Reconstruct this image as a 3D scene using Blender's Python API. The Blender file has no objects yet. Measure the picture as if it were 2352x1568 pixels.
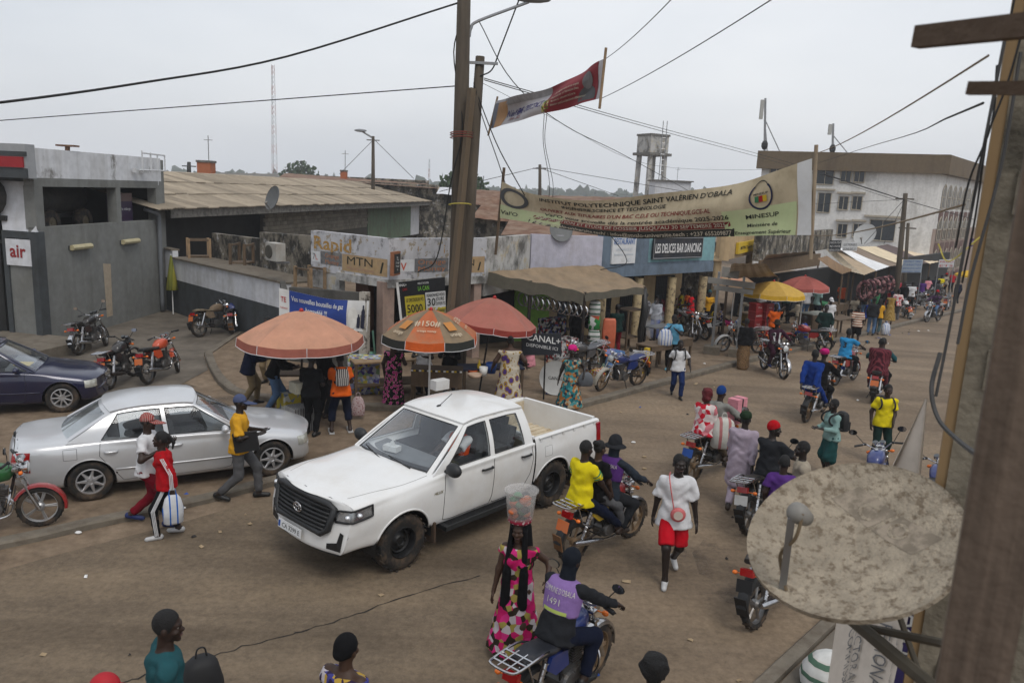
import bpy,bmesh,math,random
import numpy as np
from mathutils import Vector,Matrix,Euler
from mathutils.bvhtree import BVHTree
random.seed(7); np.random.seed(7)
SC = bpy.context.scene
COL = SC.collection
# camera
FP,PITCH,ROLL,EYE = 1758.58,0.19412636,0.04572071,4.984
cam_d = bpy.data.cameras.new('camera'); CAM = bpy.data.objects.new('camera',cam_d); COL.objects.link(CAM)
_f = Vector((0,math.cos(PITCH),-math.sin(PITCH))); _r = Vector((1,0,0)); _u = _r.cross(_f)
_R = _r*math.cos(ROLL)+_u*math.sin(ROLL); _U = -_r*math.sin(ROLL)+_u*math.cos(ROLL)
CAM.matrix_world = Matrix(((_R.x,_U.x,-_f.x,0),(_R.y,_U.y,-_f.y,0),(_R.z,_U.z,-_f.z,EYE),(0,0,0,1)))
cam_d.sensor_width = 36; cam_d.lens = 36*FP/2352; cam_d.clip_start = 0.05; cam_d.clip_end = 6000
cam_d.dof.use_dof = True; cam_d.dof.focus_distance = 12.5; cam_d.dof.aperture_fstop = 4.0
SC.camera = CAM
SC.view_settings.view_transform = 'Standard'; SC.view_settings.look = 'None'
SC.view_settings.exposure = 0.10; SC.view_settings.gamma = 1.0; SC.view_settings.use_curve_mapping = False
SC.render.engine = 'CYCLES'; SC.cycles.use_denoising = True
SC.cycles.max_bounces = 6; SC.cycles.transparent_max_bounces = 12; SC.cycles.volume_bounces = 1
# overcast sky
SUN_EL,SUN_AZ = math.radians(56),math.radians(152)
W = bpy.data.worlds.new('World'); SC.world = W; W.use_nodes = True
_n = W.node_tree.nodes; _l = W.node_tree.links; _n.clear()
_sky = _n.new('ShaderNodeTexSky'); _sky.sky_type = 'NISHITA'; _sky.sun_disc = False
_sky.sun_elevation = SUN_EL; _sky.sun_rotation = SUN_AZ; _sky.dust_density = 6.0; _sky.air_density = 1.6; _sky.altitude = 500
_tc = _n.new('ShaderNodeTexCoord'); _mp = _n.new('ShaderNodeMapping'); _mp.inputs['Scale'].default_value = (1.2,1.2,3.5)
_nz = _n.new('ShaderNodeTexNoise'); _nz.inputs['Scale'].default_value = 1.0; _nz.inputs['Detail'].default_value = 5; _nz.inputs['Roughness'].default_value = .5
_cr = _n.new('ShaderNodeValToRGB'); _cr.color_ramp.elements[0].position = .3; _cr.color_ramp.elements[1].position = .75
_cr.color_ramp.elements[0].color = (4.7,5.05,5.6,1); _cr.color_ramp.elements[1].color = (7.2,7.3,7.5,1)
_mx = _n.new('ShaderNodeMix'); _mx.data_type = 'RGBA'; _mx.inputs[0].default_value = .86
_bg = _n.new('ShaderNodeBackground'); _bg.inputs['Strength'].default_value = .135
_out = _n.new('ShaderNodeOutputWorld')
_l.new(_tc.outputs['Generated'],_mp.inputs['Vector']); _l.new(_mp.outputs['Vector'],_nz.inputs['Vector']); _l.new(_nz.outputs['Fac'],_cr.inputs['Fac'])
_l.new(_sky.outputs['Color'],_mx.inputs[6]); _l.new(_cr.outputs['Color'],_mx.inputs[7])
_l.new(_mx.outputs[2],_bg.inputs['Color']); _l.new(_bg.outputs['Background'],_out.inputs['Surface'])
_sd = bpy.data.lights.new('sun','SUN'); _sd.energy = 1.4; _sd.angle = math.radians(25); _sd.color = (1,.965,.91)
_so = bpy.data.objects.new('sun',_sd); COL.objects.link(_so)
_so.rotation_euler = Euler((math.pi/2-SUN_EL,0,-SUN_AZ+math.pi),'XYZ')
# ground height and pixel helpers (a reading of the photograph, 2352 px wide)
SD = Vector((.67,.742)); SN = Vector((.742,-.67))
def sn(x,y): return x*SD.x+y*SD.y,x*SN.x+y*SN.y
def xy(s,n): return Vector((s*SD.x+n*SN.x,s*SD.y+n*SN.y,0))
def gz(x,y):
 t = x*SD.x+y*SD.y-14
 return 0.0 if t <= 0 else -.03*t*t/(t+6)
def ray(px,py): return _f+_R*((px-1176)/FP)-_U*((py-784)/FP)
EYEV = Vector((0,0,EYE))
def G(px,py,z=0.0):
 'point of the photograph taken to lie z above the ground'
 d = ray(px,py); h = z
 p = None
 for _ in range(12):
  p = EYEV+d*((h-EYE)/d.z)
  h = z+gz(p.x,p.y)
 return p
def A(px,py,dist):
 'point of the photograph at a distance along the ground'
 d = ray(px,py); return EYEV+d*(dist/math.hypot(d.x,d.y))
def Z(px,py,p):
 'height above datum of a pixel that stands above p'
 d = ray(px,py); return EYE+d.z*math.hypot(p[0],p[1])/math.hypot(d.x,d.y)
def V(*a): return Vector(a)
# objects
def put(o,parent=None):
 COL.objects.link(o)
 if parent is not None: o.parent = parent
 return o
def tag(o,label=None,cat=None,group=None,kind=None):
 if label: o['label'] = label
 if cat: o['category'] = cat
 if group: o['group'] = group
 if kind: o['kind'] = kind
 return o
def empty(name,loc=(0,0,0),rz=0.0,label=None,cat=None,group=None,rot=None):
 o = bpy.data.objects.new(name,None); o.empty_display_size = .2
 o.location = loc; o.rotation_euler = rot or (0,0,rz); put(o); return tag(o,label,cat,group)
class MB:
 'collects faces with a material index each'
 def __init__(s): s.v = []; s.f = []; s.m = []; s.mi = 0
 def add(s,v,f,mi=None):
  b = len(s.v); s.v += [tuple(p) for p in v]; s.f += [tuple(i+b for i in q) for q in f]
  s.m += [s.mi if mi is None else mi]*len(f); return s
 def box(s,c,d,rot=None,mi=None,taper=1.0):
  hx,hy,hz = d[0]/2,d[1]/2,d[2]/2
  vs = [Vector((x*hx*(taper if z > 0 else 1),y*hy*(taper if z > 0 else 1),z*hz)) for z in (-1,1) for y in (-1,1) for x in (-1,1)]
  if rot is not None:
   M = rot if isinstance(rot,Matrix) else Euler(rot).to_matrix()
   vs = [M @ p for p in vs]
  c = Vector(c)
  return s.add([p+c for p in vs],[(0,2,3,1),(4,5,7,6),(0,1,5,4),(2,6,7,3),(0,4,6,2),(1,3,7,5)],mi)
 def tube(s,pts,r,n=8,cap=True,mi=None,flat=1.0,up=None):
  pts = [Vector(p) for p in pts]
  if not hasattr(r,'__len__'): r = [r]*len(pts)
  rings = []; prev = None
  for i,p in enumerate(pts):
   t = (pts[min(i+1,len(pts)-1)]-pts[max(i-1,0)])
   if t.length < 1e-9: t = Vector((0,0,1))
   t.normalize()
   if prev is None:
    a = Vector(up) if up else (Vector((0,0,1)) if abs(t.z) < .9 else Vector((1,0,0)))
    x = (a-t*a.dot(t)).normalized()
   else: x = (prev-t*prev.dot(t)); x = x.normalized() if x.length > 1e-6 else prev
   prev = x; y = t.cross(x)
   rings.append([p+x*(r[i]*flat*math.cos(k*math.tau/n))+y*(r[i]*math.sin(k*math.tau/n)) for k in range(n)])
  return s.rings(rings,True,cap,mi)
 def rings(s,rings,closed=True,cap=True,mi=None):
  n = len(rings[0]); v = [p for q in rings for p in q]; f = []
  for i in range(len(rings)-1):
   for k in range(n if closed else n-1):
    k2 = (k+1) % n; f.append((i*n+k,i*n+k2,(i+1)*n+k2,(i+1)*n+k))
  if cap and closed:
   f.append(tuple(range(n-1,-1,-1))); f.append(tuple(range((len(rings)-1)*n,len(rings)*n)))
  return s.add(v,f,mi)
 def lathe(s,prof,n=16,M=None,mi=None,cap=False,ang=math.tau):
  'profile of (radius, height) turned about z'
  full = abs(ang-math.tau) < 1e-6
  rings = []
  for r,z in prof:
   q = [Vector((r*math.cos(k*ang/(n if full else n-1)),r*math.sin(k*ang/(n if full else n-1)),z)) for k in range(n)]
   rings.append([M @ p for p in q] if M is not None else q)
  return s.rings(rings,full,cap,mi)
 def ball(s,c,r,n=10,m=6,mi=None,M=None):
  r = Vector(r) if hasattr(r,'__len__') else Vector((r,r,r)); c = Vector(c); R = []
  for i in range(m+1):
   a = math.pi*i/m-math.pi/2; ca = max(math.cos(a),.001)
   q = [Vector((r.x*ca*math.cos(k*math.tau/n),r.y*ca*math.sin(k*math.tau/n),r.z*math.sin(a))) for k in range(n)]
   R.append([c+(M @ p if M is not None else p) for p in q])
  return s.rings(R,True,False,mi)
 def quad(s,a,b,c,d,mi=None): return s.add([a,b,c,d],[(0,1,2,3)],mi)
 def grid(s,fn,nu,nv,mi=None):
  v = [fn(i/nu,j/nv) for j in range(nv+1) for i in range(nu+1)]
  f = [(j*(nu+1)+i,j*(nu+1)+i+1,(j+1)*(nu+1)+i+1,(j+1)*(nu+1)+i) for j in range(nv) for i in range(nu)]
  return s.add(v,f,mi)
 def sheet(s,fn,nu,nv,th,mi=None):
  'grid given a thickness'
  n0 = len(s.v); s.grid(fn,nu,nv,mi)
  me = bpy.data.meshes.new('t'); me.from_pydata(s.v[n0:],[],[tuple(i-n0 for i in q) for q in s.f if min(q) >= n0]); me.update()
  nr = [v.normal.copy() for v in me.vertices]; bpy.data.meshes.remove(me)
  w = nu+1; h = nv+1
  s.add([Vector(s.v[n0+i])-nr[i]*th for i in range(w*h)],[(j*w+i,(j+1)*w+i,(j+1)*w+i+1,j*w+i+1) for j in range(nv) for i in range(nu)],mi)
  e = [j*w for j in range(h)]+[(h-1)*w+i for i in range(1,w)]+[j*w+w-1 for j in range(h-2,-1,-1)]+[i for i in range(w-2,0,-1)]
  b = w*h
  for k in range(len(e)):
   a,c = e[k],e[(k+1) % len(e)]
   s.f.append((n0+a,n0+c,n0+b+c,n0+b+a)); s.m.append(s.mi if mi is None else mi)
  return s
 def prism(s,poly,fn0,fn1,mi=None):
  'polygon extruded between two mappings'
  n = len(poly); v = [fn0(*p) for p in poly]+[fn1(*p) for p in poly]
  return s.add(v,[tuple(range(n-1,-1,-1)),tuple(range(n,2*n))]+[(i,(i+1) % n,n+(i+1) % n,n+i) for i in range(n)],mi)
 def mesh(s,mats,smooth=False,name='mesh',sharp=None):
  me = bpy.data.meshes.new(name); me.from_pydata(s.v,[],s.f)
  for m in (mats if isinstance(mats,(list,tuple)) else [mats]): me.materials.append(m)
  if any(s.m): me.polygons.foreach_set('material_index',s.m)
  if smooth:
   me.polygons.foreach_set('use_smooth',[True]*len(s.f))
   if sharp:
    me.update(); me.set_sharp_from_angle(angle=math.radians(sharp))
  me.update(); return me
 def build(s,name,mats,parent=None,smooth=False,loc=None,rz=0,label=None,cat=None,group=None,kind=None,sharp=None):
  o = bpy.data.objects.new(name,s.mesh(mats,smooth,name,sharp))
  if loc is not None: o.location = loc; o.rotation_euler = (0,0,rz)
  put(o,parent); return tag(o,label,cat,group,kind)
def bvh(me,M=None):
 M = M or Matrix.Identity(4)
 return BVHTree.FromPolygons([M @ v.co for v in me.vertices],[tuple(p.vertices) for p in me.polygons])
def bez(p,n=12):
 'Catmull-Rom through points'
 p = [Vector(q) for q in p]; o = []
 for i in range(len(p)-1):
  a = p[i-1] if i else p[0]*2-p[1]; b = p[i]; c = p[i+1]; d = p[i+2] if i+2 < len(p) else p[-1]*2-p[-2]
  for k in range(n):
   t = k/n; o.append(.5*((2*b)+(c-a)*t+(2*a-5*b+4*c-d)*t*t+(3*b-a-3*c+d)*t*t*t))
 return o+[p[-1]]
def copy_tree(o,parent=None):
 c = o.copy(); COL.objects.link(c); c.parent = parent
 for ch in list(o.children): copy_tree(ch,c)
 return c
# materials
MATS = {}
def K(c): return tuple(.97*x**1.24 for x in c)      # eye-read colours to base colours
def _mat(name):
 m = bpy.data.materials.new(name); m.use_nodes = True
 return m,m.node_tree.nodes,m.node_tree.links,m.node_tree.nodes['Principled BSDF']
def _ramp(n,stops):
 r = n.new('ShaderNodeValToRGB'); e = r.color_ramp.elements
 while len(e) > 1: e.remove(e[0])
 e[0].position = stops[0][0]; e[0].color = (*stops[0][1],1)
 for p,c in stops[1:]:
  k = e.new(p); k.color = (*c,1)
 return r
def _tex(n,l,kind,scale,coord='Object',vec=(1,1,1),rot=(0,0,0),**kw):
 tc = n.new('ShaderNodeTexCoord'); mp = n.new('ShaderNodeMapping'); mp.inputs['Scale'].default_value = vec; mp.inputs['Rotation'].default_value = rot
 t = n.new('ShaderNodeTex'+kind); l.new(tc.outputs[coord],mp.inputs['Vector']); l.new(mp.outputs['Vector'],t.inputs['Vector'])
 t.inputs['Scale'].default_value = scale
 for k,v in kw.items():
  k2 = k.replace('_',' ').title()
  if k2 in t.inputs: t.inputs[k2].default_value = v
  else: setattr(t,k,v)
 return t
def _mix(n,l,fac,a,b,mode='MIX'):
 m = n.new('ShaderNodeMix'); m.data_type = 'RGBA'; m.blend_type = mode
 for s,x in ((0,fac),(6,a),(7,b)):
  if hasattr(x,'is_linked') or hasattr(x,'links'): l.new(x,m.inputs[s])
  elif isinstance(x,(int,float)): m.inputs[s].default_value = x
  else: m.inputs[s].default_value = (*x,1)
 return m.outputs[2]
def mat(name,c,rough=.7,metal=0.,var=.12,scale=6.,bump=.0,bscale=40.,spec=.5,dirt=None,dscale=3.,damt=.5,coat=0.,trans=0.,alpha=1.,sheen=0.,coord='Object',ior=1.45,dpos=(.45,.7),stretch=(1,1,1),each=0.):
 if name in MATS: return MATS[name]
 m,n,l,b = _mat(name); MATS[name] = m; c = K(c); dirt = K(dirt) if dirt else None
 col = None
 if var > 0:
  t = _tex(n,l,'Noise',scale,coord,stretch,detail=4,roughness=.6)
  r = _ramp(n,[(.25,tuple(max(0,x*(1-var)) for x in c)),(.75,tuple(min(1,x*(1+var)) for x in c))]); l.new(t.outputs['Fac'],r.inputs['Fac']); col = r.outputs['Color']
 if dirt is not None:
  t = _tex(n,l,'Noise',dscale,coord,stretch,detail=6,roughness=.68)
  r = _ramp(n,[(dpos[0],(0,0,0)),(dpos[1],(damt,)*3)]); l.new(t.outputs['Fac'],r.inputs['Fac'])
  col = _mix(n,l,r.outputs['Color'],col if col is not None else c,dirt)
 if each:
  oi = n.new('ShaderNodeObjectInfo'); r = _ramp(n,[(0,(1-each,)*3),(1,(1+each*.6,)*3)]); l.new(oi.outputs['Random'],r.inputs['Fac']); col = _mix(n,l,1.,col,r.outputs['Color'],'MULTIPLY')
 if col is not None: l.new(col,b.inputs['Base Color'])
 else: b.inputs['Base Color'].default_value = (*c,1)
 b.inputs['Roughness'].default_value = rough; b.inputs['Metallic'].default_value = metal; b.inputs['Specular IOR Level'].default_value = spec
 b.inputs['Coat Weight'].default_value = coat; b.inputs['Coat Roughness'].default_value = .08; b.inputs['Transmission Weight'].default_value = trans; b.inputs['Alpha'].default_value = alpha
 b.inputs['IOR'].default_value = ior; b.inputs['Sheen Weight'].default_value = sheen
 if bump:
  t = _tex(n,l,'Noise',bscale,coord,(1,1,1),detail=4)
  bm = n.new('ShaderNodeBump'); bm.inputs['Strength'].default_value = bump; bm.inputs['Distance'].default_value = .02
  l.new(t.outputs['Fac'],bm.inputs['Height']); l.new(bm.outputs['Normal'],b.inputs['Normal'])
 return m
def cloth(name,c,var=.14,rough=.9): return mat(name,c,rough,var=var,scale=7,bump=.75,bscale=11,spec=.15)
def pattern(name,kind,cols,scale=8.,rot=(0,0,0),rough=.85,vec=(1,1,1)):
 'printed cloth: floral, dots, stripes, plaid, tiles'
 if name in MATS: return MATS[name]
 m,n,l,b = _mat(name); MATS[name] = m; cols = [K(c) for c in cols]
 if kind == 'floral':
  v = _tex(n,l,'Voronoi',scale,'Object',vec,rot); r = _ramp(n,[(0,cols[1]),(.30,cols[1]),(.34,cols[2]),(.44,cols[2]),(.47,cols[0]),(1,cols[0])]); r.color_ramp.interpolation = 'CONSTANT'
  l.new(v.outputs['Distance'],r.inputs['Fac']); c = r.outputs['Color']
  if len(cols) > 3:
   v2 = _tex(n,l,'Voronoi',scale*1.9,'Object',vec,(.4,.7,.2)); r2 = _ramp(n,[(0,(1,1,1)),(.2,(1,1,1)),(.23,(0,0,0)),(1,(0,0,0))]); l.new(v2.outputs['Distance'],r2.inputs['Fac'])
   c = _mix(n,l,r2.outputs['Color'],c,cols[3])
 elif kind == 'patch':
  v = _tex(n,l,'Voronoi',scale,'Object',vec,rot); s = n.new('ShaderNodeSeparateColor'); l.new(v.outputs['Color'],s.inputs[0])
  k = len(cols); r = _ramp(n,[(i/k,cols[i]) for i in range(k)]); r.color_ramp.interpolation = 'CONSTANT'; l.new(s.outputs[0],r.inputs['Fac']); c = r.outputs['Color']
 elif kind == 'stripes':
  t = _tex(n,l,'Wave',scale,'Object',vec,rot,distortion=.3); k = len(cols); r = _ramp(n,[(i/k,cols[i]) for i in range(k)]); r.color_ramp.interpolation = 'CONSTANT'; l.new(t.outputs['Fac'],r.inputs['Fac']); c = r.outputs['Color']
 elif kind == 'plaid':
  c = None
  for i,a in enumerate(((0,0,0),(0,math.pi/2,0),(0,0,math.pi/2))):
   t = _tex(n,l,'Wave',scale,'Object',(1,1,1),a,distortion=0.); r = _ramp(n,[(0,(0,0,0)),(.55,(0,0,0)),(.6,(.5,.5,.5)),(1,(.5,.5,.5))]); l.new(t.outputs['Fac'],r.inputs['Fac'])
   c = _mix(n,l,r.outputs['Color'],c if c is not None else cols[0],cols[1] if i < 2 else cols[-1])
 elif kind == 'spots':
  v = _tex(n,l,'Voronoi',scale,'Object',vec,rot); r = _ramp(n,[(0,cols[1]),(.28,cols[1]),(.36,cols[0]),(1,cols[0])]); l.new(v.outputs['Distance'],r.inputs['Fac']); c = r.outputs['Color']
 nz = _tex(n,l,'Noise',7,detail=4); r = _ramp(n,[(.3,(.72,.72,.72)),(.7,(1,1,1))]); l.new(nz.outputs['Fac'],r.inputs['Fac'])
 c = _mix(n,l,.6,c,r.outputs['Color'],'MULTIPLY'); l.new(c,b.inputs['Base Color'])
 b.inputs['Roughness'].default_value = rough; b.inputs['Specular IOR Level'].default_value = .2
 bm = n.new('ShaderNodeBump'); bm.inputs['Strength'].default_value = .7; bm.inputs['Distance'].default_value = .02; t = _tex(n,l,'Noise',11,detail=3); l.new(t.outputs['Fac'],bm.inputs['Height']); l.new(bm.outputs['Normal'],b.inputs['Normal'])
 return m
def paint(name,c,dust=(.30,.22,.15),damt=.25,metal=0.,rough=.35): return mat(name,c,rough,metal,var=.03,scale=3,spec=.5,coat=.6,dirt=dust,dscale=2.2,damt=damt)
# everyday materials
BLACK = mat('black_plastic',(.02,.02,.021),.5,var=.2); RUBBER = mat('rubber',(.028,.026,.024),.85,var=.25,scale=12,dirt=(.20,.14,.09),dscale=6,damt=.6)
CHROME = mat('chrome',(.62,.62,.63),.22,1.,var=.1,dirt=(.22,.16,.11),dscale=9,damt=.4); STEEL = mat('galvanised_steel',(.36,.37,.38),.45,.8,var=.15,dirt=(.2,.13,.08),damt=.4)
DARKMETAL = mat('dark_metal',(.05,.05,.052),.5,.6,var=.3,dirt=(.18,.12,.08),damt=.5); ALLOY = mat('cast_alloy',(.33,.33,.33),.4,.8,var=.15,dirt=(.2,.14,.09),damt=.45)
WOOD = mat('weathered_wood',(.16,.115,.075),.85,var=.35,scale=5,bump=.5,bscale=30,dirt=(.07,.05,.035),dscale=4,damt=.6,stretch=(1,1,.25)); WOODL = mat('pale_wood',(.33,.24,.15),.8,var=.25,scale=6,bump=.3,dirt=(.12,.08,.05),dscale=5,damt=.5)
WHITE = mat('white_paint',(.72,.72,.71),.6,var=.06,dirt=(.34,.29,.23),dscale=3,damt=.35); GLASSD = mat('dark_glass',(.03,.036,.04),.06,var=0,spec=.8)
REDP = mat('red_plastic',(.42,.02,.02),.35,var=.1); YELP = mat('yellow_plastic',(.62,.45,.03),.5,var=.1); BLUEP = mat('blue_plastic',(.03,.11,.36),.45,var=.15); GREENP = mat('green_plastic',(.04,.22,.10),.5,var=.15)
AMBER = mat('amber_lens',(.75,.22,.03),.25,var=0); TAIL = mat('tail_lens',(.35,.01,.012),.15,var=0,coat=.5); ROPE = mat('cable_black',(.02,.02,.02),.7,var=.1); TWINE = mat('yellow_twine',(.55,.48,.12),.8,var=.2)
# lettering
_glyph = {}
def text_polys(s,size=1.,bold=0.,sx=1.,align='C',shear=0.,spacing=1.):
 'verts2d, faces of a line of text, baseline-centred'
 k = (s,round(bold,4),align,shear,spacing)
 if k not in _glyph:
  cu = bpy.data.curves.new('t','FONT'); cu.body = s; cu.size = 1; cu.offset = bold; cu.resolution_u = 2; cu.shear = shear; cu.space_character = spacing
  cu.align_x = {'C': 'CENTER','L': 'LEFT','R': 'RIGHT'}[align]; cu.fill_mode = 'FRONT'
  o = bpy.data.objects.new('t',cu); COL.objects.link(o)
  me = bpy.data.meshes.new_from_object(o.evaluated_get(bpy.context.evaluated_depsgraph_get()))
  _glyph[k] = ([(v.co.x,v.co.y) for v in me.vertices],[tuple(p.vertices) for p in me.polygons])
  bpy.data.objects.remove(o); bpy.data.curves.remove(cu); bpy.data.meshes.remove(me)
 v,f = _glyph[k]
 return [(x*size*sx,y*size) for x,y in v],f
def text_width(s,size,**kw):
 v,f = text_polys(s,size,**kw); xs = [p[0] for p in v]; return max(xs)-min(xs) if xs else 0
def letter(mb,s,fn,u,v,size,width=None,mi=0,**kw):
 'lettering laid on a surface: fn(u, v) in metres gives a point'
 if width:
  w = text_width(s,size,**kw); kw['sx'] = width/max(w,1e-6)
 vs,f = text_polys(s,size,**kw)
 mb.add([fn(u+a,v+b) for a,b in vs],[q[::-1] if len(q) == 3 and False else q for q in f],mi)
def plane_fn(o,ux,uy,off=.004):
 o,ux,uy = Vector(o),Vector(ux).normalized(),Vector(uy).normalized(); n = ux.cross(uy)
 return lambda a,b: o+ux*a+uy*b+n*off
# setting
def dirt_mat():
 m,n,l,b = _mat('laterite_dust')
 t = _tex(n,l,'Noise',.35,detail=8,roughness=.62); r = _ramp(n,[(.3,(.155,.116,.080)),(.5,(.195,.146,.102)),(.68,(.235,.182,.130))]); l.new(t.outputs['Fac'],r.inputs['Fac'])
 t2 = _tex(n,l,'Noise',3.2,detail=8,roughness=.7); r2 = _ramp(n,[(.35,(.62,.60,.58)),(.65,(1.12,1.1,1.08))]); l.new(t2.outputs['Fac'],r2.inputs['Fac'])
 c = _mix(n,l,1.,r.outputs['Color'],r2.outputs['Color'],'MULTIPLY')
 t3 = _tex(n,l,'Voronoi',26.); r3 = _ramp(n,[(0,(1,1,1)),(.10,(1,1,1)),(.16,(0,0,0)),(1,(0,0,0))]); l.new(t3.outputs['Distance'],r3.inputs['Fac'])
 t4 = _tex(n,l,'Noise',1.2,detail=3); r4 = _ramp(n,[(.5,(0,0,0)),(.6,(.5,.5,.5))]); l.new(t4.outputs['Fac'],r4.inputs['Fac'])
 k = _mix(n,l,1.,r3.outputs['Color'],r4.outputs['Color'],'MULTIPLY'); c = _mix(n,l,k,c,(.36,.31,.26)); l.new(c,b.inputs['Base Color'])
 b.inputs['Roughness'].default_value = .92; b.inputs['Specular IOR Level'].default_value = .2
 bm = n.new('ShaderNodeBump'); bm.inputs['Strength'].default_value = .6; bm.inputs['Distance'].default_value = .03; t5 = _tex(n,l,'Noise',9,detail=9,roughness=.75); l.new(t5.outputs['Fac'],bm.inputs['Height']); l.new(bm.outputs['Normal'],b.inputs['Normal'])
 return m
def asphalt_mat():
 'worn asphalt under a film of laterite dust, barer and greyer to the south west, damp in places'
 m,n,l,b = _mat('dusty_asphalt')
 t = _tex(n,l,'Noise',.3,detail=9,roughness=.64); r = _ramp(n,[(.33,(.150,.112,.076)),(.5,(.188,.141,.097)),(.66,(.225,.173,.120))]); l.new(t.outputs['Fac'],r.inputs['Fac'])
 g = _tex(n,l,'Noise',.9,detail=7,roughness=.6); rg = _ramp(n,[(.36,(.132,.101,.070)),(.64,(.178,.136,.093))]); l.new(g.outputs['Fac'],rg.inputs['Fac'])
 tc = n.new('ShaderNodeTexCoord'); sx = n.new('ShaderNodeSeparateXYZ'); l.new(tc.outputs['Object'],sx.inputs[0])
 ad = n.new('ShaderNodeMath'); ad.operation = 'MULTIPLY_ADD'; ad.inputs[1].default_value = .09; l.new(sx.outputs['X'],ad.inputs[0]); l.new(t.outputs['Fac'],ad.inputs[2])
 rr = _ramp(n,[(.35,(0,0,0)),(.75,(1,1,1))]); l.new(ad.outputs[0],rr.inputs['Fac'])
 c = _mix(n,l,rr.outputs['Color'],rg.outputs['Color'],r.outputs['Color'])
 st = _tex(n,l,'Voronoi',55.); s2 = _ramp(n,[(0,(1,1,1)),(.12,(1,1,1)),(.2,(0,0,0))]); l.new(st.outputs['Distance'],s2.inputs['Fac'])
 sm = _tex(n,l,'Noise',1.6,detail=4); s3 = _ramp(n,[(.48,(0,0,0)),(.62,(.55,.55,.55))]); l.new(sm.outputs['Fac'],s3.inputs['Fac'])
 k = _mix(n,l,1.,s2.outputs['Color'],s3.outputs['Color'],'MULTIPLY'); c = _mix(n,l,k,c,(.32,.28,.235))
 mo = _tex(n,l,'Noise',11,detail=10,roughness=.78); m2 = _ramp(n,[(.32,(.62,.61,.60)),(.66,(1.14,1.13,1.12))]); l.new(mo.outputs['Fac'],m2.inputs['Fac']); c = _mix(n,l,1.,c,m2.outputs['Color'],'MULTIPLY')
 # tyre-worn bands along the street and old cracks
 cv = _tex(n,l,'Noise',.55,rot=(0,0,-.84),vec=(.12,1.6,1),detail=5,roughness=.6); c2 = _ramp(n,[(.34,(.70,.69,.68)),(.50,(1.0,1.0,1.0)),(.66,(1.20,1.19,1.16))]); l.new(cv.outputs['Fac'],c2.inputs['Fac']); c = _mix(n,l,1.,c,c2.outputs['Color'],'MULTIPLY')
 l.new(c,b.inputs['Base Color'])
 b.inputs['Roughness'].default_value = .88; b.inputs['Specular IOR Level'].default_value = .25
 bm = n.new('ShaderNodeBump'); bm.inputs['Strength'].default_value = .5; bm.inputs['Distance'].default_value = .025; t5 = _tex(n,l,'Noise',14,detail=9,roughness=.75); l.new(t5.outputs['Fac'],bm.inputs['Height']); l.new(bm.outputs['Normal'],b.inputs['Normal'])
 return m
DIRT = dirt_mat(); ASPH = asphalt_mat()
CONC = mat('forecourt_concrete',(.20,.175,.145),.9,var=.22,scale=1.4,bump=.3,bscale=20,dirt=(.10,.085,.068),dscale=1.1,damt=.75,dpos=(.42,.66))
KERB = mat('kerb_concrete',(.21,.185,.15),.9,var=.25,scale=3,bump=.6,bscale=14,dirt=(.12,.09,.065),dscale=4,damt=.7)
WETM = mat('damp_asphalt',(.085,.070,.055),.55,var=.3,scale=5,bump=.4,bscale=30,dirt=(.16,.122,.09),dscale=2.2,damt=.9,dpos=(.38,.6))
_wn,_wl = WETM.node_tree.nodes,WETM.node_tree.links; _t = _tex(_wn,_wl,'Noise',.8,detail=7,roughness=.65); _r = _ramp(_wn,[(.50,(0,0,0)),(.70,(.7,.7,.7))]); _wl.new(_t.outputs['Fac'],_r.inputs['Fac']); _wl.new(_r.outputs['Color'],_wn['Principled BSDF'].inputs['Alpha'])
def gpt(x,y,dz=0): return Vector((x,y,gz(x,y)+dz))
# the ground: one sheet out to the horizon
ss = [-900,-300,-100,-40,-20]+[i*3. for i in range(-4,5)]+[14+i*2. for i in range(1,14)]+[46,54,64,78,95,120,160,240,400,800,1600,3000]
nn = [-2500,-900,-400,-150,-60,-30,-18,-10.5,-3,4,15,60,200,800,2500]
def gz2(s):
 t = min(s,110)-14
 return 0 if t <= 0 else -.03*t*t/(t+6)
mb = MB(); _p = []
for s in ss:
 for q in nn:
  p = xy(s,q); p.z = gz2(s); _p.append(p)
w = len(nn); mb.add(_p,[(i*w+j,(i+1)*w+j,(i+1)*w+j+1,i*w+j+1)[::-1] for i in range(len(ss)-1) for j in range(w-1)])
mb.build('ground',DIRT,kind='structure')
def strip(name,n0,n1,ss,m,dz=.004,wob=.0):
 mb = MB(); v = []; k = 6
 for s in ss:
  for j in range(k+1):
   n = n0+(n1-n0)*j/k+(random.uniform(-wob,wob) if j in (0,k) else 0); p = xy(s,n); p.z = gz2(s)+dz; v.append(p)
 mb.add(v,[(i*(k+1)+j,i*(k+1)+j+1,(i+1)*(k+1)+j+1,(i+1)*(k+1)+j) for i in range(len(ss)-1) for j in range(k)])
 return mb.build(name,m,kind='structure')
strip('road',-10.55,-1.0,[-90,-40,-20]+[i*1.5 for i in range(-9,40)]+[64,75,90,120,200],ASPH,.004,.12)
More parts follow.
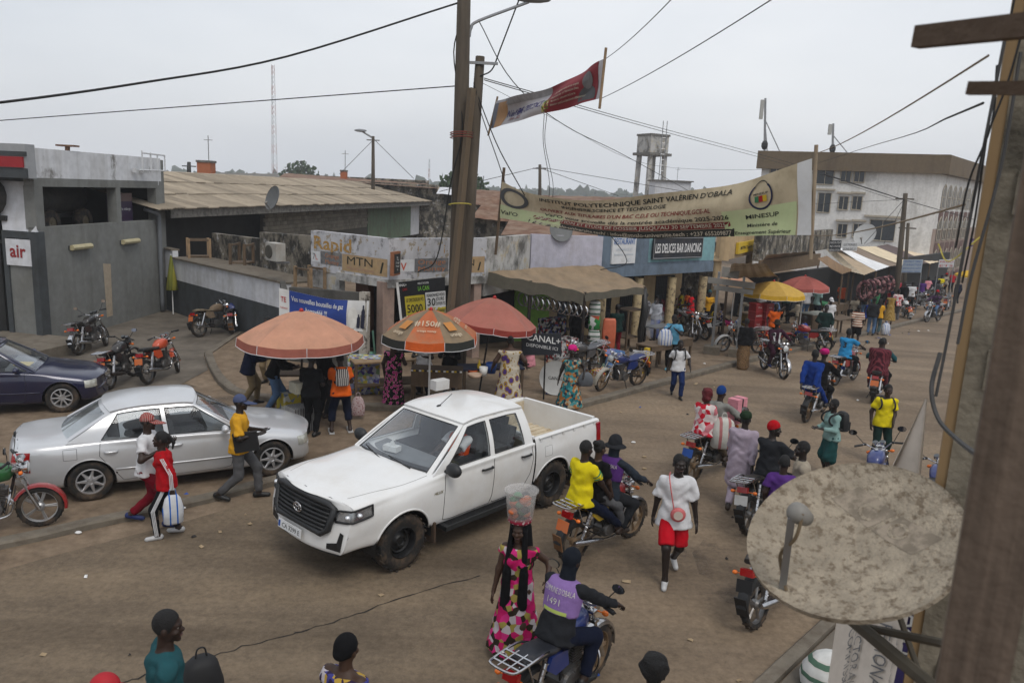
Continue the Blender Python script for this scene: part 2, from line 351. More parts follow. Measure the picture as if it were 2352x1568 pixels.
def kerb(pts,w=.2,h=.13,name='kerb',m=None,n=3,side=1):
 pts = [Vector((p[0],p[1],0)) for p in pts]; pl = bez(pts,n) if n else pts
 mb = MB(); R = []
 for i,p in enumerate(pl):
  t = (pl[min(i+1,len(pl)-1)]-pl[max(i-1,0)]).normalized(); q = Vector((-t.y,t.x,0))*side
  j = random.uniform(-.012,.012); z = gz(p.x,p.y); e = .025
  R.append([Vector((p.x,p.y,z-.05))+q*j,Vector((p.x,p.y,z+h-e+j))+q*j,Vector((p.x,p.y,z+h+j))+q*(e+j),Vector((p.x,p.y,z+h+j))+q*w,Vector((p.x,p.y,z-.05))+q*w])
 if side > 0: R = [r[::-1] for r in R]
 mb.rings(R,True,True); return mb.build(name,m or KERB,kind='structure')
def area(poly,z,name,m,dz=0,base=-.05):
 'raised flat of ground with its own edge, following the slope'
 bm = bmesh.new(); vs = [bm.verts.new((x,y,0)) for x,y in poly]; f = bm.faces.new(vs)
 bmesh.ops.triangulate(bm,faces=[f])
 for _ in range(3):
  es = [e for e in bm.edges if e.calc_length() > 3.0]
  if es: bmesh.ops.subdivide_edges(bm,edges=es,cuts=1); bmesh.ops.triangulate(bm,faces=bm.faces[:])
 for v in bm.verts: v.co.z = gz(v.co.x,v.co.y)+z
 bmesh.ops.recalc_face_normals(bm,faces=bm.faces[:])
 if sum(f.normal.z for f in bm.faces) < 0: bmesh.ops.reverse_faces(bm,faces=bm.faces[:])
 me = bpy.data.meshes.new(name); bm.to_mesh(me); bm.free(); me.materials.append(m)
 o = bpy.data.objects.new(name,me); put(o); o['kind'] = 'structure'; return o
g2 = lambda x,y,z=0: (lambda p: (p.x,p.y))(G(x,y,z))
# island pavement in front of the shops and along the street
KW = [xy(14.2,-10.5),xy(20,-10.55),xy(26,-10.6),xy(34,-10.6),xy(44,-10.7),xy(56,-10.8),xy(72,-11)]
isl = [g2(470,818),g2(480,850),g2(502,884),g2(545,912),(-5.6,16.9),(-4.4,16.5),(-2.6,16.6),(-.4,16.75),(1.2,17.0)]+[(p.x,p.y) for p in KW[1:]]
kerb([(p[0],p[1]) for p in isl],.2,.14,side=1)
_kc = g2(545,770); kerb([g2(470,818),_kc,(-7.0,23.6)],.22,.14,side=-1,n=0)
def inset(poly,d):
 o = []
 for i,p in enumerate(poly):
  a = Vector(poly[max(i-1,0)]); b = Vector(poly[min(i+1,len(poly)-1)]); t = (b-a).normalized(); o.append((p[0]-t.y*d,p[1]+t.x*d))
 return o
_is = inset(isl,.12)
area(_is+[(xy(72,-24).x,xy(72,-24).y),(xy(30,-26).x,xy(30,-26).y),(-6.9,23.7),(_kc[0]+.12,_kc[1]-.05)],.10,'pavement',DIRT)
# forecourt of the fuel station
area([(-12.6,15.5),(-9.4,15.9),(-8.0,18.0),g2(478,850),g2(468,818),g2(545,770),(-7.4,24.1),(-13.2,28.6),(-13.4,21.4)],.012,'forecourt',CONC)
# near kerbs
kerb([g2(-140,1292),g2(0,1262),g2(300,1196),g2(500,1150),g2(672,1105),g2(760,1078)],.2,.10,side=1)
kerb([g2(1600,1700),g2(1740,1568),g2(1905,1415),g2(2080,1262),g2(2180,1120)],.16,.09,side=-1)
area([g2(1690,1700),g2(1800,1568),g2(1960,1410),g2(2130,1250),g2(2230,1120),(14,16),(9,3)],.05,'pavement',CONC)
def puddle(pts,m,name):
 mb = MB(); c = sum((Vector(p) for p in pts),Vector((0,0)))/len(pts); o = bez([Vector((p[0],p[1],0)) for p in pts+[pts[0]]],5)[:-1]
 mb.add([Vector((c.x,c.y,gz(c.x,c.y)+.009))]+[Vector((p.x,p.y,gz(p.x,p.y)+.009)) for p in o],[(0,i+1,(i+1) % len(o)+1) for i in range(len(o))]); mb.build(name,m,kind='structure')
puddle([g2(*p) for p in ((1590,1270),(1640,1218),(1700,1200),(1770,1180),(1820,1210),(1790,1290),(1750,1350),(1690,1390),(1620,1345))],WETM,'damp_patch')
puddle([g2(*p) for p in ((1455,1290),(1520,1255),(1575,1262),(1560,1300),(1490,1318))],WETM,'damp_patch')
puddle([g2(*p) for p in ((1380,1085),(1430,1070),(1470,1095),(1440,1125),(1395,1120))],WETM,'damp_patch')
puddle([g2(*p) for p in ((420,880),(520,905),(600,940),(560,955),(430,915))],WETM,'damp_patch')
# a long crack in the asphalt
CR = mat('crack',(.03,.026,.022),.9,var=.2)
_c = [G(x,y,.008) for x,y in ((250,1580),(330,1550),(420,1524),(540,1490),(640,1462),(700,1446),(800,1415),(905,1378),(1010,1345),(1100,1322))]
mb = MB(); _c = bez(_c,6); _c = [p+Vector((random.uniform(-.025,.025),random.uniform(-.025,.025),0)) for p in _c]
R = []
for i,p in enumerate(_c):
 t = (_c[min(i+1,len(_c)-1)]-_c[max(i-1,0)]).normalized(); q = Vector((-t.y,t.x,0)); w_ = random.uniform(.004,.013); R.append([p+q*w_,p-q*w_])
mb.rings(R,False,False); mb.build('road_crack',CR,kind='structure')
# buildings
def wallmat(name,c,stain=(.05,.047,.042),amt=.8,sc=2.2,dpos=(.48,.64),peel=None,rough=.9):
 if name in MATS: return MATS[name]
 m,n,l,b = _mat(name); MATS[name] = m; c,stain = K(c),K(stain)
 t = _tex(n,l,'Noise',5,detail=5); r = _ramp(n,[(.3,tuple(x*.82 for x in c)),(.7,c)]); l.new(t.outputs['Fac'],r.inputs['Fac']); col = r.outputs['Color']
 if peel:
  t = _tex(n,l,'Noise',sc*1.7,detail=9,roughness=.7); r = _ramp(n,[(.56,(0,0,0)),(.60,(1,1,1))]); l.new(t.outputs['Fac'],r.inputs['Fac']); col = _mix(n,l,r.outputs['Color'],col,peel)
 t = _tex(n,l,'Noise',sc,vec=(1,1,.7),detail=10,roughness=.72); r = _ramp(n,[(dpos[0],(0,0,0)),(dpos[1],(amt,)*3)]); l.new(t.outputs['Fac'],r.inputs['Fac']); col = _mix(n,l,r.outputs['Color'],col,stain)
 t = _tex(n,l,'Noise',3.2,vec=(1,1,.10),detail=5); r = _ramp(n,[(.5,(1,1,1)),(.72,(.84,.83,.81))]); l.new(t.outputs['Fac'],r.inputs['Fac']); col = _mix(n,l,1.,col,r.outputs['Color'],'MULTIPLY')
 l.new(col,b.inputs['Base Color']); b.inputs['Roughness'].default_value = rough; b.inputs['Specular IOR Level'].default_value = .25
 bm = n.new('ShaderNodeBump'); bm.inputs['Strength'].default_value = .35; bm.inputs['Distance'].default_value = .02; t = _tex(n,l,'Noise',22,detail=6); l.new(t.outputs['Fac'],bm.inputs['Height']); l.new(bm.outputs['Normal'],b.inputs['Normal'])
 return m
GREYW = wallmat('grey_render',(.27,.275,.265),(.19,.19,.175),.6,.9); GREYD = wallmat('dark_grey_render',(.105,.115,.122),(.07,.072,.07),.7,1.5); WHITEW = wallmat('white_render',(.70,.71,.73),(.17,.155,.13),.85,.8,(.57,.66)); WHITEC = wallmat('white_render_clean',(.70,.71,.74),(.45,.44,.42),.4,1.2)
MOULD = wallmat('mouldy_render',(.33,.30,.25),(.032,.032,.032),.9,2.0,(.42,.56),peel=(.46,.45,.44)); MOULDW = wallmat('flaking_white_render',(.58,.58,.60),(.07,.066,.06),.85,2.6,(.53,.66),peel=(.30,.26,.20)); MOULD2 = wallmat('stained_white_render',(.55,.54,.52),(.09,.085,.075),.85,1.1,(.47,.62),peel=(.42,.37,.28))
LILAC = wallmat('pale_lilac_render',(.56,.55,.62),(.36,.33,.30),.5,1.5,(.5,.7)); BLUEW = wallmat('faded_blue_render',(.20,.25,.31),(.12,.14,.16),.6,1.8); BLUET = wallmat('turquoise_render',(.26,.43,.46),(.17,.24,.28),.6,2.); CREAM = wallmat('cream_render',(.50,.40,.26),(.2,.16,.1),.5,2.,(.55,.75)); TANW = wallmat('tan_panel',(.55,.43,.28),(.38,.3,.2),.4,1.)
BLOCK = mat('concrete_block',(.245,.225,.185),.95,var=.3,scale=7,bump=.7,bscale=25,dirt=(.12,.11,.09),dscale=4,damt=.5,each=.3); MORTAR = mat('mortar',(.10,.092,.078),.95,var=.2); INK = mat('interior_shade',(.035,.036,.036),.95,var=.3,scale=2)  # INK: near-black, the shade of unlit interiors put into the colour
ROOFS = mat('dusty_corrugated_iron',(.44,.38,.30),.75,.0,var=.13,scale=1.2,dirt=(.20,.17,.135),dscale=1.6,damt=.6,each=.3); RUST = mat('rusty_iron',(.20,.105,.062),.9,var=.4,scale=2.2,dirt=(.29,.22,.165),dscale=1.1,damt=.9,dpos=(.4,.65)); FASC = mat('weathered_fascia',(.23,.22,.20),.95,var=.3,scale=6,dirt=(.075,.07,.065),dscale=5,damt=.85)
PINKC = wallmat('pink_column',(.42,.32,.27),(.2,.17,.15),.6,2.5)
def slab(mb,a,b,z0,z1,th=.2,mi=None,back=1):
 'upright slab along a-b, its face on that line, thickness to the left (back=1)'
 a = Vector((a[0],a[1],0)); b = Vector((b[0],b[1],0)); t = (b-a).normalized(); q = Vector((-t.y,t.x,0))*th*back
 p = [a,b,b+q,a+q]
 if back < 0: p = [b,a,a+q,b+q]
 return mb.add([Vector((v.x,v.y,z0)) for v in p]+[Vector((v.x,v.y,z1)) for v in p],[(3,2,1,0),(4,5,6,7),(0,1,5,4),(1,2,6,5),(2,3,7,6),(3,0,4,7)],mi)
def lerp(a,b,t): return (a[0]+(b[0]-a[0])*t,a[1]+(b[1]-a[1])*t)
def off(a,b,p,d):
 t = (Vector(b[:2])-Vector(a[:2])).normalized(); return (p[0]-t.y*d,p[1]+t.x*d)
def along(a,b,u,d=0.):
 'point u metres from a towards b, d metres behind the line'
 t = (Vector(b[:2])-Vector(a[:2])).normalized(); return (a[0]+t.x*u-t.y*d,a[1]+t.y*u+t.x*d)
def dist(a,b): return math.hypot(a[0]-b[0],a[1]-b[1])
def face_fn(a,b,off=.006):
 'lettering plane on the face a-b: u metres from a, v height'
 t = (Vector(b[:2])-Vector(a[:2])).normalized(); q = Vector((t.y,-t.x,0))*off
 return lambda u,v: Vector((a[0]+t.x*u,a[1]+t.y*u,v))+q
def wall_obj(name,a,b,z0,z1,th,m,parent=None,**kw):
 mb = MB(); slab(mb,a,b,z0,z1,th); return mb.build(name,m,parent,**kw)
# fuel station building
ga = (-13.42,21.5); gb = (-13.02,28.35); gl = dist(ga,gb)
GS = empty('fuel_station_building',(0,0,0),0,'white and grey fuel station building with air sign at the left edge','building')
mb = MB(); slab(mb,ga,gb,-.05,3.37,.25); mb.build('wall',GREYW,GS)
mb = MB(); slab(mb,ga,gb,4.60,5.55,.25); slab(mb,(-20,28.35),gb,4.6,5.5,.25,back=-1) ; mb.build('parapet',WHITEW,GS)
mb = MB(); slab(mb,off(ga,gb,ga,-.012),off(ga,gb,gb,-.012),4.50,4.74,.3); mb.build('beam',GREYW,GS)
for u0,u1 in ((0,.35),(3.95,4.2),(gl-.42,gl)):
 mb = MB(); slab(mb,along(ga,gb,u0,-.008),along(ga,gb,u1,-.008),3.32 if u0 < 5 else -.05,4.52,.32); mb.build('pillar',GREYW,GS)
mb = MB(); mb.box((-17,25,4.68),(7,6.6,.12)); mb.build('roof',GREYD,GS)
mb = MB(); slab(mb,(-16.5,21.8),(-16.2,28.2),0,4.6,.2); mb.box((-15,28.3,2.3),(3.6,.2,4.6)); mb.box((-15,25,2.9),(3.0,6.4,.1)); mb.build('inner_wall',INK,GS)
# far end return wall
mb = MB(); slab(mb,gb,(-20,28.6),-.05,5.5,.2,back=-1); mb.build('wall',GREYW,GS)
# entrance bay with the air sign: pale slanting pylon above, grey frame below
fa = (-14.55,21.75); fb = (-13.40,21.46); fl = dist(fa,fb)
mb = MB(); t = [Vector((fa[0],fa[1],3.25)),Vector((fb[0],fb[1],3.25)),Vector((fb[0]-.30,fb[1]+.35,4.75)),Vector((fa[0]-.35,fa[1]+.4,4.75))]
mb.add(t+[p+Vector((-.05,.35,0)) for p in t],[(0,1,2,3),(7,6,5,4),(1,5,6,2),(0,3,7,4),(0,4,5,1),(3,2,6,7)]); mb.build('pylon',WHITEC,GS)
for u0,u1,z0,z1 in ((0,.16,0.25,3.25),(fl-.22,fl,.25,3.25),(.16,fl-.22,3.05,3.25)):
 mb = MB(); slab(mb,along(fa,fb,u0,-.05),along(fa,fb,u1,-.05),z0,z1,.3); mb.build('frame',GREYD,GS)
mb = MB(); slab(mb,along(fa,fb,.16),along(fa,fb,fl-.22),.25,2.3,.15); mb.build('panel',GREYW,GS)
mb = MB(); slab(mb,along(fa,fb,.13,-.07),along(fa,fb,fl-.2,-.07),2.28,3.02,.1); sgn = mb.build('sign_board',WHITEC,GS)
mb = MB(); letter(mb,'air',face_fn(along(fa,fb,0,-.07),along(fa,fb,fl,-.07),.012),fl*.46,2.52,.52,bold=.02); mb.build('sign_letters',mat('red_letters',(.32,.03,.035),.5,var=.1),sgn)
mb = MB(); mb.box((-13.6,20.55,.14),(2.9,2.1,.36),(0,0,-.2)); mb.build('plinth',KERB,GS)
mb = MB(); slab(mb,(-16.4,21.5),(-13.25,20.95),4.72,5.62,.35); mb.build('canopy_fascia',mat('canopy_grey',(.36,.37,.38),.6,var=.1),GS)
mb = MB(); slab(mb,(-16.4,21.44),(-13.3,20.89),5.0,5.28,.06); mb.build('canopy_stripe',mat('stripe_red',(.35,.02,.03),.5,var=.1),GS)
mb = MB(); slab(mb,(-16.4,21.46),(-13.22,20.91),4.72,4.98,.06); slab(mb,(-16.4,21.46),(-13.22,20.91),5.3,5.42,.06); mb.build('canopy_band',GREYD,GS)
mb = MB(); mb.box((-16.2,21.9,2.3),(3.0,.2,4.6)); mb.build('workshop_interior',INK,GS)
# small fittings on the long wall
for u in (1.35,4.05):
 o = empty('tube_light'); tag(o,'cream tube light fitting on the grey wall, '+('left one' if u < 2 else 'right one beside the drainpipe'),'light fitting','tube lights on the fuel station wall')
 mb = MB(); p = along(ga,gb,u,-.09); q = along(ga,gb,u+.95,-.09); mb.tube([(*p,2.72),(*q,2.72)],.085,8); mb.build('cover',mat('yellowed_plastic',(.5,.45,.30),.5,var=.15),o)
 mb = MB(); p = along(ga,gb,u-.03,-.03); q = along(ga,gb,u+.98,-.03); slab(mb,p,q,2.66,2.78,.06); mb.build('base',GREYD,o)
mb = MB(); p = along(ga,gb,3.05,-.008); q = along(ga,gb,3.42,-.008)
mb.add([(*p,.35),(*along(ga,gb,3.38,-.008),.35),(*along(ga,gb,3.42,-.008),2.05),(*along(ga,gb,3.0,-.008),2.1)],[(0,1,2,3)]); mb.build('bare_plaster_strip',mat('bare_plaster',(.42,.36,.28),.9,var=.15,scale=8),GS)
mb = MB(); P = lambda u,z,d=-.12: (*along(ga,gb,u,d),z)
mb.tube(bez([P(gl-.75,3.75,.25),P(gl-.8,3.68,-.02),P(gl-.55,3.58),P(gl-.5,3.3),P(gl-.5,1.8),P(gl-.5,.05)],5),.075,10); mb.build('drain_pipe',mat('grey_pvc',(.20,.21,.225),.5,var=.1),None,True,label='grey plastic drainpipe running down the fuel station corner',cat='pipe')
mb = MB()
for a,b in (((5.2,5.75),(5.2,5.05)),((5.75,5.72),(5.75,5.05)),((5.2,5.68),(6.7,5.66)),((6.7,5.66),(6.7,5.1)),((5.0,5.1),(6.7,5.12)),((6.2,5.65),(6.2,5.12))): mb.tube([P(a[0],a[1],-.25),P(b[0],b[1],-.25)],.028,6)
for u in (5.0,5.5): mb.box(P(u,5.08,-.13),(.12,.26,.14))
mb.build('sign_bracket',mat('bracket_white',(.6,.61,.62),.5,var=.1),None,label='white pipe frame fixed to the parapet of the fuel station',cat='bracket')
mb = MB(); p = A(155,335,27); q = A(155,372,27); mb.tube([q,p],.07,8); mb.box(p,(.55,.3,.05)); mb.build('vent_pipe',RUST,None,label='rusty vent pipe with flat cap above the fuel station parapet',cat='pipe')
# poster and parked lorry seen through the wall opening
mb = MB(); slab(mb,along(ga,gb,4.3,.5),along(ga,gb,5.75,.5),3.0,4.3,.05); po = mb.build('poster_panel',mat('purple_poster',(.075,.045,.10),.5,var=.2),None,label='purple poster panel standing inside the wall opening',cat='poster')
mb = MB(); fn = face_fn(along(ga,gb,4.3,.5),along(ga,gb,6,.5),.01); letter(mb,'Service de la vidange',fn,.72,3.72,.13,width=1.2); letter(mb,'Accueil',fn,.35,3.55,.10); letter(mb,'Confiance',fn,.4,3.38,.10); mb.build('lettering',WHITE,po)
mb = MB(); fn = face_fn(along(ga,gb,4.3,.5),along(ga,gb,6,.5),.008); mb.quad(fn(0,4.02),fn(1.45,4.02),fn(1.45,4.3),fn(0,4.3)); mb.build('band',mat('poster_band',(.2,.14,.13),.5),po)
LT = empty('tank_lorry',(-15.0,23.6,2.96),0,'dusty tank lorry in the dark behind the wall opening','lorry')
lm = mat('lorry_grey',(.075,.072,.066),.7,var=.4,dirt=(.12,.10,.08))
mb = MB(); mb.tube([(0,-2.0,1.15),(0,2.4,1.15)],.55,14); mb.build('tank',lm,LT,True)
mb = MB(); mb.box((.2,.2,.62),(.8,4.2,.14)); mb.build('chassis',BLACK,LT)
for y in (-.3,1.5):
 wh = bpy.data.objects.new('wheel',None); put(wh,LT); wh.location = (.85,y,.42)
 mb = MB(); mb.lathe([(.2,-.12),(.4,-.12),(.42,0),(.4,.12),(.2,.12)],18,Matrix.Rotation(math.pi/2,4,'Y')); mb.build('tyre',RUBBER,wh,True)
 mb = MB(); mb.lathe([(.02,.06),(.12,.08),(.2,.1),(.2,-.1)],14,Matrix.Rotation(math.pi/2,4,'Y')); mb.build('rim',mat('rim_tan',(.18,.15,.10),.6),wh,True)
# boundary wall of the forecourt
w1a = g2(372,708); w1b = g2(655,651,2.02); w1l = dist(w1a,w1b)
BW = empty('boundary_wall',(0,0,0),0,'forecourt boundary wall, white above a dark grey base','wall')
mb = MB(); slab(mb,w1a,w1b,-.1,1.25,.2); mb.build('base',GREYD,BW)
mb = MB(); slab(mb,w1a,w1b,1.25,2.0,.2); slab(mb,w1a,along(w1a,w1b,1.2),2.0,2.28,.2); mb.build('upper_band',WHITEC,BW)
mb = MB(); slab(mb,along(w1a,w1b,1.15,-.06),along(w1a,w1b,w1l+.02,-.06),2.0,2.06,1.3); slab(mb,along(w1a,w1b,-.1,-.04),along(w1a,w1b,1.2,-.04),2.28,2.34,.3); mb.build('coping',KERB,BW)
# mouldy parapets behind it
m1a = along(w1a,w1b,1.6,1.3); m1b = along(w1a,w1b,w1l*.58,1.3); m2b = along(w1a,w1b,w1l+.35,1.15)
MW = empty('mouldy_parapet',(0,0,0),0,'black moulded parapet wall behind the forecourt wall','wall')
za = Z(428,534,m1a); zb = Z(563,548,m1b); zc = Z(563,532,m1b); zd = Z(711,543,m2b)
def slope_slab(mb,a,b,z0,za,zb,th=.2):
 slab(mb,a,b,z0,za,th); n = len(mb.v); v = mb.v
 for i in (n-3,n-2): v[i] = (v[i][0],v[i][1],zb)
mb = MB(); slope_slab(mb,m1a,m1b,1.9,za,zb); mb.build('low_parapet',MOULD,MW)
mb = MB(); slope_slab(mb,along(m1a,m1b,dist(m1a,m1b)+.01,-.06),m2b,1.9,zc,zd); mb.build('high_parapet',MOULD,MW)
# corner shop (faded lettering)
c0 = (-3.35,20.25); c1 = (-.86,22.3); c2 = g2(714,529,3.6); TOP = 3.6; BOT = 2.46
r1 = g2(1276,543,3.6); r2 = (2.88,25.7); r3 = (7.72,30.05)
SHOP = empty('corner_shop',(0,0,0),0,'corner shop with flaking white fascia and faded hand painted lettering','building')
mb = MB(); slab(mb,c2,c0,BOT,TOP,.25); fl_ = mb.build('left_fascia',MOULDW,SHOP)
mb = MB(); slab(mb,c0,c1,BOT,TOP,.25); fr_ = mb.build('right_fascia',MOULDW,SHOP)
mb = MB(); slab(mb,along(c0,c1,0,-.05),along(c0,c1,dist(c0,c1),-.05),BOT-.16,BOT+.06,.4); slab(mb,along(c2,c0,1.2,-.05),along(c2,c0,dist(c2,c0)+.03,-.05),BOT-.16,BOT+.06,.4); mb.build('beam',MOULD2,SHOP)
for p,w_ in ((along(c0,c1,.0,.15),.34),(along(c0,c1,dist(c0,c1)-.25,.15),.26)):
 mb = MB(); mb.box((p[0],p[1],1.2),(w_,w_,2.5),(0,0,.7)); mb.build('column',PINKC,SHOP)
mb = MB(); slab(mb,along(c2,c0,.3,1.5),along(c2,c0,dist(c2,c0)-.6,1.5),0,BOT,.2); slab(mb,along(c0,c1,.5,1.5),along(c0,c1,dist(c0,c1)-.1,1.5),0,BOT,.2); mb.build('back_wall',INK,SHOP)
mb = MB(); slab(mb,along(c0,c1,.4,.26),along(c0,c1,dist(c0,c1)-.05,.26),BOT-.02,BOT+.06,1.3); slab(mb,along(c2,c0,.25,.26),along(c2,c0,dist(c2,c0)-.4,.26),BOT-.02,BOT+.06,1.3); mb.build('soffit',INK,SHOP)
mb = MB(); slab(mb,along(c2,c0,0,.02),along(c2,c0,1.25,.02),0,BOT,.2); mb.build('side_wall',MOULD2,SHOP)
_L = dist(c2,c0)
mb = MB(); mb.box((*along(c2,c0,1.5,1.2),1.5),(.5,1.2,1.4),(0,0,-.6)); mb.build('inner_partition',mat('clay_partition',(.22,.12,.085),.9,var=.2),SHOP)
fnL = face_fn(c2,c0); fnR = face_fn(c0,c1)
OCH = mat('ochre_lettering',(.44,.28,.09),.9,var=.3,scale=12,dirt=(.5,.48,.45),dscale=9,damt=.8,dpos=(.55,.62)); TAN2 = mat('tan_sign_paint',(.46,.34,.20),.9,var=.15,scale=8,dirt=(.3,.25,.2),dscale=6,damt=.5); SIGNK = mat('sign_black',(.045,.045,.03),.8,var=.3,scale=12); FADEG = mat('faded_slate',(.18,.185,.195),.9,var=.25,scale=8,dirt=(.4,.36,.3),dscale=9,damt=.6); FADER = mat('faded_rust_letters',(.46,.22,.11),.9,var=.25,scale=15); SIGNW = mat('sign_white',(.66,.67,.68),.6,var=.06,dirt=(.4,.38,.34),dscale=5,damt=.3)
def panel(fn,u0,u1,v0,v1,m,parent,name='painted_panel'):
 mb = MB(); mb.quad(fn(u0,v0),fn(u1,v0),fn(u1,v1),fn(u0,v1)); return mb.build(name,m,parent)
def words(parent,m,items,fn,name='lettering'):
 mb = MB()
 for it in items:
  s,u,v,size = it[:4]; kw = it[4] if len(it) > 4 else {}
  letter(mb,s,fn,u,v,size,**kw)
 return mb.build(name,m,parent)
f1 = face_fn(c2,c0,.004); f2 = face_fn(c2,c0,.009); h1 = face_fn(c0,c1,.004); h2 = face_fn(c0,c1,.009)
words(SHOP,OCH,[('Rapid',_L*.29,3.10,.52,dict(width=_L*.5,bold=.02))],f1)
panel(f1,.02,.42,2.72,3.02,SIGNW,SHOP); words(SHOP,FADEG,[('7',.14,2.78,.26)],f2); words(SHOP,mat('orange_red',(.55,.12,.06),.7),[('L',.28,2.78,.22,dict(shear=-.3))],f2)
panel(f1,.45,_L*.42,2.68,3.05,FADEG,SHOP); words(SHOP,FADER,[('Orange',_L*.29,2.88,.18,dict(width=.62)),('Money',_L*.29,2.71,.17,dict(width=.6))],f2)
panel(f1,_L*.425,_L*.985,2.58,3.05,TAN2,SHOP); words(SHOP,SIGNK,[('MTN',_L*.65,2.78,.32,dict(width=1.05)),('/',_L*.92,2.68,.36,dict(bold=.06))],f2); words(SHOP,mat('faded_pink',(.44,.28,.22),.9),[('Mobile Money',_L*.66,2.64,.12,dict(width=1.1))],f2)
_R2 = dist(c0,c1)
panel(h1,.16,.78,2.72,3.04,SIGNW,SHOP); words(SHOP,mat('orange_red',(.55,.12,.06),.7),[('V',.45,2.76,.28,dict(bold=.02))],h2)
panel(h1,.8,1.9,2.68,3.06,FADEG,SHOP); words(SHOP,FADER,[('Orange',1.35,2.9,.19,dict(width=.9)),('Money',1.35,2.72,.18,dict(width=.9))],h2)
panel(h1,1.93,_R2-.06,2.62,3.08,TAN2,SHOP); words(SHOP,SIGNK,[('MTN',2.42,2.82,.27,dict(width=.75)),('/',2.98,2.7,.3,dict(bold=.06))],h2); words(SHOP,mat('faded_pink',(.44,.28,.22),.9),[('Mobile',2.4,2.66,.12,dict(width=.7))],h2)
words(SHOP,OCH,[('i',1.75,3.2,.35),('l',.9,3.25,.2)],h2)
LB = empty('light_box_sign',(0,0,0),0,'small black and orange light box sign at the shop corner','sign'); p = along(c0,c1,.02,-.3)
mb = MB(); mb.box((p[0],p[1],2.98),(.09,.46,.62),(0,0,-.25)); mb.build('case',mat('box_orange',(.32,.15,.08),.7,var=.2),LB)
mb = MB(); mb.box((p[0]+.05,p[1]-.0,2.98),(.02,.36,.5),(0,0,-.25)); mb.box((p[0]-.05,p[1],2.98),(.02,.36,.5),(0,0,-.25)); mb.build('face',mat('box_black',(.03,.03,.03),.6),LB)
mb = MB(); _q = Matrix.Rotation(-.25,3,'Z'); fn = lambda a,b: Vector((p[0],p[1],2.98))+_q @ Vector((.064,a,b))
for s,v,sz in (('7L',.08,.14),('Orange',.0,.08),('Money',-.09,.08),('ICI',-.18,.07)): letter(mb,s,fn,0,v,sz)
mb.build('lettering',WHITE,LB)
# right wing of the shop: mouldy then lilac fascia
WING = empty('shop_wing',(0,0,0),0,'low shop wing with stained fascia behind the brown awning','building')
mb = MB(); slab(mb,along(c1,r1,.02,.06),along(c1,r1,dist(c1,r1)*.62,.06),1.9,TOP,.25); mb.build('mouldy_fascia',MOULD2,WING)
mb = MB(); slab(mb,along(c1,r1,dist(c1,r1)*.62,.02),r2,1.9,TOP+.02,.25); mb.build('pale_fascia',LILAC,WING)
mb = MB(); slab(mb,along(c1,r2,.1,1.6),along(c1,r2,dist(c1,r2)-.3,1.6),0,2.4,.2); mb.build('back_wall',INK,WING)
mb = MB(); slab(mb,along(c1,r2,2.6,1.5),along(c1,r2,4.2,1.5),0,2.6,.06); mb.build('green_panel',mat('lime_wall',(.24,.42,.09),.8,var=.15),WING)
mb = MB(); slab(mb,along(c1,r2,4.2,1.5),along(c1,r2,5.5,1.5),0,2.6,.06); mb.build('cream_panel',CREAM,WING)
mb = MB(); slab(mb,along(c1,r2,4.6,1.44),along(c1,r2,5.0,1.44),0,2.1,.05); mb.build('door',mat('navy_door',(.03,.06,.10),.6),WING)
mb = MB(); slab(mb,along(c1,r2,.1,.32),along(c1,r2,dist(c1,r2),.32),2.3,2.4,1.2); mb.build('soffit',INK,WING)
# restaurant and bar
RB = empty('bar_restaurant',(0,0,0),0,'blue grey fronted bar restaurant with cream columns','building'); rl = dist(r2,r3); rz0 = 2.58; rz1 = 3.75
mb = MB(); slab(mb,r2,r3,rz0,rz1,.25); mb.build('fascia',BLUEW,RB)
mb = MB(); slab(mb,along(r2,r3,0,-.03),along(r2,r3,rl,-.03),rz0-.34,rz0+.02,.2); mb.build('beam',BLUEW,RB)
panel(face_fn(r2,r3,.004),rl*.375,rl*.86,rz0+.12,rz1,BLUET,RB); panel(face_fn(r2,r3,.005),rl*.86,rl,rz0+.1,rz1,BLUET,RB)
for u in (.06,.36,.66,.97):
 p = along(r2,r3,rl*u,.25); mb = MB(); mb.lathe([(.17,-.5),(.17,2.3)],12,Matrix.Translation((p[0],p[1],gz(*p)))); mb.build('column',mat('marbled_column',(.50,.41,.26),.7,var=.2,dirt=(.12,.09,.06),dscale=7,damt=.8,dpos=(.52,.6)),RB,True)
bk = along(r2,r3,0,1.4),along(r2,r3,rl,1.4)
mb = MB(); slab(mb,bk[0],bk[1],-1,2.6,.2); mb.build('back_wall',CREAM,RB)
mb = MB(); slab(mb,along(r2,r3,0,.2),along(r2,r3,rl,.2),2.5,2.58,1.3); mb.build('soffit',mat('soffit_tan',(.3,.24,.15),.9),RB)
GRL = mat('iron_grille',(.045,.055,.06),.6,.4)
for i,(u0,u1,v0,v1) in enumerate(((.02,.12,0,2.2),(.42,.62,.0,2.2),(.74,.92,.7,2.2),(.18,.34,.6,2.1))):
 a = along(bk[0],bk[1],rl*u0,-.03); b = along(bk[0],bk[1],rl*u1,-.03); zb_ = gz(*a)
 mb = MB(); slab(mb,a,b,zb_+v0,zb_+v1,.05); wn = mb.build('grille_opening',mat('opening_dark',(.02,.025,.03),.6),RB)
 mb = MB(); L_ = dist(a,b); fn = face_fn(a,b,.03)
 for k in range(int(L_/.11)+1): mb.tube([fn(k*.11,zb_+v0),fn(k*.11,zb_+v1)],.012,4)
 for k in range(5): mb.tube([fn(0,zb_+v0+(v1-v0)*k/4),fn(L_,zb_+v0+(v1-v0)*k/4)],.012,4)
 mb.build('bars',GRL,wn)
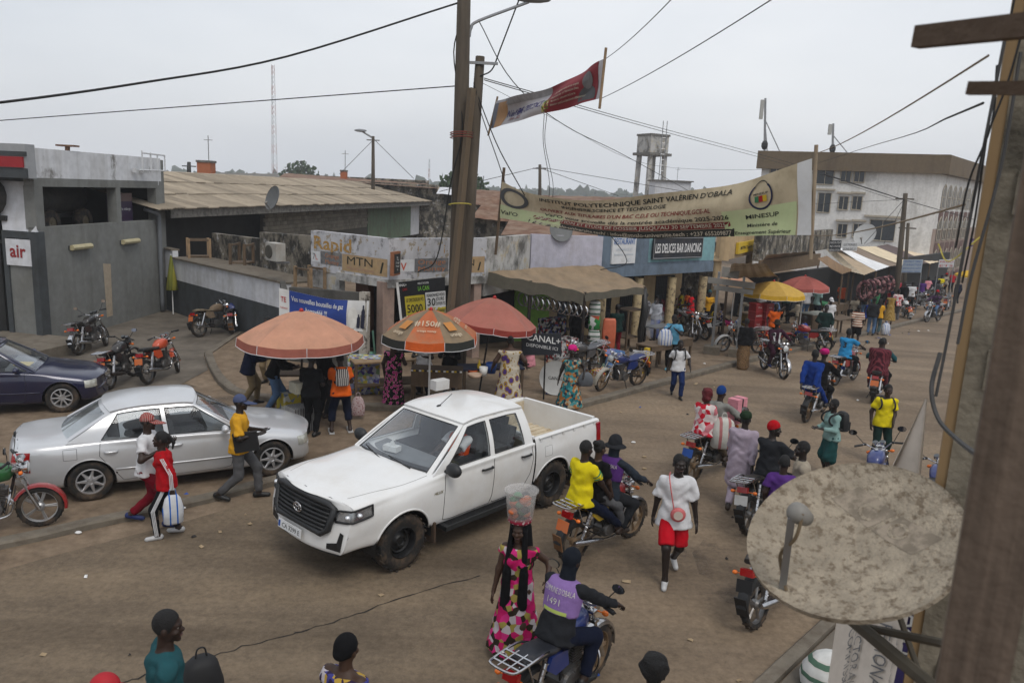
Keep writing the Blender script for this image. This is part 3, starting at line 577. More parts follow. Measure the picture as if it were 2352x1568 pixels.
def sign(name,label,a,b,z0,z1,m,th=.06,proud=.06,frame=None):
 o = empty(name,(0,0,0),0,label,'sign'); mb = MB(); slab(mb,along(a,b,0,-proud),along(a,b,dist(a,b),-proud),z0,z1,th); mb.build('board',m,o)
 if frame:
  mb = MB(); f = face_fn(along(a,b,0,-proud),along(a,b,dist(a,b),-proud),.008); L_ = dist(a,b)
  for q in (((0,z0),(L_,z0)),((0,z1),(L_,z1)),((0,z0),(0,z1)),((L_,z0),(L_,z1))): mb.tube([f(*q[0]),f(*q[1])],.022,4)
  mb.build('frame',frame,o)
 return o,face_fn(along(a,b,0,-proud),along(a,b,dist(a,b),-proud),.012),dist(a,b)
o,fn,L_ = sign('restaurant_sign','white sign with blue RESTAURANT lettering',along(r2,r3,rl*.065),along(r2,r3,rl*.255),rz0+.12,rz0+1.0,SIGNW)
words(o,mat('sign_blue',(.05,.17,.42),.6,var=.25,scale=14),[('RESTAURANT',L_*.5,rz0+.78,.3,dict(width=L_*.9,bold=.01))],fn); words(o,mat('sign_faded',(.5,.55,.6),.6),[('AMBIANCE ET',L_*.5,rz0+.56,.12,dict(width=L_*.7)),('bonne cuisine',L_*.5,rz0+.4,.12,dict(width=L_*.8)),('ICI',L_*.72,rz0+.18,.16)],fn)
o,fn,L_ = sign('bar_sign','long dark sign reading LES DELICES BAR DANCING',along(r2,r3,rl*.395),along(r2,r3,rl*.845),rz0+.25,rz0+.98,mat('sign_night',(.022,.03,.045),.5,var=.5,dirt=(.1,.09,.07)),frame=STEEL,proud=.12)
words(o,mat('letters_white',(.68,.68,.68),.6,var=.1),[('LES DELICES BAR DANCING',L_*.5,rz0+.46,.46,dict(width=L_*.94,bold=.02))],fn)
# tan kiosk building beyond it
k0 = g2(1641,604,2.6); k1 = g2(1661,612,2.6); k2 = g2(1737,600,2.6)
KB = empty('tan_corner_building',(0,0,0),0,'tan corner building on round columns with a yellow sign','building'); kh = Z(1661,543,k1)
mb = MB(); slab(mb,k0,k1,2.5,kh,.2); slab(mb,k1,k2,2.5,kh,.2); mb.build('fascia',TANW,KB)
for p in (along(k1,k2,.25,.3),along(k1,k2,dist(k1,k2)-.25,.3),along(k1,k2,.2,2.0)):
 mb = MB(); mb.lathe([(.17,-1),(.17,2.52)],12,Matrix.Translation((p[0],p[1],gz(*p)*0))); mb.build('column',CREAM,KB,True)
mb = MB(); slab(mb,along(k1,k2,-.6,2.6),along(k1,k2,3.6,2.6),-1,2.6,.2); mb.build('back_wall',INK,KB)
mb = MB(); slab(mb,along(k1,k2,0,.1),along(k1,k2,dist(k1,k2),.1),2.46,2.52,2.4); mb.build('soffit',TANW,KB)
o,fn,L_ = sign('yellow_sign','yellow light box sign on the tan building',along(k1,k2,dist(k1,k2)*.28),along(k1,k2,dist(k1,k2)*.93),2.68,3.18,YELP,.12,.14)
words(o,SIGNK,[('MTN Touch B',L_*.40,2.86,.2,dict(width=L_*.62,bold=.02)),('|',L_*.76,2.85,.2),('O',L_*.87,2.83,.26)],fn)
mb = MB(); p = along(k1,k2,dist(k1,k2)+.3,-.1); mb.box((p[0],p[1],3.35),(.16,.5,.75),(.15,.1,.3)); mb.build('end_sign',mat('box_tan',(.25,.19,.11),.8,var=.2),None,label='tilted tan light box on the corner of the tan building',cat='sign')
# long shed with corrugated roof
EZ = 3.86
e0 = g2(370,474,EZ); e1 = g2(1112,484,EZ); el = dist(e0,e1)
LS = empty('corrugated_roof_shed',(0,0,0),0,'long block shed under a dusty corrugated iron roof','building')
rise = 1.16; run = 5.6; NR = 3; SW = .86
roof = bpy.data.objects.new('roof',None); put(roof,LS)
ang = math.atan2(e1[1]-e0[1],e1[0]-e0[0])
def corr_sheet(Ln,w=SW,k=9,amp=.034):
 mb = MB(); v = []; seg = k*2
 for j in (0,1):
  for i in range(seg+1): v.append((i*w/seg,j*Ln,amp*(1 if i % 2 else -1)))
 mb.add(v,[(i,i+1,seg+2+i,seg+1+i) for i in range(seg)]); return mb.mesh(ROOFS,True)
sl = math.hypot(run,rise)/NR+.12; sh = corr_sheet(sl); pit = math.atan2(rise,run)
for r_ in range(NR):
 for k in range(int(el/.8)+2):
  o = bpy.data.objects.new('roof_sheet',sh); put(o,roof); d = r_*(run/NR)-.35; p = along(e0,e1,k*.8-.6,d)
  o.location = (p[0],p[1],EZ+r_*rise/NR-.07+r_*.06+(k % 2)*.02+random.uniform(-.008,.012)); o.rotation_euler = Euler((pit+random.uniform(-.006,.006),0,ang+random.uniform(-.006,.006)),'XYZ')
mb = MB()
mb.tube([(*along(e0,e1,i,run+.2),EZ+rise+.06) for i in range(0,int(el)+1,2)],.16,8,flat=.5); mb.build('ridge_cap',ROOFS,roof)
mb = MB(); slab(mb,along(e0,e1,.3,-.2),along(e0,e1,el,-.2),EZ-.42,EZ-.1,.05); mb.build('fascia_board',FASC,LS)
mb = MB(); slab(mb,along(e0,e1,-.5,1.6),along(e0,e1,el,1.6),0,EZ-.1,.2); mb.build('shade_wall',INK,LS)  # deep shade of the open shed, painted as a near-black wall
_sp = lambda x: (lambda d: ((e0[0]*(e1[1]-e0[1])-e0[1]*(e1[0]-e0[0]))/(d.x*(e1[1]-e0[1])-d.y*(e1[0]-e0[0]))*d.x-e0[0])/((e1[0]-e0[0])/el))(ray(x,520)); u0 = _sp(640); u1 = _sp(868); mb = MB(); slab(mb,along(e0,e1,u0,.75),along(e0,e1,u1,.75),0,EZ-.15,.2); bw = mb.build('block_wall',MORTAR,LS)
bk_ = MB(); bk_.box((0,0,0),(.385,.05,.185)); bkm = bk_.mesh(BLOCK)
for j in range(7):
 for i in range(int((u1-u0)/.405)):
  o = bpy.data.objects.new('block',bkm); put(o,bw); p = along(e0,e1,u0+.1+i*.405+(.2 if j % 2 else 0),.735+random.uniform(-.006,.006)); o.location = (p[0],p[1],EZ-.42-j*.205); o.rotation_euler = (0,0,ang)
mb = MB(); slab(mb,along(e0,e1,u1,.7),along(e0,e1,_sp(962),.7),1,EZ-.15,.2); mb.build('green_wall',wallmat('green_render',(.22,.29,.21),(.2,.17,.13),.6,1.4),LS)
mb = MB(); slab(mb,along(e0,e1,_sp(962),.68),along(e0,e1,_sp(988),.68),1,EZ-.35,.2); mb.build('white_wall',WHITEC,LS)
mb = MB(); slab(mb,along(e0,e1,_sp(988),.72),along(e0,e1,el,.72),1,EZ-.3,.2); mb.build('pale_wall',WHITEC,LS)
a = along(e0,e1,_sp(990),.66); b = along(e0,e1,_sp(1030),.66)
mb = MB(); slab(mb,a,b,2.45,3.4,.05); wn = mb.build('window',mat('opening_dark',(.02,.025,.03),.6),LS)
mb = MB(); fn = face_fn(a,b,.05)
for k in range(9): mb.tube([fn(k*dist(a,b)/8,2.45),fn(k*dist(a,b)/8,3.4)],.018,4)
mb.build('bars',GRL,wn)
# banner wall and post by the shop
b0 = g2(660,655,2.2); b1 = g2(828,668,2.2)
mb = MB(); slab(mb,along(b0,b1,.05),b1,-.05,2.15,.15); slab(mb,b0,w1b,-.05,2.1,.15); mb.build('low_wall',wallmat('bare_concrete',(.14,.135,.125),(.06,.058,.052),.7,2.),None,label='bare grey concrete wall behind the blue banner',cat='wall')
mb = MB(); p = along(b0,b1,dist(b0,b1)+.12); mb.box((p[0],p[1],1.08),(.22,.2,2.2),(0,0,-.3)); mb.build('white_post',mat('flaked_white',(.48,.45,.40),.9,var=.2,dirt=(.08,.07,.06),dscale=6,damt=.9,dpos=(.5,.6)),None,label='flaking white square post beside the blue banner',cat='post')
# people: limbs blended into one surface, clothes as shells over them
def snet(f,o,h):
 'naive surface nets of a sampled field (negative inside)'
 ins = f < 0
 c = np.zeros(tuple(n-1 for n in f.shape),np.int8)
 K = [(i,j,k) for i in (0,1) for j in (0,1) for k in (0,1)]
 nx,ny,nz = f.shape
 for i,j,k in K: c += ins[i:nx-1+i,j:ny-1+j,k:nz-1+k]
 idx = np.argwhere((c > 0) & (c < 8))
 if len(idx) == 0: return np.zeros((0,3)),np.zeros((0,4),int)
 val = np.stack([f[idx[:,0]+i,idx[:,1]+j,idx[:,2]+k] for i,j,k in K],1)
 Kn = np.array(K,float); acc = np.zeros((len(idx),3)); cnt = np.zeros(len(idx))
 for a in range(8):
  for b in range(a+1,8):
   if abs(Kn[a]-Kn[b]).sum() != 1: continue
   va,vb = val[:,a],val[:,b]; m = (va < 0) != (vb < 0)
   t = np.where(m,va/np.where(m,va-vb,1),0)[:,None]
   acc += np.where(m[:,None],Kn[a]+(Kn[b]-Kn[a])*t,0); cnt += m
 v = (idx+acc/cnt[:,None])*h+o
 num = -np.ones(c.shape,int); num[idx[:,0],idx[:,1],idx[:,2]] = np.arange(len(idx))
 F = []
 for ax in range(3):
  a = [slice(1,-1)]*3; b = [slice(1,-1)]*3; a[ax] = slice(0,-1); b[ax] = slice(1,None)
  s0 = ins[tuple(a)]; s1 = ins[tuple(b)]; e = np.argwhere(s0 != s1)
  if len(e) == 0: continue
  flip = s0[e[:,0],e[:,1],e[:,2]]
  q = e.copy(); o1,o2 = [x for x in range(3) if x != ax]
  for x in (o1,o2): q[:,x] += 1
  def cell(d1,d2):
   r = q.copy(); r[:,o1] -= d1; r[:,o2] -= d2; return num[r[:,0],r[:,1],r[:,2]]
  Q = np.stack([cell(1,1),cell(0,1),cell(0,0),cell(1,0)],1)
  if ax == 1: flip = ~flip
  Q = np.where(flip[:,None],Q,Q[:,::-1]); F.append(Q)
 F = np.concatenate(F); F = F[(F >= 0).all(1)]
 return v,F
def smin(a,b,k):
 if k <= 0: return np.minimum(a,b)
 h = np.maximum(k-np.abs(a-b),0)/k; return np.minimum(a,b)-h*h*k*.25
class Field:
 def __init__(s,h,k=.03): s.h = h; s.k = k; s.pr = []; s.lo = np.full(3,9e9); s.hi = -s.lo; s.cuts = []; s.wr = 0
 def cone(s,a,b,ra,rb,ax=None,sx=1.,k=None,fl=False):
  a = np.array(a,float); b = np.array(b,float); s.pr.append(('c',a,b,ra,rb,None if ax is None else np.array(ax,float),sx,k,fl)); m = max(ra,rb)*max(1,sx)+.02
  s.lo = np.minimum(s.lo,np.minimum(a,b)-m); s.hi = np.maximum(s.hi,np.maximum(a,b)+m); return s
 def ell(s,c,r,k=None,R=None):
  c = np.array(c,float); r = np.array(r,float); s.pr.append(('e',c,r,R,k)); m = r.max()+.02; s.lo = np.minimum(s.lo,c-m); s.hi = np.maximum(s.hi,c+m); return s
 def cut(s,p,n): s.cuts.append((np.array(p,float),np.array(n,float)/np.linalg.norm(n))); return s
 def get(s):
  h = s.h; lo = s.lo-2*h; n = np.ceil((s.hi+2*h-lo)/h).astype(int)+1
  X,Y,Zz = np.meshgrid(*[lo[i]+h*np.arange(n[i]) for i in range(3)],indexing='ij'); P = np.stack([X,Y,Zz],-1).astype(np.float32)
  f = np.full(X.shape,9.,np.float32)
  for q in s.pr:
   if q[0] == 'c':
    _,a,b,ra,rb,ax,sx,k,fl = q; ab0 = b-a; d = P-a.astype(np.float32); ab = b-a
    if ax is not None:
     c = 1-1/sx; dd = d@ax.astype(np.float32); d = d-(dd*c)[...,None]*ax.astype(np.float32); ab = ab-ax*(ab@ax)*c
    L = ab@ab; t = np.clip((d@ab.astype(np.float32))/L,0,1) if L > 1e-9 else np.zeros(X.shape,np.float32)
    g = np.sqrt(((d-t[...,None]*ab.astype(np.float32))**2).sum(-1))-(ra+(rb-ra)*t)
    if fl: g = np.maximum(g,(P-b.astype(np.float32))@(ab0/max(np.linalg.norm(ab0),1e-6)).astype(np.float32))
   else:
    _,c,r,R,k = q; d = P-c.astype(np.float32)
    if R is not None: d = d@R.astype(np.float32)
    d = d/r.astype(np.float32); l = np.sqrt((d**2).sum(-1)); g = (l-1)*r.min()
   f = smin(f,g,s.k if k is None else k)
  if s.wr: f = f+s.wr*(np.sin(P[...,2]*38+np.sin(P[...,0]*17+P[...,2]*6)*2.4+P[...,1]*9)+np.sin(P[...,0]*33-P[...,2]*23+np.cos(P[...,1]*27+P[...,2]*11)*2.2)).astype(np.float32)
  for p,nn in s.cuts: f = np.maximum(f,(P-p.astype(np.float32))@nn.astype(np.float32))
  return snet(f,lo,h)
_tmpl = {}
def head_t(h):
 if ('head',h) in _tmpl: return _tmpl[('head',h)]
 F = Field(h,.028)
 F.ell((0,0,.165),(.076,.094,.098)).ell((0,.038,.085),(.056,.062,.058)).cone((0,-.012,-.07),(0,-.004,.09),.056,.052)
 F.cone((0,.088,.14),(0,.112,.108),.009,.017,k=.02).ell((0,.086,.158),(.052,.02,.012),.02).ell((0,.093,.068),(.026,.016,.012),.012).ell((0,.082,.032),(.026,.022,.018),.02)
 for s in (-1,1): F.ell((s*.078,-.006,.125),(.012,.022,.034),.006).ell((s*.045,.07,.105),(.022,.022,.02),.02)
 r = F.get(); _tmpl[('head',h)] = r; return r
def hair_t(kind,h):
 key = (kind,h)
 if key in _tmpl: return _tmpl[key]
 F = Field(h,.02); S = ((0,-.004,.168),(.081,.098,.103))
 if kind == 'short': F.ell(*S).cut((0,.058,.165),(0,.9,-.55))
 elif kind == 'afro': F.ell((0,-.015,.19),(.115,.12,.115)).cut((0,.06,.16),(0,.9,-.5)); F.wr = .006
 elif kind == 'bun': F.ell(*S).ell((0,-.085,.235),(.05,.05,.045)).cut((0,.062,.17),(0,.9,-.5))
 elif kind == 'ponytail': F.ell(*S).cone((0,-.09,.2),(.02,-.17,.1),.035,.02).cone((.02,-.17,.1),(.02,-.16,0),.025,.012).cut((0,.062,.17),(0,.9,-.5))
 elif kind == 'braids': F.ell((0,-.01,.165),(.088,.1,.105)).cone((0,-.06,.14),(0,-.09,-.15),.07,.06,(1,0,0),1.3).cut((0,.058,.16),(0,.95,-.4)); F.wr = .004
 elif kind == 'red_curls': F.ell((0,-.02,.18),(.105,.11,.11)).ell((0,-.06,.09),(.09,.06,.07)).cut((0,.05,.16),(0,.9,-.4)); F.wr = .009
 elif kind == 'wrap': F.ell((0,-.012,.172),(.09,.108,.108)).ell((0,-.08,.13),(.06,.05,.05)).cut((0,.07,.165),(0,.85,-.6))
 elif kind == 'bonnet': F.ell((0,-.02,.215),(.115,.12,.085)).ell((0,-.005,.185),(.09,.105,.06)).cut((0,.08,.165),(0,.6,-.8)); F.wr = .004
 elif kind == 'beanie': F.ell((0,-.004,.175),(.088,.105,.112)).cut((0,0,.148),(0,.35,-1))
 elif kind == 'balaclava': F.ell((0,-.004,.17),(.09,.106,.108)).ell((0,.02,.09),(.075,.08,.07)).cone((0,-.01,.06),(0,-.01,-.06),.075,.085)
 elif kind == 'cap': F.ell((0,-.002,.172),(.086,.104,.106)).cut((0,0,.16),(0,.1,-1)); F2 = 1
 elif kind == 'bucket': F.ell((0,-.002,.19),(.092,.108,.10)).cone((0,0,.215),(0,0,.16),.085,.10,(0,1,0),1.12).cut((0,0,.15),(0,0,-1))
 elif kind == 'fedora': F.ell((0,-.002,.2),(.085,.104,.085)).cut((0,0,.165),(0,0,-1))
 elif kind == 'turban': F.ell((0,-.005,.20),(.10,.118,.085)).cut((0,0,.155),(0,.3,-1)); F.wr = .003
 elif kind == 'veil':
  F.ell((0,-.012,.172),(.092,.108,.11)).cone((0,-.06,.15),(0,-.09,-.30),.09,.12,(1,0,0),1.4)
  for s in (-1,1): F.cone((s*.075,.04,.14),(s*.10,.10,-.35),.03,.045).cone((s*.10,.10,-.35),(s*.10,.13,-.72),.05,.06)
  F.cut((0,.14,.0),(0,1,0)) ; F.pr.append(F.pr[0])
 v,f = F.get()
 if kind == 'veil':   # open the face
  c = v[f].mean(1); keep = ~((abs(c[:,0]) < .058) & (c[:,1] > .02) & (c[:,2] > -.02) & (c[:,2] < .235)); f = f[keep]
 mb = MB(); mb.add(v.tolist(),f.tolist())
 if kind == 'cap': mb.add(*_brim(.07,.19,.155,12,lambda a: .105 if math.cos(a) > .35 else 0))
 if kind == 'bucket': mb.lathe([(.098,.165),(.165,.125),(.17,.118),(.10,.15)],18)
 if kind == 'fedora': mb.lathe([(.088,.172),(.15,.165),(.155,.158),(.088,.155)],18)
 r = (np.array(mb.v),mb.f); _tmpl[key] = r; return r
def _brim(r0,r1,z,n,w):
 v = []; f = []
 A_ = [math.radians(-62+124*i/n) for i in range(n+1)]
 for a in A_:
  e = .075+.085*max(0,math.cos(a)*1.25-.25)
  v += [(math.sin(a)*.08,math.cos(a)*.092,z+.012),(math.sin(a)*.088,.03+math.cos(a)*(.092+e*.9),z-.012-.02*math.cos(a)),(math.sin(a)*.088,.03+math.cos(a)*(.092+e*.9),z-.02-.02*math.cos(a)),(math.sin(a)*.08,math.cos(a)*.092,z+.002)]
 for i in range(n):
  for k in range(4): f.append((i*4+k,i*4+(k+1) % 4,i*4+4+(k+1) % 4,i*4+4+k))
 return v,f
def hand_t(kind,h):
 'right hand, wrist at origin, fingers along -z, palm facing -x, thumb forward (+y)'
 key = ('hand',kind,h)
 if key in _tmpl: return _tmpl[key]
 F = Field(h,.008); F.cone((0,0,.03),(0,0,-.03),.027,.026,(0,1,0),1.15); F.cone((0,-.018,-.04),(0,-.024,-.085),.015,.013).cone((0,.0,-.04),(0,0,-.09),.016,.014).cone((0,.018,-.04),(0,.024,-.085),.015,.013)
 cu = .5 if kind == 'relaxed' else 1.35
 for y,L in ((-.033,.058),(-.011,.074),(.012,.08),(.034,.072)):
  p = np.array((0,y,-.088)); a = .15*cu
  for s_,r in ((.45,.0095),(.32,.0085),(.23,.0075)):
   q = p+np.array((-math.sin(a),0,-math.cos(a)))*L*s_; F.cone(p,q,r,r*.93,k=.004); p = q; a += .75*cu
 F.cone((-.006,.022,-.03),(-.014,.052,-.062),.013,.011).cone((-.014,.052,-.062),(-.022+(-.02 if cu > 1 else 0),.058-(.02 if cu > 1 else 0),-.095),.0105,.0085)
 r = F.get(); _tmpl[key] = r; return r
def ik(a,b,l1,l2,hint):
 a,b = np.array(a,float),np.array(b,float); d = b-a; L = np.linalg.norm(d); u = d/max(L,1e-6); L2 = min(max(L,abs(l1-l2)+.02),(l1+l2)*.998)
 if abs(L2-L) > 1e-9: b = a+u*L2
 x = (l1*l1-l2*l2+L2*L2)/(2*L2); y = math.sqrt(max(l1*l1-x*x,0)); h = np.array(hint,float); h = h-u*(h@u); h /= max(np.linalg.norm(h),1e-6)
 return a+u*x+h*y,b
SKIN = [mat('skin_deep',(.052,.030,.021),.55,var=.12,scale=20,spec=.4),mat('skin_brown',(.085,.048,.031),.55,var=.12,scale=20,spec=.4),mat('skin_dark',(.034,.022,.017),.5,var=.12,scale=20,spec=.45)]
HAIRM = mat('black_hair',(.012,.011,.011),.8,var=.3,scale=30,bump=.6,bscale=80); EYEW = mat('eye_white',(.32,.29,.26),.3,var=0); EYED = mat('eye_dark',(.008,.006,.005),.2,var=0); LIP = mat('lips',(.10,.045,.04),.5,var=0)
def rot_to(z,y):
 'matrix with given z axis and approximate y axis'
 z = np.array(z,float); z /= np.linalg.norm(z); y = np.array(y,float); y = y-z*(y@z); y /= max(np.linalg.norm(y),1e-6); return np.stack([np.cross(y,z),y,z],1)
def person(label,loc,face=0,h=1.7,top=None,bottom=None,shoes=None,hair=('short',None),hat=None,skin=0,pose='stand',build=1.,female=False,feet=None,hands=None,lean=.03,side=0.,twist=0.,hipz=None,hipy=0.,head=(0,0),group=None,grip=False,lod=None,extra=None,elbow=None,dress=None):
 """face: degrees about z, 0 looks away from the camera. top: (kind, material); kinds tee, long, vest, coat, tank. bottom: trousers, shorts, skirt.
 dress: (material,hem height,hem radius)"""
 loc = Vector(loc); d = math.hypot(loc.x,loc.y)
 if lod is None: lod = 0 if d < 14.5 else 1 if d < 25 else 2
 H = (.021,.027,.036)[lod]; hh = (.009,.012,.018)[lod]; hd = (.0048,.0075,.013)[lod]
 k = h/1.75; B = build; U0 = np.array((0,0,1.)); fw = np.array((0,1.,0))
 if feet is None:
  feet = {'stand': ((-.11,.02,0),(.11,-.02,0)),'walk': ((-.08,.27,0),(.08,-.30,.05)),'walk2': ((-.08,-.28,.06),(.08,.28,0)),'step': ((-.09,.16,0),(.09,-.14,.02)),'step2': ((-.09,-.15,.02),(.09,.15,0)),'sit': ((-.13,.42,0),(.13,.40,0)),'ride': ((-.20,.12,.27),(.20,.12,.27)),'pillion': ((-.19,.18,.27),(.19,.18,.27)),'wide': ((-.2,0,0),(.2,.02,0))}[pose]
 else: feet = tuple((f[0]/k,f[1]/k,f[2]/k) for f in feet) if pose not in ('ride','pillion','sit') else feet
 if hipz is None: hipz = {'sit': .50,'ride': .88/k,'pillion': .93/k,'walk': .89,'walk2': .89,'step': .92,'step2': .92,'wide': .91}.get(pose,.93)
 P = np.array((0,hipy,hipz*k)); cs,sn_ = math.cos(lean),math.sin(lean); u = np.array((math.sin(side),sn_*math.cos(side),cs*math.cos(side))); u /= np.linalg.norm(u)
 rt = np.array((math.cos(twist),math.sin(twist),0)); rt = rt-u*(rt@u); rt /= np.linalg.norm(rt); fb = np.cross(u,rt)
 sk = k*(.95 if female else 1.)
 chest = P+u*.30*k; nb = P+u*.50*k; sh = [P+u*.455*k+rt*s*.170*sk*(.5+.5*B) for s in (-1,1)]; J = P+u*.555*k+fb*.012
 hips = [P+np.array((s*.092*k,0,-.03*k)) for s in (-1,1)]
 ank = []; kn = []; toe = []
 for i,s in enumerate((-1,1)):
  f = np.array(feet[i][:3],float)*(k if pose not in ('ride','pillion') else 1); yaw = feet[i][3] if len(feet[i]) > 3 else -s*.15
  t = np.array((-math.sin(yaw),math.cos(yaw),0)); kk,an = ik(hips[i],f+np.array((0,0,.085*k)),.435*k,.42*k,fw+np.array((s*.22 if pose in ('ride','pillion','sit') else s*.08,0,.3 if pose in ('ride','pillion','sit') else 0)))
  ank.append(an); kn.append(kk); dr = .25 if feet[i][2] > .03 and pose.startswith(('walk','step')) else 0; toe.append((t-np.array((0,0,dr)))/np.linalg.norm(t-np.array((0,0,dr))))
 if hands is None:
  sw = {'walk': (-.16,.18),'walk2': (.18,-.16),'step': (-.08,.1),'step2': (.1,-.08)}.get(pose,(.03,.04))
  hands = [sh[i]-u*.51*k+rt*s*.045+fb*sw[i] for i,s in enumerate((-1,1))]
  if pose == 'sit': hands = [kn[i]+np.array((0,-.06,.09)) for i in (0,1)]
  if pose == 'pillion': hands = [kn[i]+np.array((0,-.1,.09)) for i in (0,1)]
  if pose == 'ride': hands = [np.array((s*.33,.47,1.03)) for s in (-1,1)]
 el = []; wr = []
 for i,s in enumerate((-1,1)):
  hd_ = sh[i]-u*.50*k+rt*s*.07+fb*.03 if hands[i] is None else np.array(hands[i],float)
  e,w_ = ik(sh[i],hd_,.285*k,.25*k,(-fb*1.0+rt*s*.5-u*.25) if elbow is None else np.array(elbow[i])); el.append(e); wr.append(w_)
 def arms(F,r,end=1.,full=True):
  for i in (0,1):
   a,e,w_ = sh[i],el[i],wr[i]; F.cone(a,a+(e-a)*min(end*2,1),.050*B*k+r,(.050-.008*min(end*2,1))*B*k+r*1.25,fl=end <= .5)
   if end > .5: F.cone(e,e+(w_-e)*min(1,(end-.5)*2),.041*B*k+r,(.041-.012*min(1,(end-.5)*2))*B*k+r*1.1,fl=r > 0)
 def torso(F,r,hem=-.02,rl=None):
  F.cone(P+u*.02*k,P+u*.17*k,.112*B*k+r,.098*B*k+r,rt,1.32); F.cone(P+u*.17*k,P+u*.40*k,.098*B*k+r,.112*B*k+r,rt,1.42)
  F.cone(sh[0]-u*.012,sh[1]-u*.012,.050*k+r*.7,.050*k+r*.7); F.cone(P+u*.42*k,P+u*.47*k,.075*k,.05*k,rt,1.7)
  if female:
   for s in (-1,1): F.ell(chest+fb*(.085*B*k+r*.5)+rt*s*.07*k+u*.02,(.06*k+r*.3,)*3)
   F.cone(P-u*.03*k,P+u*.04*k,.118*B*k+r,.115*B*k+r,rt,1.38)
 def legs(F,r,end=1.,flare=0.):
  F.cone(hips[0],hips[1],.100*B*k+r,.100*B*k+r)
  for i in (0,1):
   a,n_,z_ = hips[i],kn[i],ank[i]; t = min(end*2,1); F.cone(a,a+(n_-a)*t,.080*B*k+r,(.080-.022*t)*B*k+r*1.1+flare,fl=r > 0 and end <= .5)
   if end > .5:
    t = min(1,(end-.5)*2); F.cone(n_,n_+(z_-n_)*t,.056*B*k+r*1.1,(.056-.018*t)*B*k+r*1.25+flare,fl=r > 0)
 # body
 F = Field(H,.035); torso(F,0); arms(F,0); legs(F,0)
 F.cone(P+u*.42*k,J+u*.03,.060*k,.052*k)
 for i in (0,1):
  hl = ank[i]-toe[i]*.045*k; F.cone(hl-np.array((0,0,.045*k)),ank[i]+toe[i]*.135*k-np.array((0,0,.058*k)),.034*k,.027*k); F.cone(ank[i],hl-np.array((0,0,.03*k)),.036*k,.035*k)
  m_ = kn[i]+(ank[i]-kn[i])*.3-toe[i]*.018; F.ell(m_,(.045*B*k,)*3)
 v,f = F.get(); mb = MB(); mb.add(v.tolist(),f.tolist(),0)
 hy,hp = head; hR = rot_to(u*.45+U0*.75+np.array((0,math.sin(hp)*.9,0)),fb); cy,sy = math.cos(hy),math.sin(hy); hR = hR@np.array(((cy,-sy,0),(sy,cy,0),(0,0,1.)))
 hs = k**.5*.98; T = lambda q: np.asarray(q)@(hR.T*hs)+J
 v,f = head_t(hh); mb.add(T(v).tolist(),f.tolist(),0)
 for s in (-1,1):
  for c,r,mi in (((s*.033,.081,.143),.0135,1),((s*.034,.089,.143),.0075,2)):
   n0 = len(mb.v); mb.ball((0,0,0),r,6,4,mi); mb.v[n0:] = [tuple(x) for x in T(np.array(mb.v[n0:])+np.array(c))]
  n0 = len(mb.v); mb.tube([(s*.018,.098,.166),(s*.036,.093,.169),(s*.053,.077,.160)],.0038,5,mi=2); mb.v[n0:] = [tuple(x) for x in T(np.array(mb.v[n0:]))]
 n0 = len(mb.v); mb.tube([(-.025,.098,.068),(-.01,.107,.071),(.01,.107,.071),(.025,.098,.068)],.0065,6,mi=3); mb.v[n0:] = [tuple(x) for x in T(np.array(mb.v[n0:]))]
 for i,s in enumerate((-1,1)):
  v,f = hand_t('grip' if grip else 'relaxed',hd); z_ = el[i]-wr[i]; z_ = z_/np.linalg.norm(z_); R_ = rot_to(z_,fw if not grip else np.array((0,.4,1.)) if False else (np.array((-s*.9,.4,0)) if grip else fb))
  vv = v.copy()
  if s < 0: vv[:,0] *= -1; f = np.asarray(f)[:,::-1]
  mb.add((vv@(R_.T*k)+wr[i]-z_*.0).tolist(),np.asarray(f).tolist(),0)
 me = mb.mesh([SKIN[skin],EYEW,EYED,LIP],True,'person'); ob = bpy.data.objects.new('person',me); ob.location = loc; ob.rotation_euler = (0,0,math.radians(face)); put(ob)
 tag(ob,label,'person',group)
 out = {'o': ob,'J': J,'T': T,'P': P,'u': u,'rt': rt,'fb': fb,'wr': wr,'sh': sh,'kn': kn,'k': k,'el': el,'loc': loc,'face': face,'ank': ank,'chest': chest}
 def part(name,F,m):
  v,f = F.get(); q = MB(); q.add(v.tolist(),f.tolist()); o = q.build(name,m,ob,True); out[name] = o; return o
 seated = pose in ('sit','ride','pillion')
 if top:
  kind,m = top; F = Field(H,.03); r = {'coat': .026,'puffy': .045,'robe': .024}.get(kind,.017); F.wr = .0055; torso(F,r)
  low = {'boxy': -.15,'coat': -.16,'long': -.07,'vest': -.05,'robe': -.3}.get(kind,-.075)
  F.cone(P+u*.12*k,P+u*(low)*k,.112*B*k+r,.126*B*k+r+(.034 if kind == 'boxy' else .018),rt,1.36)
  if kind == 'robe': F.cone(P+u*.1*k,P+u*-.40*k,.125*k+r,.15*k+r,rt,1.3)
  end = {'tee': .34,'long': .97,'coat': .97,'robe': .95,'vest': 0,'tank': 0,'puffy': .95,'half': .45,'boxy': .46}.get(kind,.34)
  if end:
   if kind in ('tee','half','boxy'):
    for i in (0,1): a,e = sh[i],el[i]; F.cone(a,a+(e-a)*(end*1.9),.045*B*k+r,.046*B*k+r+(.022 if kind == 'boxy' else .014),fl=True)
   else: arms(F,r*.75,end)
  if end and end < .5:
   for i in (0,1):
    pass
  F.cut(nb+fb*.01+u*.03,u+fb*.15)
  if not seated or kind not in ('robe',): F.cut(P+u*(low-.02 if kind != 'robe' else -.46)*k,-u)
  part({'vest': 'vest','coat': 'jacket','puffy': 'jacket','robe': 'tunic'}.get(kind,'shirt'),F,m)
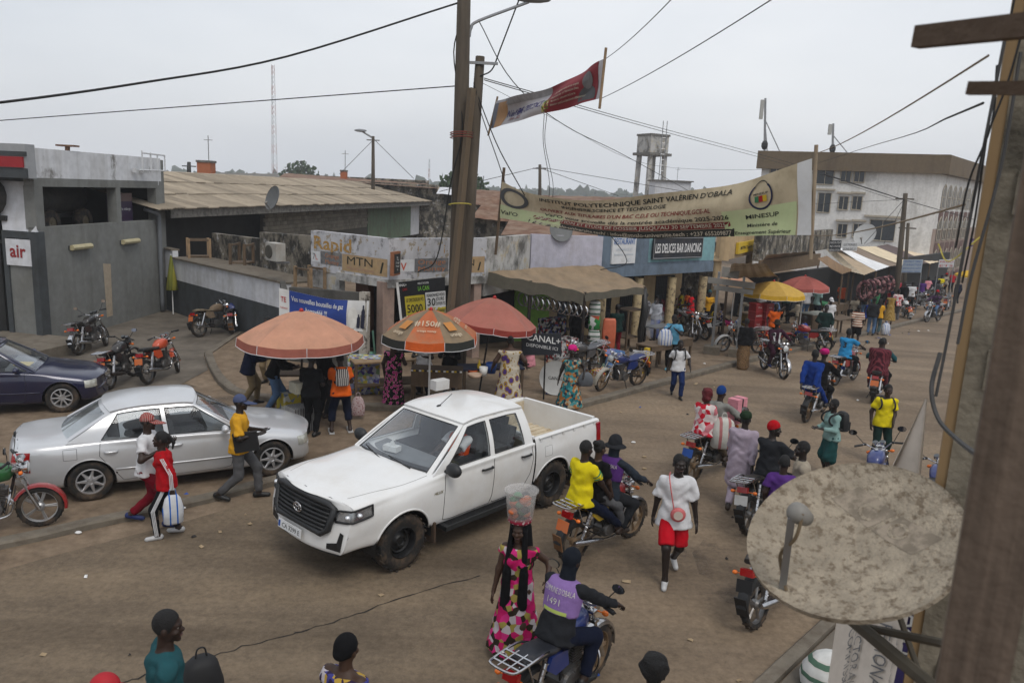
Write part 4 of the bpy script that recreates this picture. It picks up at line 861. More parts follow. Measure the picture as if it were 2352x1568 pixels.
 if bottom:
  kind,m = bottom; F = Field(H,.03); F.wr = .003
  if kind == 'trousers': legs(F,.017,.975)
  elif kind == 'leggings': legs(F,.008,.97)
  elif kind == 'cropped': legs(F,.022,.80)
  elif kind == 'shorts': legs(F,.016,.46,.03);
  elif kind in ('skirt','longskirt'):
   e = .62 if kind == 'skirt' else .97
   if seated: legs(F,.03,e*.9,.02); F.cone((kn[0]+hips[0])/2,(kn[1]+hips[1])/2,.07,.07); F.cone(kn[0],kn[1],.06,.06)
   else: c = (ank[0]+ank[1])/2; c = P+(c-P)*e; c[1] = (ank[0][1]+ank[1][1])/2*.6; F.cone(P,c,.112*B*k+.02,(.15 if kind == 'skirt' else .148)*B*k,rt,1.25); legs(F,.02,e)
  F.cone(P+u*.03*k,P+u*.11*k,.105*B*k+.014,.098*B*k+.014,rt,1.3); F.cut(P+u*.12*k,u)
  part({'trousers': 'trousers','leggings': 'trousers','cropped': 'trousers','shorts': 'shorts'}.get(kind,'skirt'),F,m)
 if dress:
  m,hem,hr = dress; F = Field(H,.03); F.wr = .004; torso(F,.018)
  if seated: legs(F,.035,.85,.02); F.cone(kn[0],kn[1],.07,.07); F.cone((kn[0]+hips[0])/2,(kn[1]+hips[1])/2,.07,.07)
  else:
   c = np.array((0,(ank[0][1]+ank[1][1])*.4,hem)); F.cone(P+u*.1*k,c,.098*B*k+.02,hr,rt,1.2); F.cone(P,c,.118*B*k+.015,hr*.9,rt,1.2); F.cut((0,0,hem),(0,0,-1))
  for i in (0,1): a,e = sh[i],el[i]; F.cone(a-u*.01,a+(e-a)*.28,.054*B*k+.012,.052*B*k+.022,fl=True)
  F.cut(nb-u*.015,u); part('dress',F,m)
 if shoes:
  for i in (0,1):
   F = Field(.02 if lod < 1 else min(H,.026),.02); hl = ank[i]-toe[i]*.05*k; F.cone(hl-np.array((0,0,.042*k)),ank[i]+toe[i]*.15*k-np.array((0,0,.052*k)),.044*k,.036*k); F.cone(ank[i]-np.array((0,0,.01)),hl-np.array((0,0,.03*k)),.042*k,.04*k)
   part('shoe',F,shoes)
 for nm,hv in (('hair',hair),('hat',hat)):
  if hv and hv[0]:
   v,f = hair_t(hv[0],(.009,.012,.018)[lod]); q = MB(); q.add(T(v).tolist(),f if isinstance(f,list) else f.tolist())
   out[nm] = q.build({'veil': 'headscarf','wrap': 'headscarf','turban': 'headscarf','balaclava': 'hood','beanie': 'hat','bonnet': 'bonnet'}.get(hv[0],nm),hv[1] or HAIRM,ob,True)
 return out
def decal(parent,surf,m,items,o,ux,uy,name='lettering',eps=.006):
 'lettering printed on a curved garment: cast from plane o, ux, uy along its normal on to surf (all in local space)'
 t = bvh(surf.data); o,ux,uy = Vector(o),Vector(ux).normalized(),Vector(uy).normalized(); n = ux.cross(uy); q = MB()
 def fn(a,b):
  p = o+ux*a+uy*b+n*.5; h = t.ray_cast(p,-n)
  return h[0]+n*eps if h[0] is not None else t.find_nearest(o+ux*a+uy*b)[0]+n*eps
 for it in items:
  if it[0] == 'rect':
   _,u0,u1,v0,v1 = it; q.grid(lambda a,b: fn(u0+(u1-u0)*a,v0+(v1-v0)*b),max(2,int((u1-u0)/.03)),max(2,int((v1-v0)/.03)))
  else:
   s,u_,v_,sz = it[:4]; letter(q,s,fn,u_,v_,sz,**(it[4] if len(it) > 4 else {}))
 return q.build(name,m,parent,True)
def world_of(pd,p): return pd['o'].matrix_basis @ Vector(p)
# motorcycles
_mcache = {}
def cmesh(key,fn,m,smooth=True,sharp=40):
 k = (key,m.name if not isinstance(m,(list,tuple)) else tuple(x.name for x in m))
 if k not in _mcache:
  q = MB(); fn(q); _mcache[k] = q.mesh(m,smooth,'part',sharp)
 return _mcache[k]
def pobj(name,me,parent,loc=None,rot=None):
 o = bpy.data.objects.new(name,me); put(o,parent)
 if loc is not None: o.location = loc
 if rot is not None: o.rotation_euler = rot
 return o
RX = Matrix.Rotation(math.pi/2,4,'Y')
DUSTY = mat('muddy_rim',(.22,.155,.095),.8,var=.3,scale=12)
def _wheel(root,loc,R,w,spokes,rimm,lod,steer=0.):
 wh = bpy.data.objects.new('wheel',None); put(wh,root); wh.location = loc; wh.rotation_euler = (0,0,steer)
 n = 26 if lod == 0 else 18
 def ty(q):
  q.lathe([(R-.075,-w*.38),(R-.05,-w*.5),(R-.02,-w*.46),(R-.004,-w*.25),(R,0),(R-.004,w*.25),(R-.02,w*.46),(R-.05,w*.5),(R-.075,w*.38)],n,RX)
  if lod == 0:
   for k in range(34):
    a = k*math.tau/34; q.box((w*.2*(1 if k % 2 else -1),math.cos(a)*(R-.002),math.sin(a)*(R-.002)),(w*.42,.018,.012),Euler((a-math.pi/2,0,0)).to_matrix())
 pobj('tyre',cmesh(('tyre',R,w,lod),ty,RUBBER),wh)
 def rim(q):
  r1 = R-.07; q.lathe([(r1+.004,-.030),(r1-.014,-.026),(r1-.018,0),(r1-.014,.026),(r1+.004,.030)],n,RX)
  if spokes == 'cast':
   for k in range(5):
    a = k*math.tau/5
    for d in (-.06,.06): q.tube([(0,math.cos(a+d*2)*.03,math.sin(a+d*2)*.03),(0,math.cos(a+d)*r1,math.sin(a+d)*r1)],.012,5)
  elif spokes == 'cast6':
   for k in range(6): a = k*math.tau/6; q.tube([(0,math.cos(a)*.03,math.sin(a)*.03),(0,math.cos(a)*r1,math.sin(a)*r1)],[.022,.014],5)
  else:
   for k in range(16 if lod == 0 else 8):
    a = k*math.tau/(16 if lod == 0 else 8); q.tube([(.02*(1 if k % 2 else -1),math.cos(a+.25)*.035,math.sin(a+.25)*.035),(0,math.cos(a)*r1,math.sin(a)*r1)],.0035,3)
  q.lathe([(.001,-.055),(.035,-.055),(.06,-.03),(.06,.03),(.035,.055),(.001,.055)],12,RX)
 pobj('rim',cmesh(('rim',R,spokes,lod),rim,rimm),wh); return wh
def moto(label,loc,face,tank=None,seat=None,lean=0.,steer=0.,rack=True,spokes='cast',rimm=None,mirrors=True,plate=True,platem=None,windshield=False,crash=True,style='std',group='motorcycles in the street',lod=None,mud=None,headm=None,sidem=None,mudguardm=None,pitch=0.):
 """commuter motorcycle; local +y is forward, ground at z = 0. lean in degrees to its left"""
 loc = Vector(loc); d = math.hypot(loc.x,loc.y); lod = (0 if d < 15 else 1) if lod is None else lod
 tank = tank or paint('moto_black',(.02,.02,.022)); seat = seat or mat('seat_black',(.022,.022,.023),.6,var=.3,dirt=(.15,.12,.09),dscale=5,damt=.4); rimm = rimm or ALLOY; sidem = sidem or tank; mgm = mudguardm or tank
 root = empty('motorcycle',loc,0,label,'motorcycle',group); root.rotation_euler = Euler((math.radians(pitch),-math.radians(lean),math.radians(face)),'XYZ')
 R = .30; wb = .635; st = math.radians(steer)
 _wheel(root,(0,-wb,R),R,.095,spokes,rimm,lod)
 # front end turns about the steering head
 piv = Vector((0,.40,.88)); rake = math.radians(26)
 def fr(p):
  'turn a point of the front end about the raked steering axis'
  ax = Vector((0,-math.sin(rake),math.cos(rake))); return Matrix.Rotation(st,3,ax) @ (Vector(p)-piv)+piv
 fwc = fr((0,wb,R)); w_ = _wheel(root,fwc,R,.08,spokes,rimm,lod,st)
 K = ('f',round(steer,1),lod)
 def T(fn,key,m,name,smooth=True):
  def g(q):
   n0 = len(q.v); fn(q); q.v[n0:] = [tuple(fr(p)) for p in q.v[n0:]]
  return pobj(name,cmesh((key,)+K,g,m,smooth),root)
 def fork(q):
  for s in (-1,1): q.tube([(s*.09,wb,R),(s*.09,wb-.09,R+.20)],.028,8); q.tube([(s*.09,wb-.09,R+.2),(s*.09,.37,.93)],.018,8)
  q.box((0,.385,.90),(.24,.08,.03)); q.box((0,.43,.78),(.24,.08,.03)); q.tube([(-.1,wb,R),(.1,wb,R)],.014,6)
 T(fork,'fork',CHROME if style != 'trail' else DARKMETAL,'fork')
 def fg(q):
  rr = R+.03; pr = [(-.055,-.02),(-.045,.01),(0,.02),(.045,.01),(.055,-.02)]; rings = []
  a0,a1 = (-.5,2.35) if style != 'trail' else (.3,2.0)
  for i in range(11):
   a = a0+(a1-a0)*i/10+.35; rings.append([Vector((x,wb+math.cos(a)*(rr+z),R+math.sin(a)*(rr+z))) for x,z in pr])
  if style == 'trail': rings = [[p+Vector((0,0,.10)) for p in r] for r in rings]
  q.rings(rings,False,False); q.rings([[p*.999+Vector((0,0,-.004)) for p in reversed(r)] for r in rings],False,False)
 T(fg,('fguard',style),mgm,'front_mudguard')
 def hb(q):
  hx = .37; q.tube(bez([(-hx,.28,1.04),(-.22,.33,1.05),(-.08,.39,.96),(.08,.39,.96),(.22,.33,1.05),(hx,.28,1.04)],4),.012,6)
 h_ = T(hb,'bar',CHROME if style != 'trail' else BLACK,'handlebar')
 for s in (-1,1):
  def gr(q):
   q.tube([fr((s*.25,.318,1.047)),fr((s*.385,.275,1.04))],.019,8); q.tube([fr((s*.24,.35,1.04)),fr((s*.33,.36,1.02)),fr((s*.38,.33,1.015))],.007,5); q.ball(fr((s*.22,.335,1.05)),(.03,.025,.025),8,5)
  pobj('grip',cmesh(('grip',s)+K,gr,BLACK),h_)
  if mirrors is True or mirrors == s:
   def mr(q):
    q.tube([fr((s*.23,.33,1.06)),fr((s*.30,.34,1.17)),fr((s*.36,.34,1.25))],.006,5); q.lathe([(.001,.012),(.04,.012),(.058,.0),(.001,-.006)],10,Matrix.Translation(fr((s*.38,.34,1.27))) @ Matrix.Rotation(math.pi/2,4,'X') @ Matrix.Diagonal((1.25,.85,1,1)))
   pobj('mirror',cmesh(('mirror',s)+K,mr,[BLACK]),h_)
   def mg(q): q.lathe([(.001,.0),(.052,.0)],10,Matrix.Translation(fr((s*.38,.327,1.27))) @ Matrix.Rotation(math.pi/2,4,'X') @ Matrix.Diagonal((1.25,.85,1,1)))
   pobj('mirror_glass',cmesh(('mglass',s)+K,mg,mat('mirror_glass',(.75,.77,.8),.05,1.,var=0)),h_)
 def hl(q):
  M = Matrix.Translation((0,.50,.90)) @ Matrix.Rotation(-math.pi/2,4,'X'); q.lathe([(.03,-.11),(.07,-.07),(.088,0),(.09,.03),(.082,.035)],16,M)
 ho = T(hl,'lamp',headm or CHROME,'headlight')
 def ln(q): M = Matrix.Translation((0,.50,.90)) @ Matrix.Rotation(-math.pi/2,4,'X'); q.lathe([(.001,.052),(.05,.046),(.082,.03)],16,M)
 pobj('lens',cmesh(('lens',)+K,lambda q: (ln(q),q.v.__setitem__(slice(None),[tuple(fr(p)) for p in q.v]))[0],mat('lamp_lens',(.6,.62,.62),.12,var=0,spec=.8)),ho)
 def inst(q):
  for s in (-1,1): q.lathe([(.001,.0),(.045,0),(.05,.012),(.05,.05),(.03,.07)],12,Matrix.Translation((s*.056,.43,1.06)) @ Matrix.Rotation(math.radians(-155),4,'X'))
  q.box((0,.44,1.03),(.16,.06,.03))
 T(inst,'inst',CHROME if style == 'std' else BLACK,'instruments')
 def dial(q):
  for s in (-1,1): q.lathe([(.001,-.003),(.042,-.003)],12,Matrix.Translation((s*.056,.43,1.06)) @ Matrix.Rotation(math.radians(-155),4,'X'))
 T(dial,'dial',mat('dial_face',(.12,.13,.14),.3,var=.3),'dial')
 for s in (-1,1):
  def ind(q): q.tube([(s*.09,.46,.88),(s*.15,.46,.88)],.007,5); q.ball((s*.185,.465,.88),(.04,.03,.028),8,5)
  T(ind,('ind',s),AMBER,'indicator')
 # tank, seat, panels
 def tk(q):
  rings = []
  for i,(y,w,z0,z1) in enumerate(((.36,.05,.82,.90),(.30,.105,.74,.955),(.18,.135,.72,.985),(.05,.13,.72,.965),(-.06,.105,.73,.91),(-.12,.07,.75,.85))):
   c = (z0+z1)/2; hgt = (z1-z0)/2; rings.append([Vector((w*math.copysign(abs(math.cos(a))**.7,math.cos(a)),y,c+hgt*math.copysign(abs(math.sin(a))**.75,math.sin(a)))) for a in [k*math.tau/14 for k in range(14)]])
  q.rings(rings,True,True)
 to = pobj('fuel_tank',cmesh('tank',tk,tank,True,60),root)
 pobj('filler_cap',cmesh('cap',lambda q: q.lathe([(.001,.012),(.03,.012),(.034,0)],12,Matrix.Translation((0,.15,.985))),CHROME),to)
 def se(q):
  rings = []
  P_ = ((-.06,.09,.76,.83),(-.16,.12,.755,.825),(-.30,.135,.765,.835),(-.45,.13,.79,.875),(-.60,.12,.80,.89),(-.72,.085,.81,.875)) if style != 'chopper' else ((-.06,.1,.70,.80),(-.2,.14,.69,.76),(-.34,.14,.70,.80),(-.40,.12,.76,.90),(-.56,.11,.78,.92),(-.66,.07,.8,.89))
  for y,w,z0,z1 in P_:
   c = (z0+z1)/2; hgt = (z1-z0)/2; rings.append([Vector((w*math.copysign(abs(math.cos(a))**.5,math.cos(a)),y,c+hgt*math.copysign(abs(math.sin(a))**.6,math.sin(a)))) for a in [k*math.tau/12 for k in range(12)]])
  q.rings(rings,True,True)
 pobj('seat',cmesh(('seat',style),se,seat,True,60),root)
 for s in (-1,1):
  def sp(q): q.prism([(-.06,.56),(-.10,.74),(-.36,.77),(-.42,.66),(-.28,.55)],lambda y,z: Vector((s*.10,y,z)),lambda y,z: Vector((s*.135,y*.97-.01,z)))
  pobj('side_panel',cmesh(('side',s),sp,sidem,False),root)
 def fm(q):
  q.tube([(0,.37,.84),(0,.30,.55),(0,.22,.30),(0,-.05,.27),(0,-.12,.36)],.022,6); q.tube([(0,.33,.83),(0,-.1,.72),(0,-.62,.80)],.02,6)
  for s in (-1,1):
   q.tube([(s*.06,-.1,.72),(s*.08,-.12,.36)],.018,6); q.tube([(s*.085,-.12,.36),(s*.085,-wb,R)],.017,6); q.tube([(s*.10,-.45,.78),(s*.10,-wb+.03,R+.03)],.012,6)
  q.tube([(-.12,-wb,R),(.12,-wb,R)],.014,6); q.tube([(-.24,.06,.30),(.24,.06,.30)],.013,6); q.tube([(-.2,-.3,.36),(.2,-.3,.36)],.012,6)
 pobj('frame',cmesh('frame',fm,DARKMETAL),root)
 for s in (-1,1):
  def sk(q):
   a = Vector((s*.115,-.43,.74)); b = Vector((s*.115,-wb+.03,R+.07))
   if lod == 0: q.tube([a.lerp(b,i/28)+Vector((math.cos(i*1.57)*.026,math.sin(i*1.57)*.026,0)) for i in range(29)],.007,4)
   q.tube([a,b],.02 if lod == 0 else .03,7)
  pobj('shock_absorber',cmesh(('shock',s,lod),sk,CHROME),root)
 def en(q):
  q.box((0,.04,.36),(.22,.30,.20)); q.lathe([(.001,-.15),(.09,-.15),(.1,-.12),(.1,.12),(.09,.15),(.001,.15)],14,Matrix.Translation((0,-.04,.36)) @ RX); q.lathe([(.001,-.13),(.075,-.13),(.08,.13),(.001,.13)],14,Matrix.Translation((0,.13,.36)) @ RX)
  for k in range(7): q.box((0,.16+k*.004,.47+k*.026),(.17,.17,.012))
  q.box((0,.17,.56),(.11,.11,.22)); q.box((0,.02,.62),(.08,.14,.1))
 pobj('engine',cmesh('engine',en,mat('engine_alloy',(.20,.20,.20),.45,.7,var=.3,dirt=(.12,.085,.055),dscale=7,damt=.7),False),root)
 def ex(q):
  q.tube(bez([(.05,.24,.52),(.08,.33,.42),(.09,.28,.26),(.10,.05,.21),(.13,-.2,.25)],4),.02,7); q.tube([(.14,-.18,.25),(.15,-.32,.28),(.16,-.72,.36),(.16,-.80,.375)],[.025,.042,.045,.03],10)
 pobj('exhaust',cmesh('exhaust',ex,CHROME if style != 'trail' else DARKMETAL),root)
 def rg(q):
  rr = R+.045; pr = [(-.07,-.03),(-.06,.01),(0,.02),(.06,.01),(.07,-.03)]; rings = []
  for i in range(10):
   a = .9+(2.95-.9)*i/9; rings.append([Vector((x,-wb+math.cos(a)*(rr+z),R+math.sin(a)*(rr+z)+.10*max(0,1-i/5))) for x,z in pr])
  q.rings(rings,False,False); q.rings([[p+Vector((0,.002,-.004)) for p in reversed(r)] for r in rings],False,False)
 pobj('rear_mudguard',cmesh('rguard',rg,CHROME if style == 'chopper' else BLACK),root)
 pobj('mud_flap',cmesh('flap',lambda q: q.box((0,-wb-.33,.38),(.15,.015,.24),(.25,0,0)),mud or BLACK,False),root)
 def tl(q): q.box((0,-.80,.74),(.16,.06,.085),(-.2,0,0));
 pobj('tail_light',cmesh('tail',tl,TAIL,False),root)
 for s in (-1,1): pobj('indicator',cmesh(('rind',s),lambda q: (q.tube([(s*.07,-.76,.70),(s*.14,-.77,.70)],.007,5),q.ball((s*.175,-.775,.70),(.035,.03,.026),8,5)),AMBER),root)
 if plate: pobj('number_plate',cmesh('plate',lambda q: q.box((0,-.885,.60),(.20,.01,.15),(-.25,0,0)),platem or mat('plate_orange',(.60,.19,.06),.6,var=.1,dirt=(.3,.2,.12)),False),root)
 if rack:
  def rk(q):
   q.tube(bez([(.12,-.40,.84),(.15,-.55,.89),(.15,-.88,.90),(.10,-.97,.905),(-.10,-.97,.905),(-.15,-.88,.90),(-.15,-.55,.89),(-.12,-.40,.84)],3),.013,6)
   for y in (-.70,-.79,-.88): q.tube([(-.15,y,.90),(.15,y,.90)],.010,5)
   for s in (-1,1): q.tube([(s*.14,-.75,.895),(s*.13,-.62,.6),(s*.12,-.40,.5)],.011,5); q.tube([(s*.05,-.64,.9),(s*.05,-.95,.905)],.008,5)
  pobj('luggage_rack',cmesh('rack',rk,CHROME),root)
 if crash:
  for s in (-1,1): pobj('crash_bar',cmesh(('crash',s),lambda q: q.tube(bez([(s*.04,.30,.62),(s*.2,.32,.58),(s*.25,.30,.45),(s*.2,.26,.32),(s*.04,.2,.3)],4),.014,6),CHROME),root)
 pobj('side_stand',cmesh('stand',lambda q: (q.tube([(-.09,-.05,.29),(-.2,-.1,.02)],.011,5),q.box((-.205,-.1,.012),(.05,.03,.015))),DARKMETAL),root)
 return root
# cars
def glassmat(name,tint,refl=1.5,rough=.03):
 if name in MATS: return MATS[name]
 m = bpy.data.materials.new(name); m.use_nodes = True; n = m.node_tree.nodes; l = m.node_tree.links; n.clear(); MATS[name] = m
 t = n.new('ShaderNodeBsdfTransparent'); t.inputs[0].default_value = (*tint,1); g = n.new('ShaderNodeBsdfGlossy'); g.inputs['Roughness'].default_value = rough; g.inputs['Color'].default_value = (.95,.97,1,1)
 w = n.new('ShaderNodeLayerWeight'); w.inputs['Blend'].default_value = .5; p = n.new('ShaderNodeMath'); p.operation = 'POWER'; p.inputs[1].default_value = 3.2; l.new(w.outputs['Facing'],p.inputs[0]); f = n.new('ShaderNodeMath'); f.operation = 'MULTIPLY_ADD'; f.inputs[1].default_value = .85; f.inputs[2].default_value = refl-1.5; l.new(p.outputs[0],f.inputs[0]); x = n.new('ShaderNodeMixShader'); o = n.new('ShaderNodeOutputMaterial')
 l.new(f.outputs[0],x.inputs[0]); l.new(t.outputs[0],x.inputs[1]); l.new(g.outputs[0],x.inputs[2]); l.new(x.outputs[0],o.inputs[0]); return m
CARGLASS = glassmat('car_glass',(.84,.87,.87),1.54); WINDSCREEN = glassmat('windscreen_glass',(.86,.89,.90),1.60)
def cr1(P,t):
 'Catmull-Rom through a list at t in 0..len-1'
 i = min(int(t),len(P)-2); f = t-i; b,c = P[i],P[i+1]; a = P[i-1] if i else b*2-c; d = P[i+2] if i+2 < len(P) else c*2-b
 return .5*((2*b)+(c-a)*f+(2*a-5*b+4*c-d)*f*f+(3*b-a-3*c+d)*f*f*f)
def netsurf(net,nu,nv):
 'upsample a control net of 3-d points'
 N = [[np.array(p,float) for p in r] for r in net]; S = len(N); M = len(N[0])
 rows = [[cr1([N[i][j] for i in range(S)],u*(S-1)/nu) for j in range(M)] for u in range(nu+1)]
 return [[cr1(r,v*(M-1)/nv) for v in range(nv+1)] for r in rows]
def shell(mb,net,nu,nv,arches=(),mi=0,flip=False):
 'mirrored body side with round wheel openings'
 g = netsurf(net,nu,nv)
 for s in (1,-1):
  V_ = {}; vs = []; fs = []
  for i,r in enumerate(g):
   for j,p in enumerate(r): V_[i,j] = len(vs); vs.append(np.array((p[0],p[1]*s,p[2])))
  keep = []
  for i in range(nu):
   for j in range(nv):
    q = [V_[i,j],V_[i+1,j],V_[i+1,j+1],V_[i,j+1]]; c = sum(vs[k] for k in q)/4
    if any((c[0]-ax)**2+(c[2]-az)**2 < ar*ar and abs(c[1]) > .45 for ax,az,ar in arches): continue
    keep.append(q if (s > 0) != flip else q[::-1])
  used = {k for q in keep for k in q}; cnt = {}
  for k in used:
   for ax,az,ar in arches:
    d = vs[k]-np.array((ax,0,az)); R = math.hypot(d[0],d[2])
    if R < ar*1.085 and abs(vs[k][1]) > .45:
     e = sum(1 for q in keep if k in q)
     if e < 4: vs[k] = np.array((ax+d[0]/R*ar,vs[k][1],az+d[2]/R*ar))
  re = {}; out = []
  for q in keep:
   for k in q:
    if k not in re: re[k] = len(out); out.append(vs[k])
  mb.add([tuple(p) for p in out],[tuple(re[k] for k in q) for q in keep],mi)
def weld(mb):
 'join the end caps to the sides'
 d = {}; re = []; vs = []
 for p in mb.v:
  k = tuple(round(c/.004) for c in p)
  if k not in d: d[k] = len(vs); vs.append(p)
  re.append(d[k])
 fm = [(tuple(dict.fromkeys(re[i] for i in q)),m) for q,m in zip(mb.f,mb.m)]; fm = [x for x in fm if len(x[0]) > 2]; mb.v = vs; mb.f = [x[0] for x in fm]; mb.m = [x[1] for x in fm]
def seam(tree,pts,s,r=.0045,n=10,eps=.0):
 'thin joint line laid on the body side by casting from the side'
 o = []
 for i in range(len(pts)-1):
  for k in range(n):
   t = k/n; o.append((pts[i][0]+(pts[i+1][0]-pts[i][0])*t,pts[i][1]+(pts[i+1][1]-pts[i][1])*t))
 o.append(pts[-1]); R_ = []
 for x,z in o:
  h = tree.ray_cast(Vector((x,s*2,z)),Vector((0,-s,0)))
  if h[0] is not None: R_.append(h[0]+Vector((0,s*eps,0)))
 return R_
def car_wheel(parent,loc,R,w,rimm,style,s):
 wh = bpy.data.objects.new('wheel',None); put(wh,parent); wh.location = loc; wh.rotation_euler = (0,0,0 if s > 0 else math.pi)
 M = Matrix.Rotation(-math.pi/2,4,'X')   # local +y outwards
 r0 = R*(.64 if style != 'steel' else .56)
 def ty(q):
  q.lathe([(r0,-w*.45),(R*.9,-w*.5),(R*.97,-w*.42),(R,-w*.2),(R,w*.2),(R*.97,w*.42),(R*.9,w*.5),(R*.8,w*.52),(r0,w*.42)],40,M)
  if style == 'steel':
   for k in range(44): a = k*math.tau/44; q.box((math.cos(a)*(R-.004),w*.36*(1 if k % 2 else -1),math.sin(a)*(R-.004)),(.02,w*.3,.03),Euler((0,-a,0)).to_matrix())
 pobj('tyre',cmesh(('ctyre',R,w,style),ty,RUBBER),wh)
 def rm(q):
  q.lathe([(r0+.004,w*.44),(r0-.012,w*.46),(r0-.02,w*.40),(r0-.03,w*.1),(r0-.03,-w*.4)],32,M)
  if style == 'steel':
   q.lathe([(.001,w*.18),(.05,w*.18),(.06,w*.26),(.085,w*.27),(.1,w*.18),(r0*.62,w*.10),(r0*.72,w*.16),(r0-.02,w*.02)],28,M)
   for k in range(6): a = k*math.tau/6; q.ball((math.cos(a)*.075,w*.28,math.sin(a)*.075),.013,6,4)
  elif style == 'alloy7':
   q.lathe([(.001,w*.36),(.04,w*.36),(.065,w*.30),(.07,0)],20,M)
   for k in range(7):
    a = k*math.tau/7; c,s_ = math.cos(a),math.sin(a); t = Vector((-s_,0,c)); d = Vector((c,0,s_))
    q.tube([d*.05+Vector((0,w*.30,0)),d*r0*.55+Vector((0,w*.33,0)),d*(r0-.012)+Vector((0,w*.36,0))],[.036,.024,.016],6)
  else:
   q.lathe([(.001,w*.34),(.05,w*.34),(.07,w*.2)],18,M)
   for k in range(9): a = k*math.tau/9; q.tube([(math.cos(a)*.04,w*.3,math.sin(a)*.04),(math.cos(a)*(r0-.01),w*.36,math.sin(a)*(r0-.01))],[.02,.014],5)
 pobj('rim',cmesh(('crim',R,w,style),rm,rimm),wh)
 pobj('brake_drum',cmesh(('drum',R,w),lambda q: q.lathe([(.001,-w*.1),(r0*.8,-w*.1),(r0*.8,-w*.35)],20,M),BLACK),wh); return wh
def well(parent,x,z,R,s,yi,yo):
 mb = MB(); n = 16
 v = [];
 for k in range(n+1):
  a = math.pi*(1.08*k/n-.04); v += [Vector((x+math.cos(a)*R,s*yo,z+math.sin(a)*R)),Vector((x+math.cos(a)*R,s*yi,z+math.sin(a)*R))]
 mb.add(v,[(2*k,2*k+1,2*k+3,2*k+2) for k in range(n)]); mb.add([Vector((x,s*yi,z))]+[v[2*k+1] for k in range(n+1)],[(0,k+1,k+2) for k in range(n)]); mb.build('wheel_well',BLACK,parent)
def lip(parent,tree,x,z,R,s,m,r=.014,a0=-.12,a1=math.pi+.12,name='wheel_arch'):
 P_ = []
 for k in range(25):
  a = a0+(a1-a0)*k/24; X,Zz = x+math.cos(a)*(R+.012),z+math.sin(a)*(R+.012); h = tree.ray_cast(Vector((X,s*2,Zz)),Vector((0,-s,0)))
  if h[0] is not None and abs(h[0].y) > .5: P_.append(Vector((x+math.cos(a)*R,h[0].y-s*.004,z+math.sin(a)*R)))
 if len(P_) > 3: mb = MB(); mb.tube(P_,r,6); mb.build(name,m,parent,True)
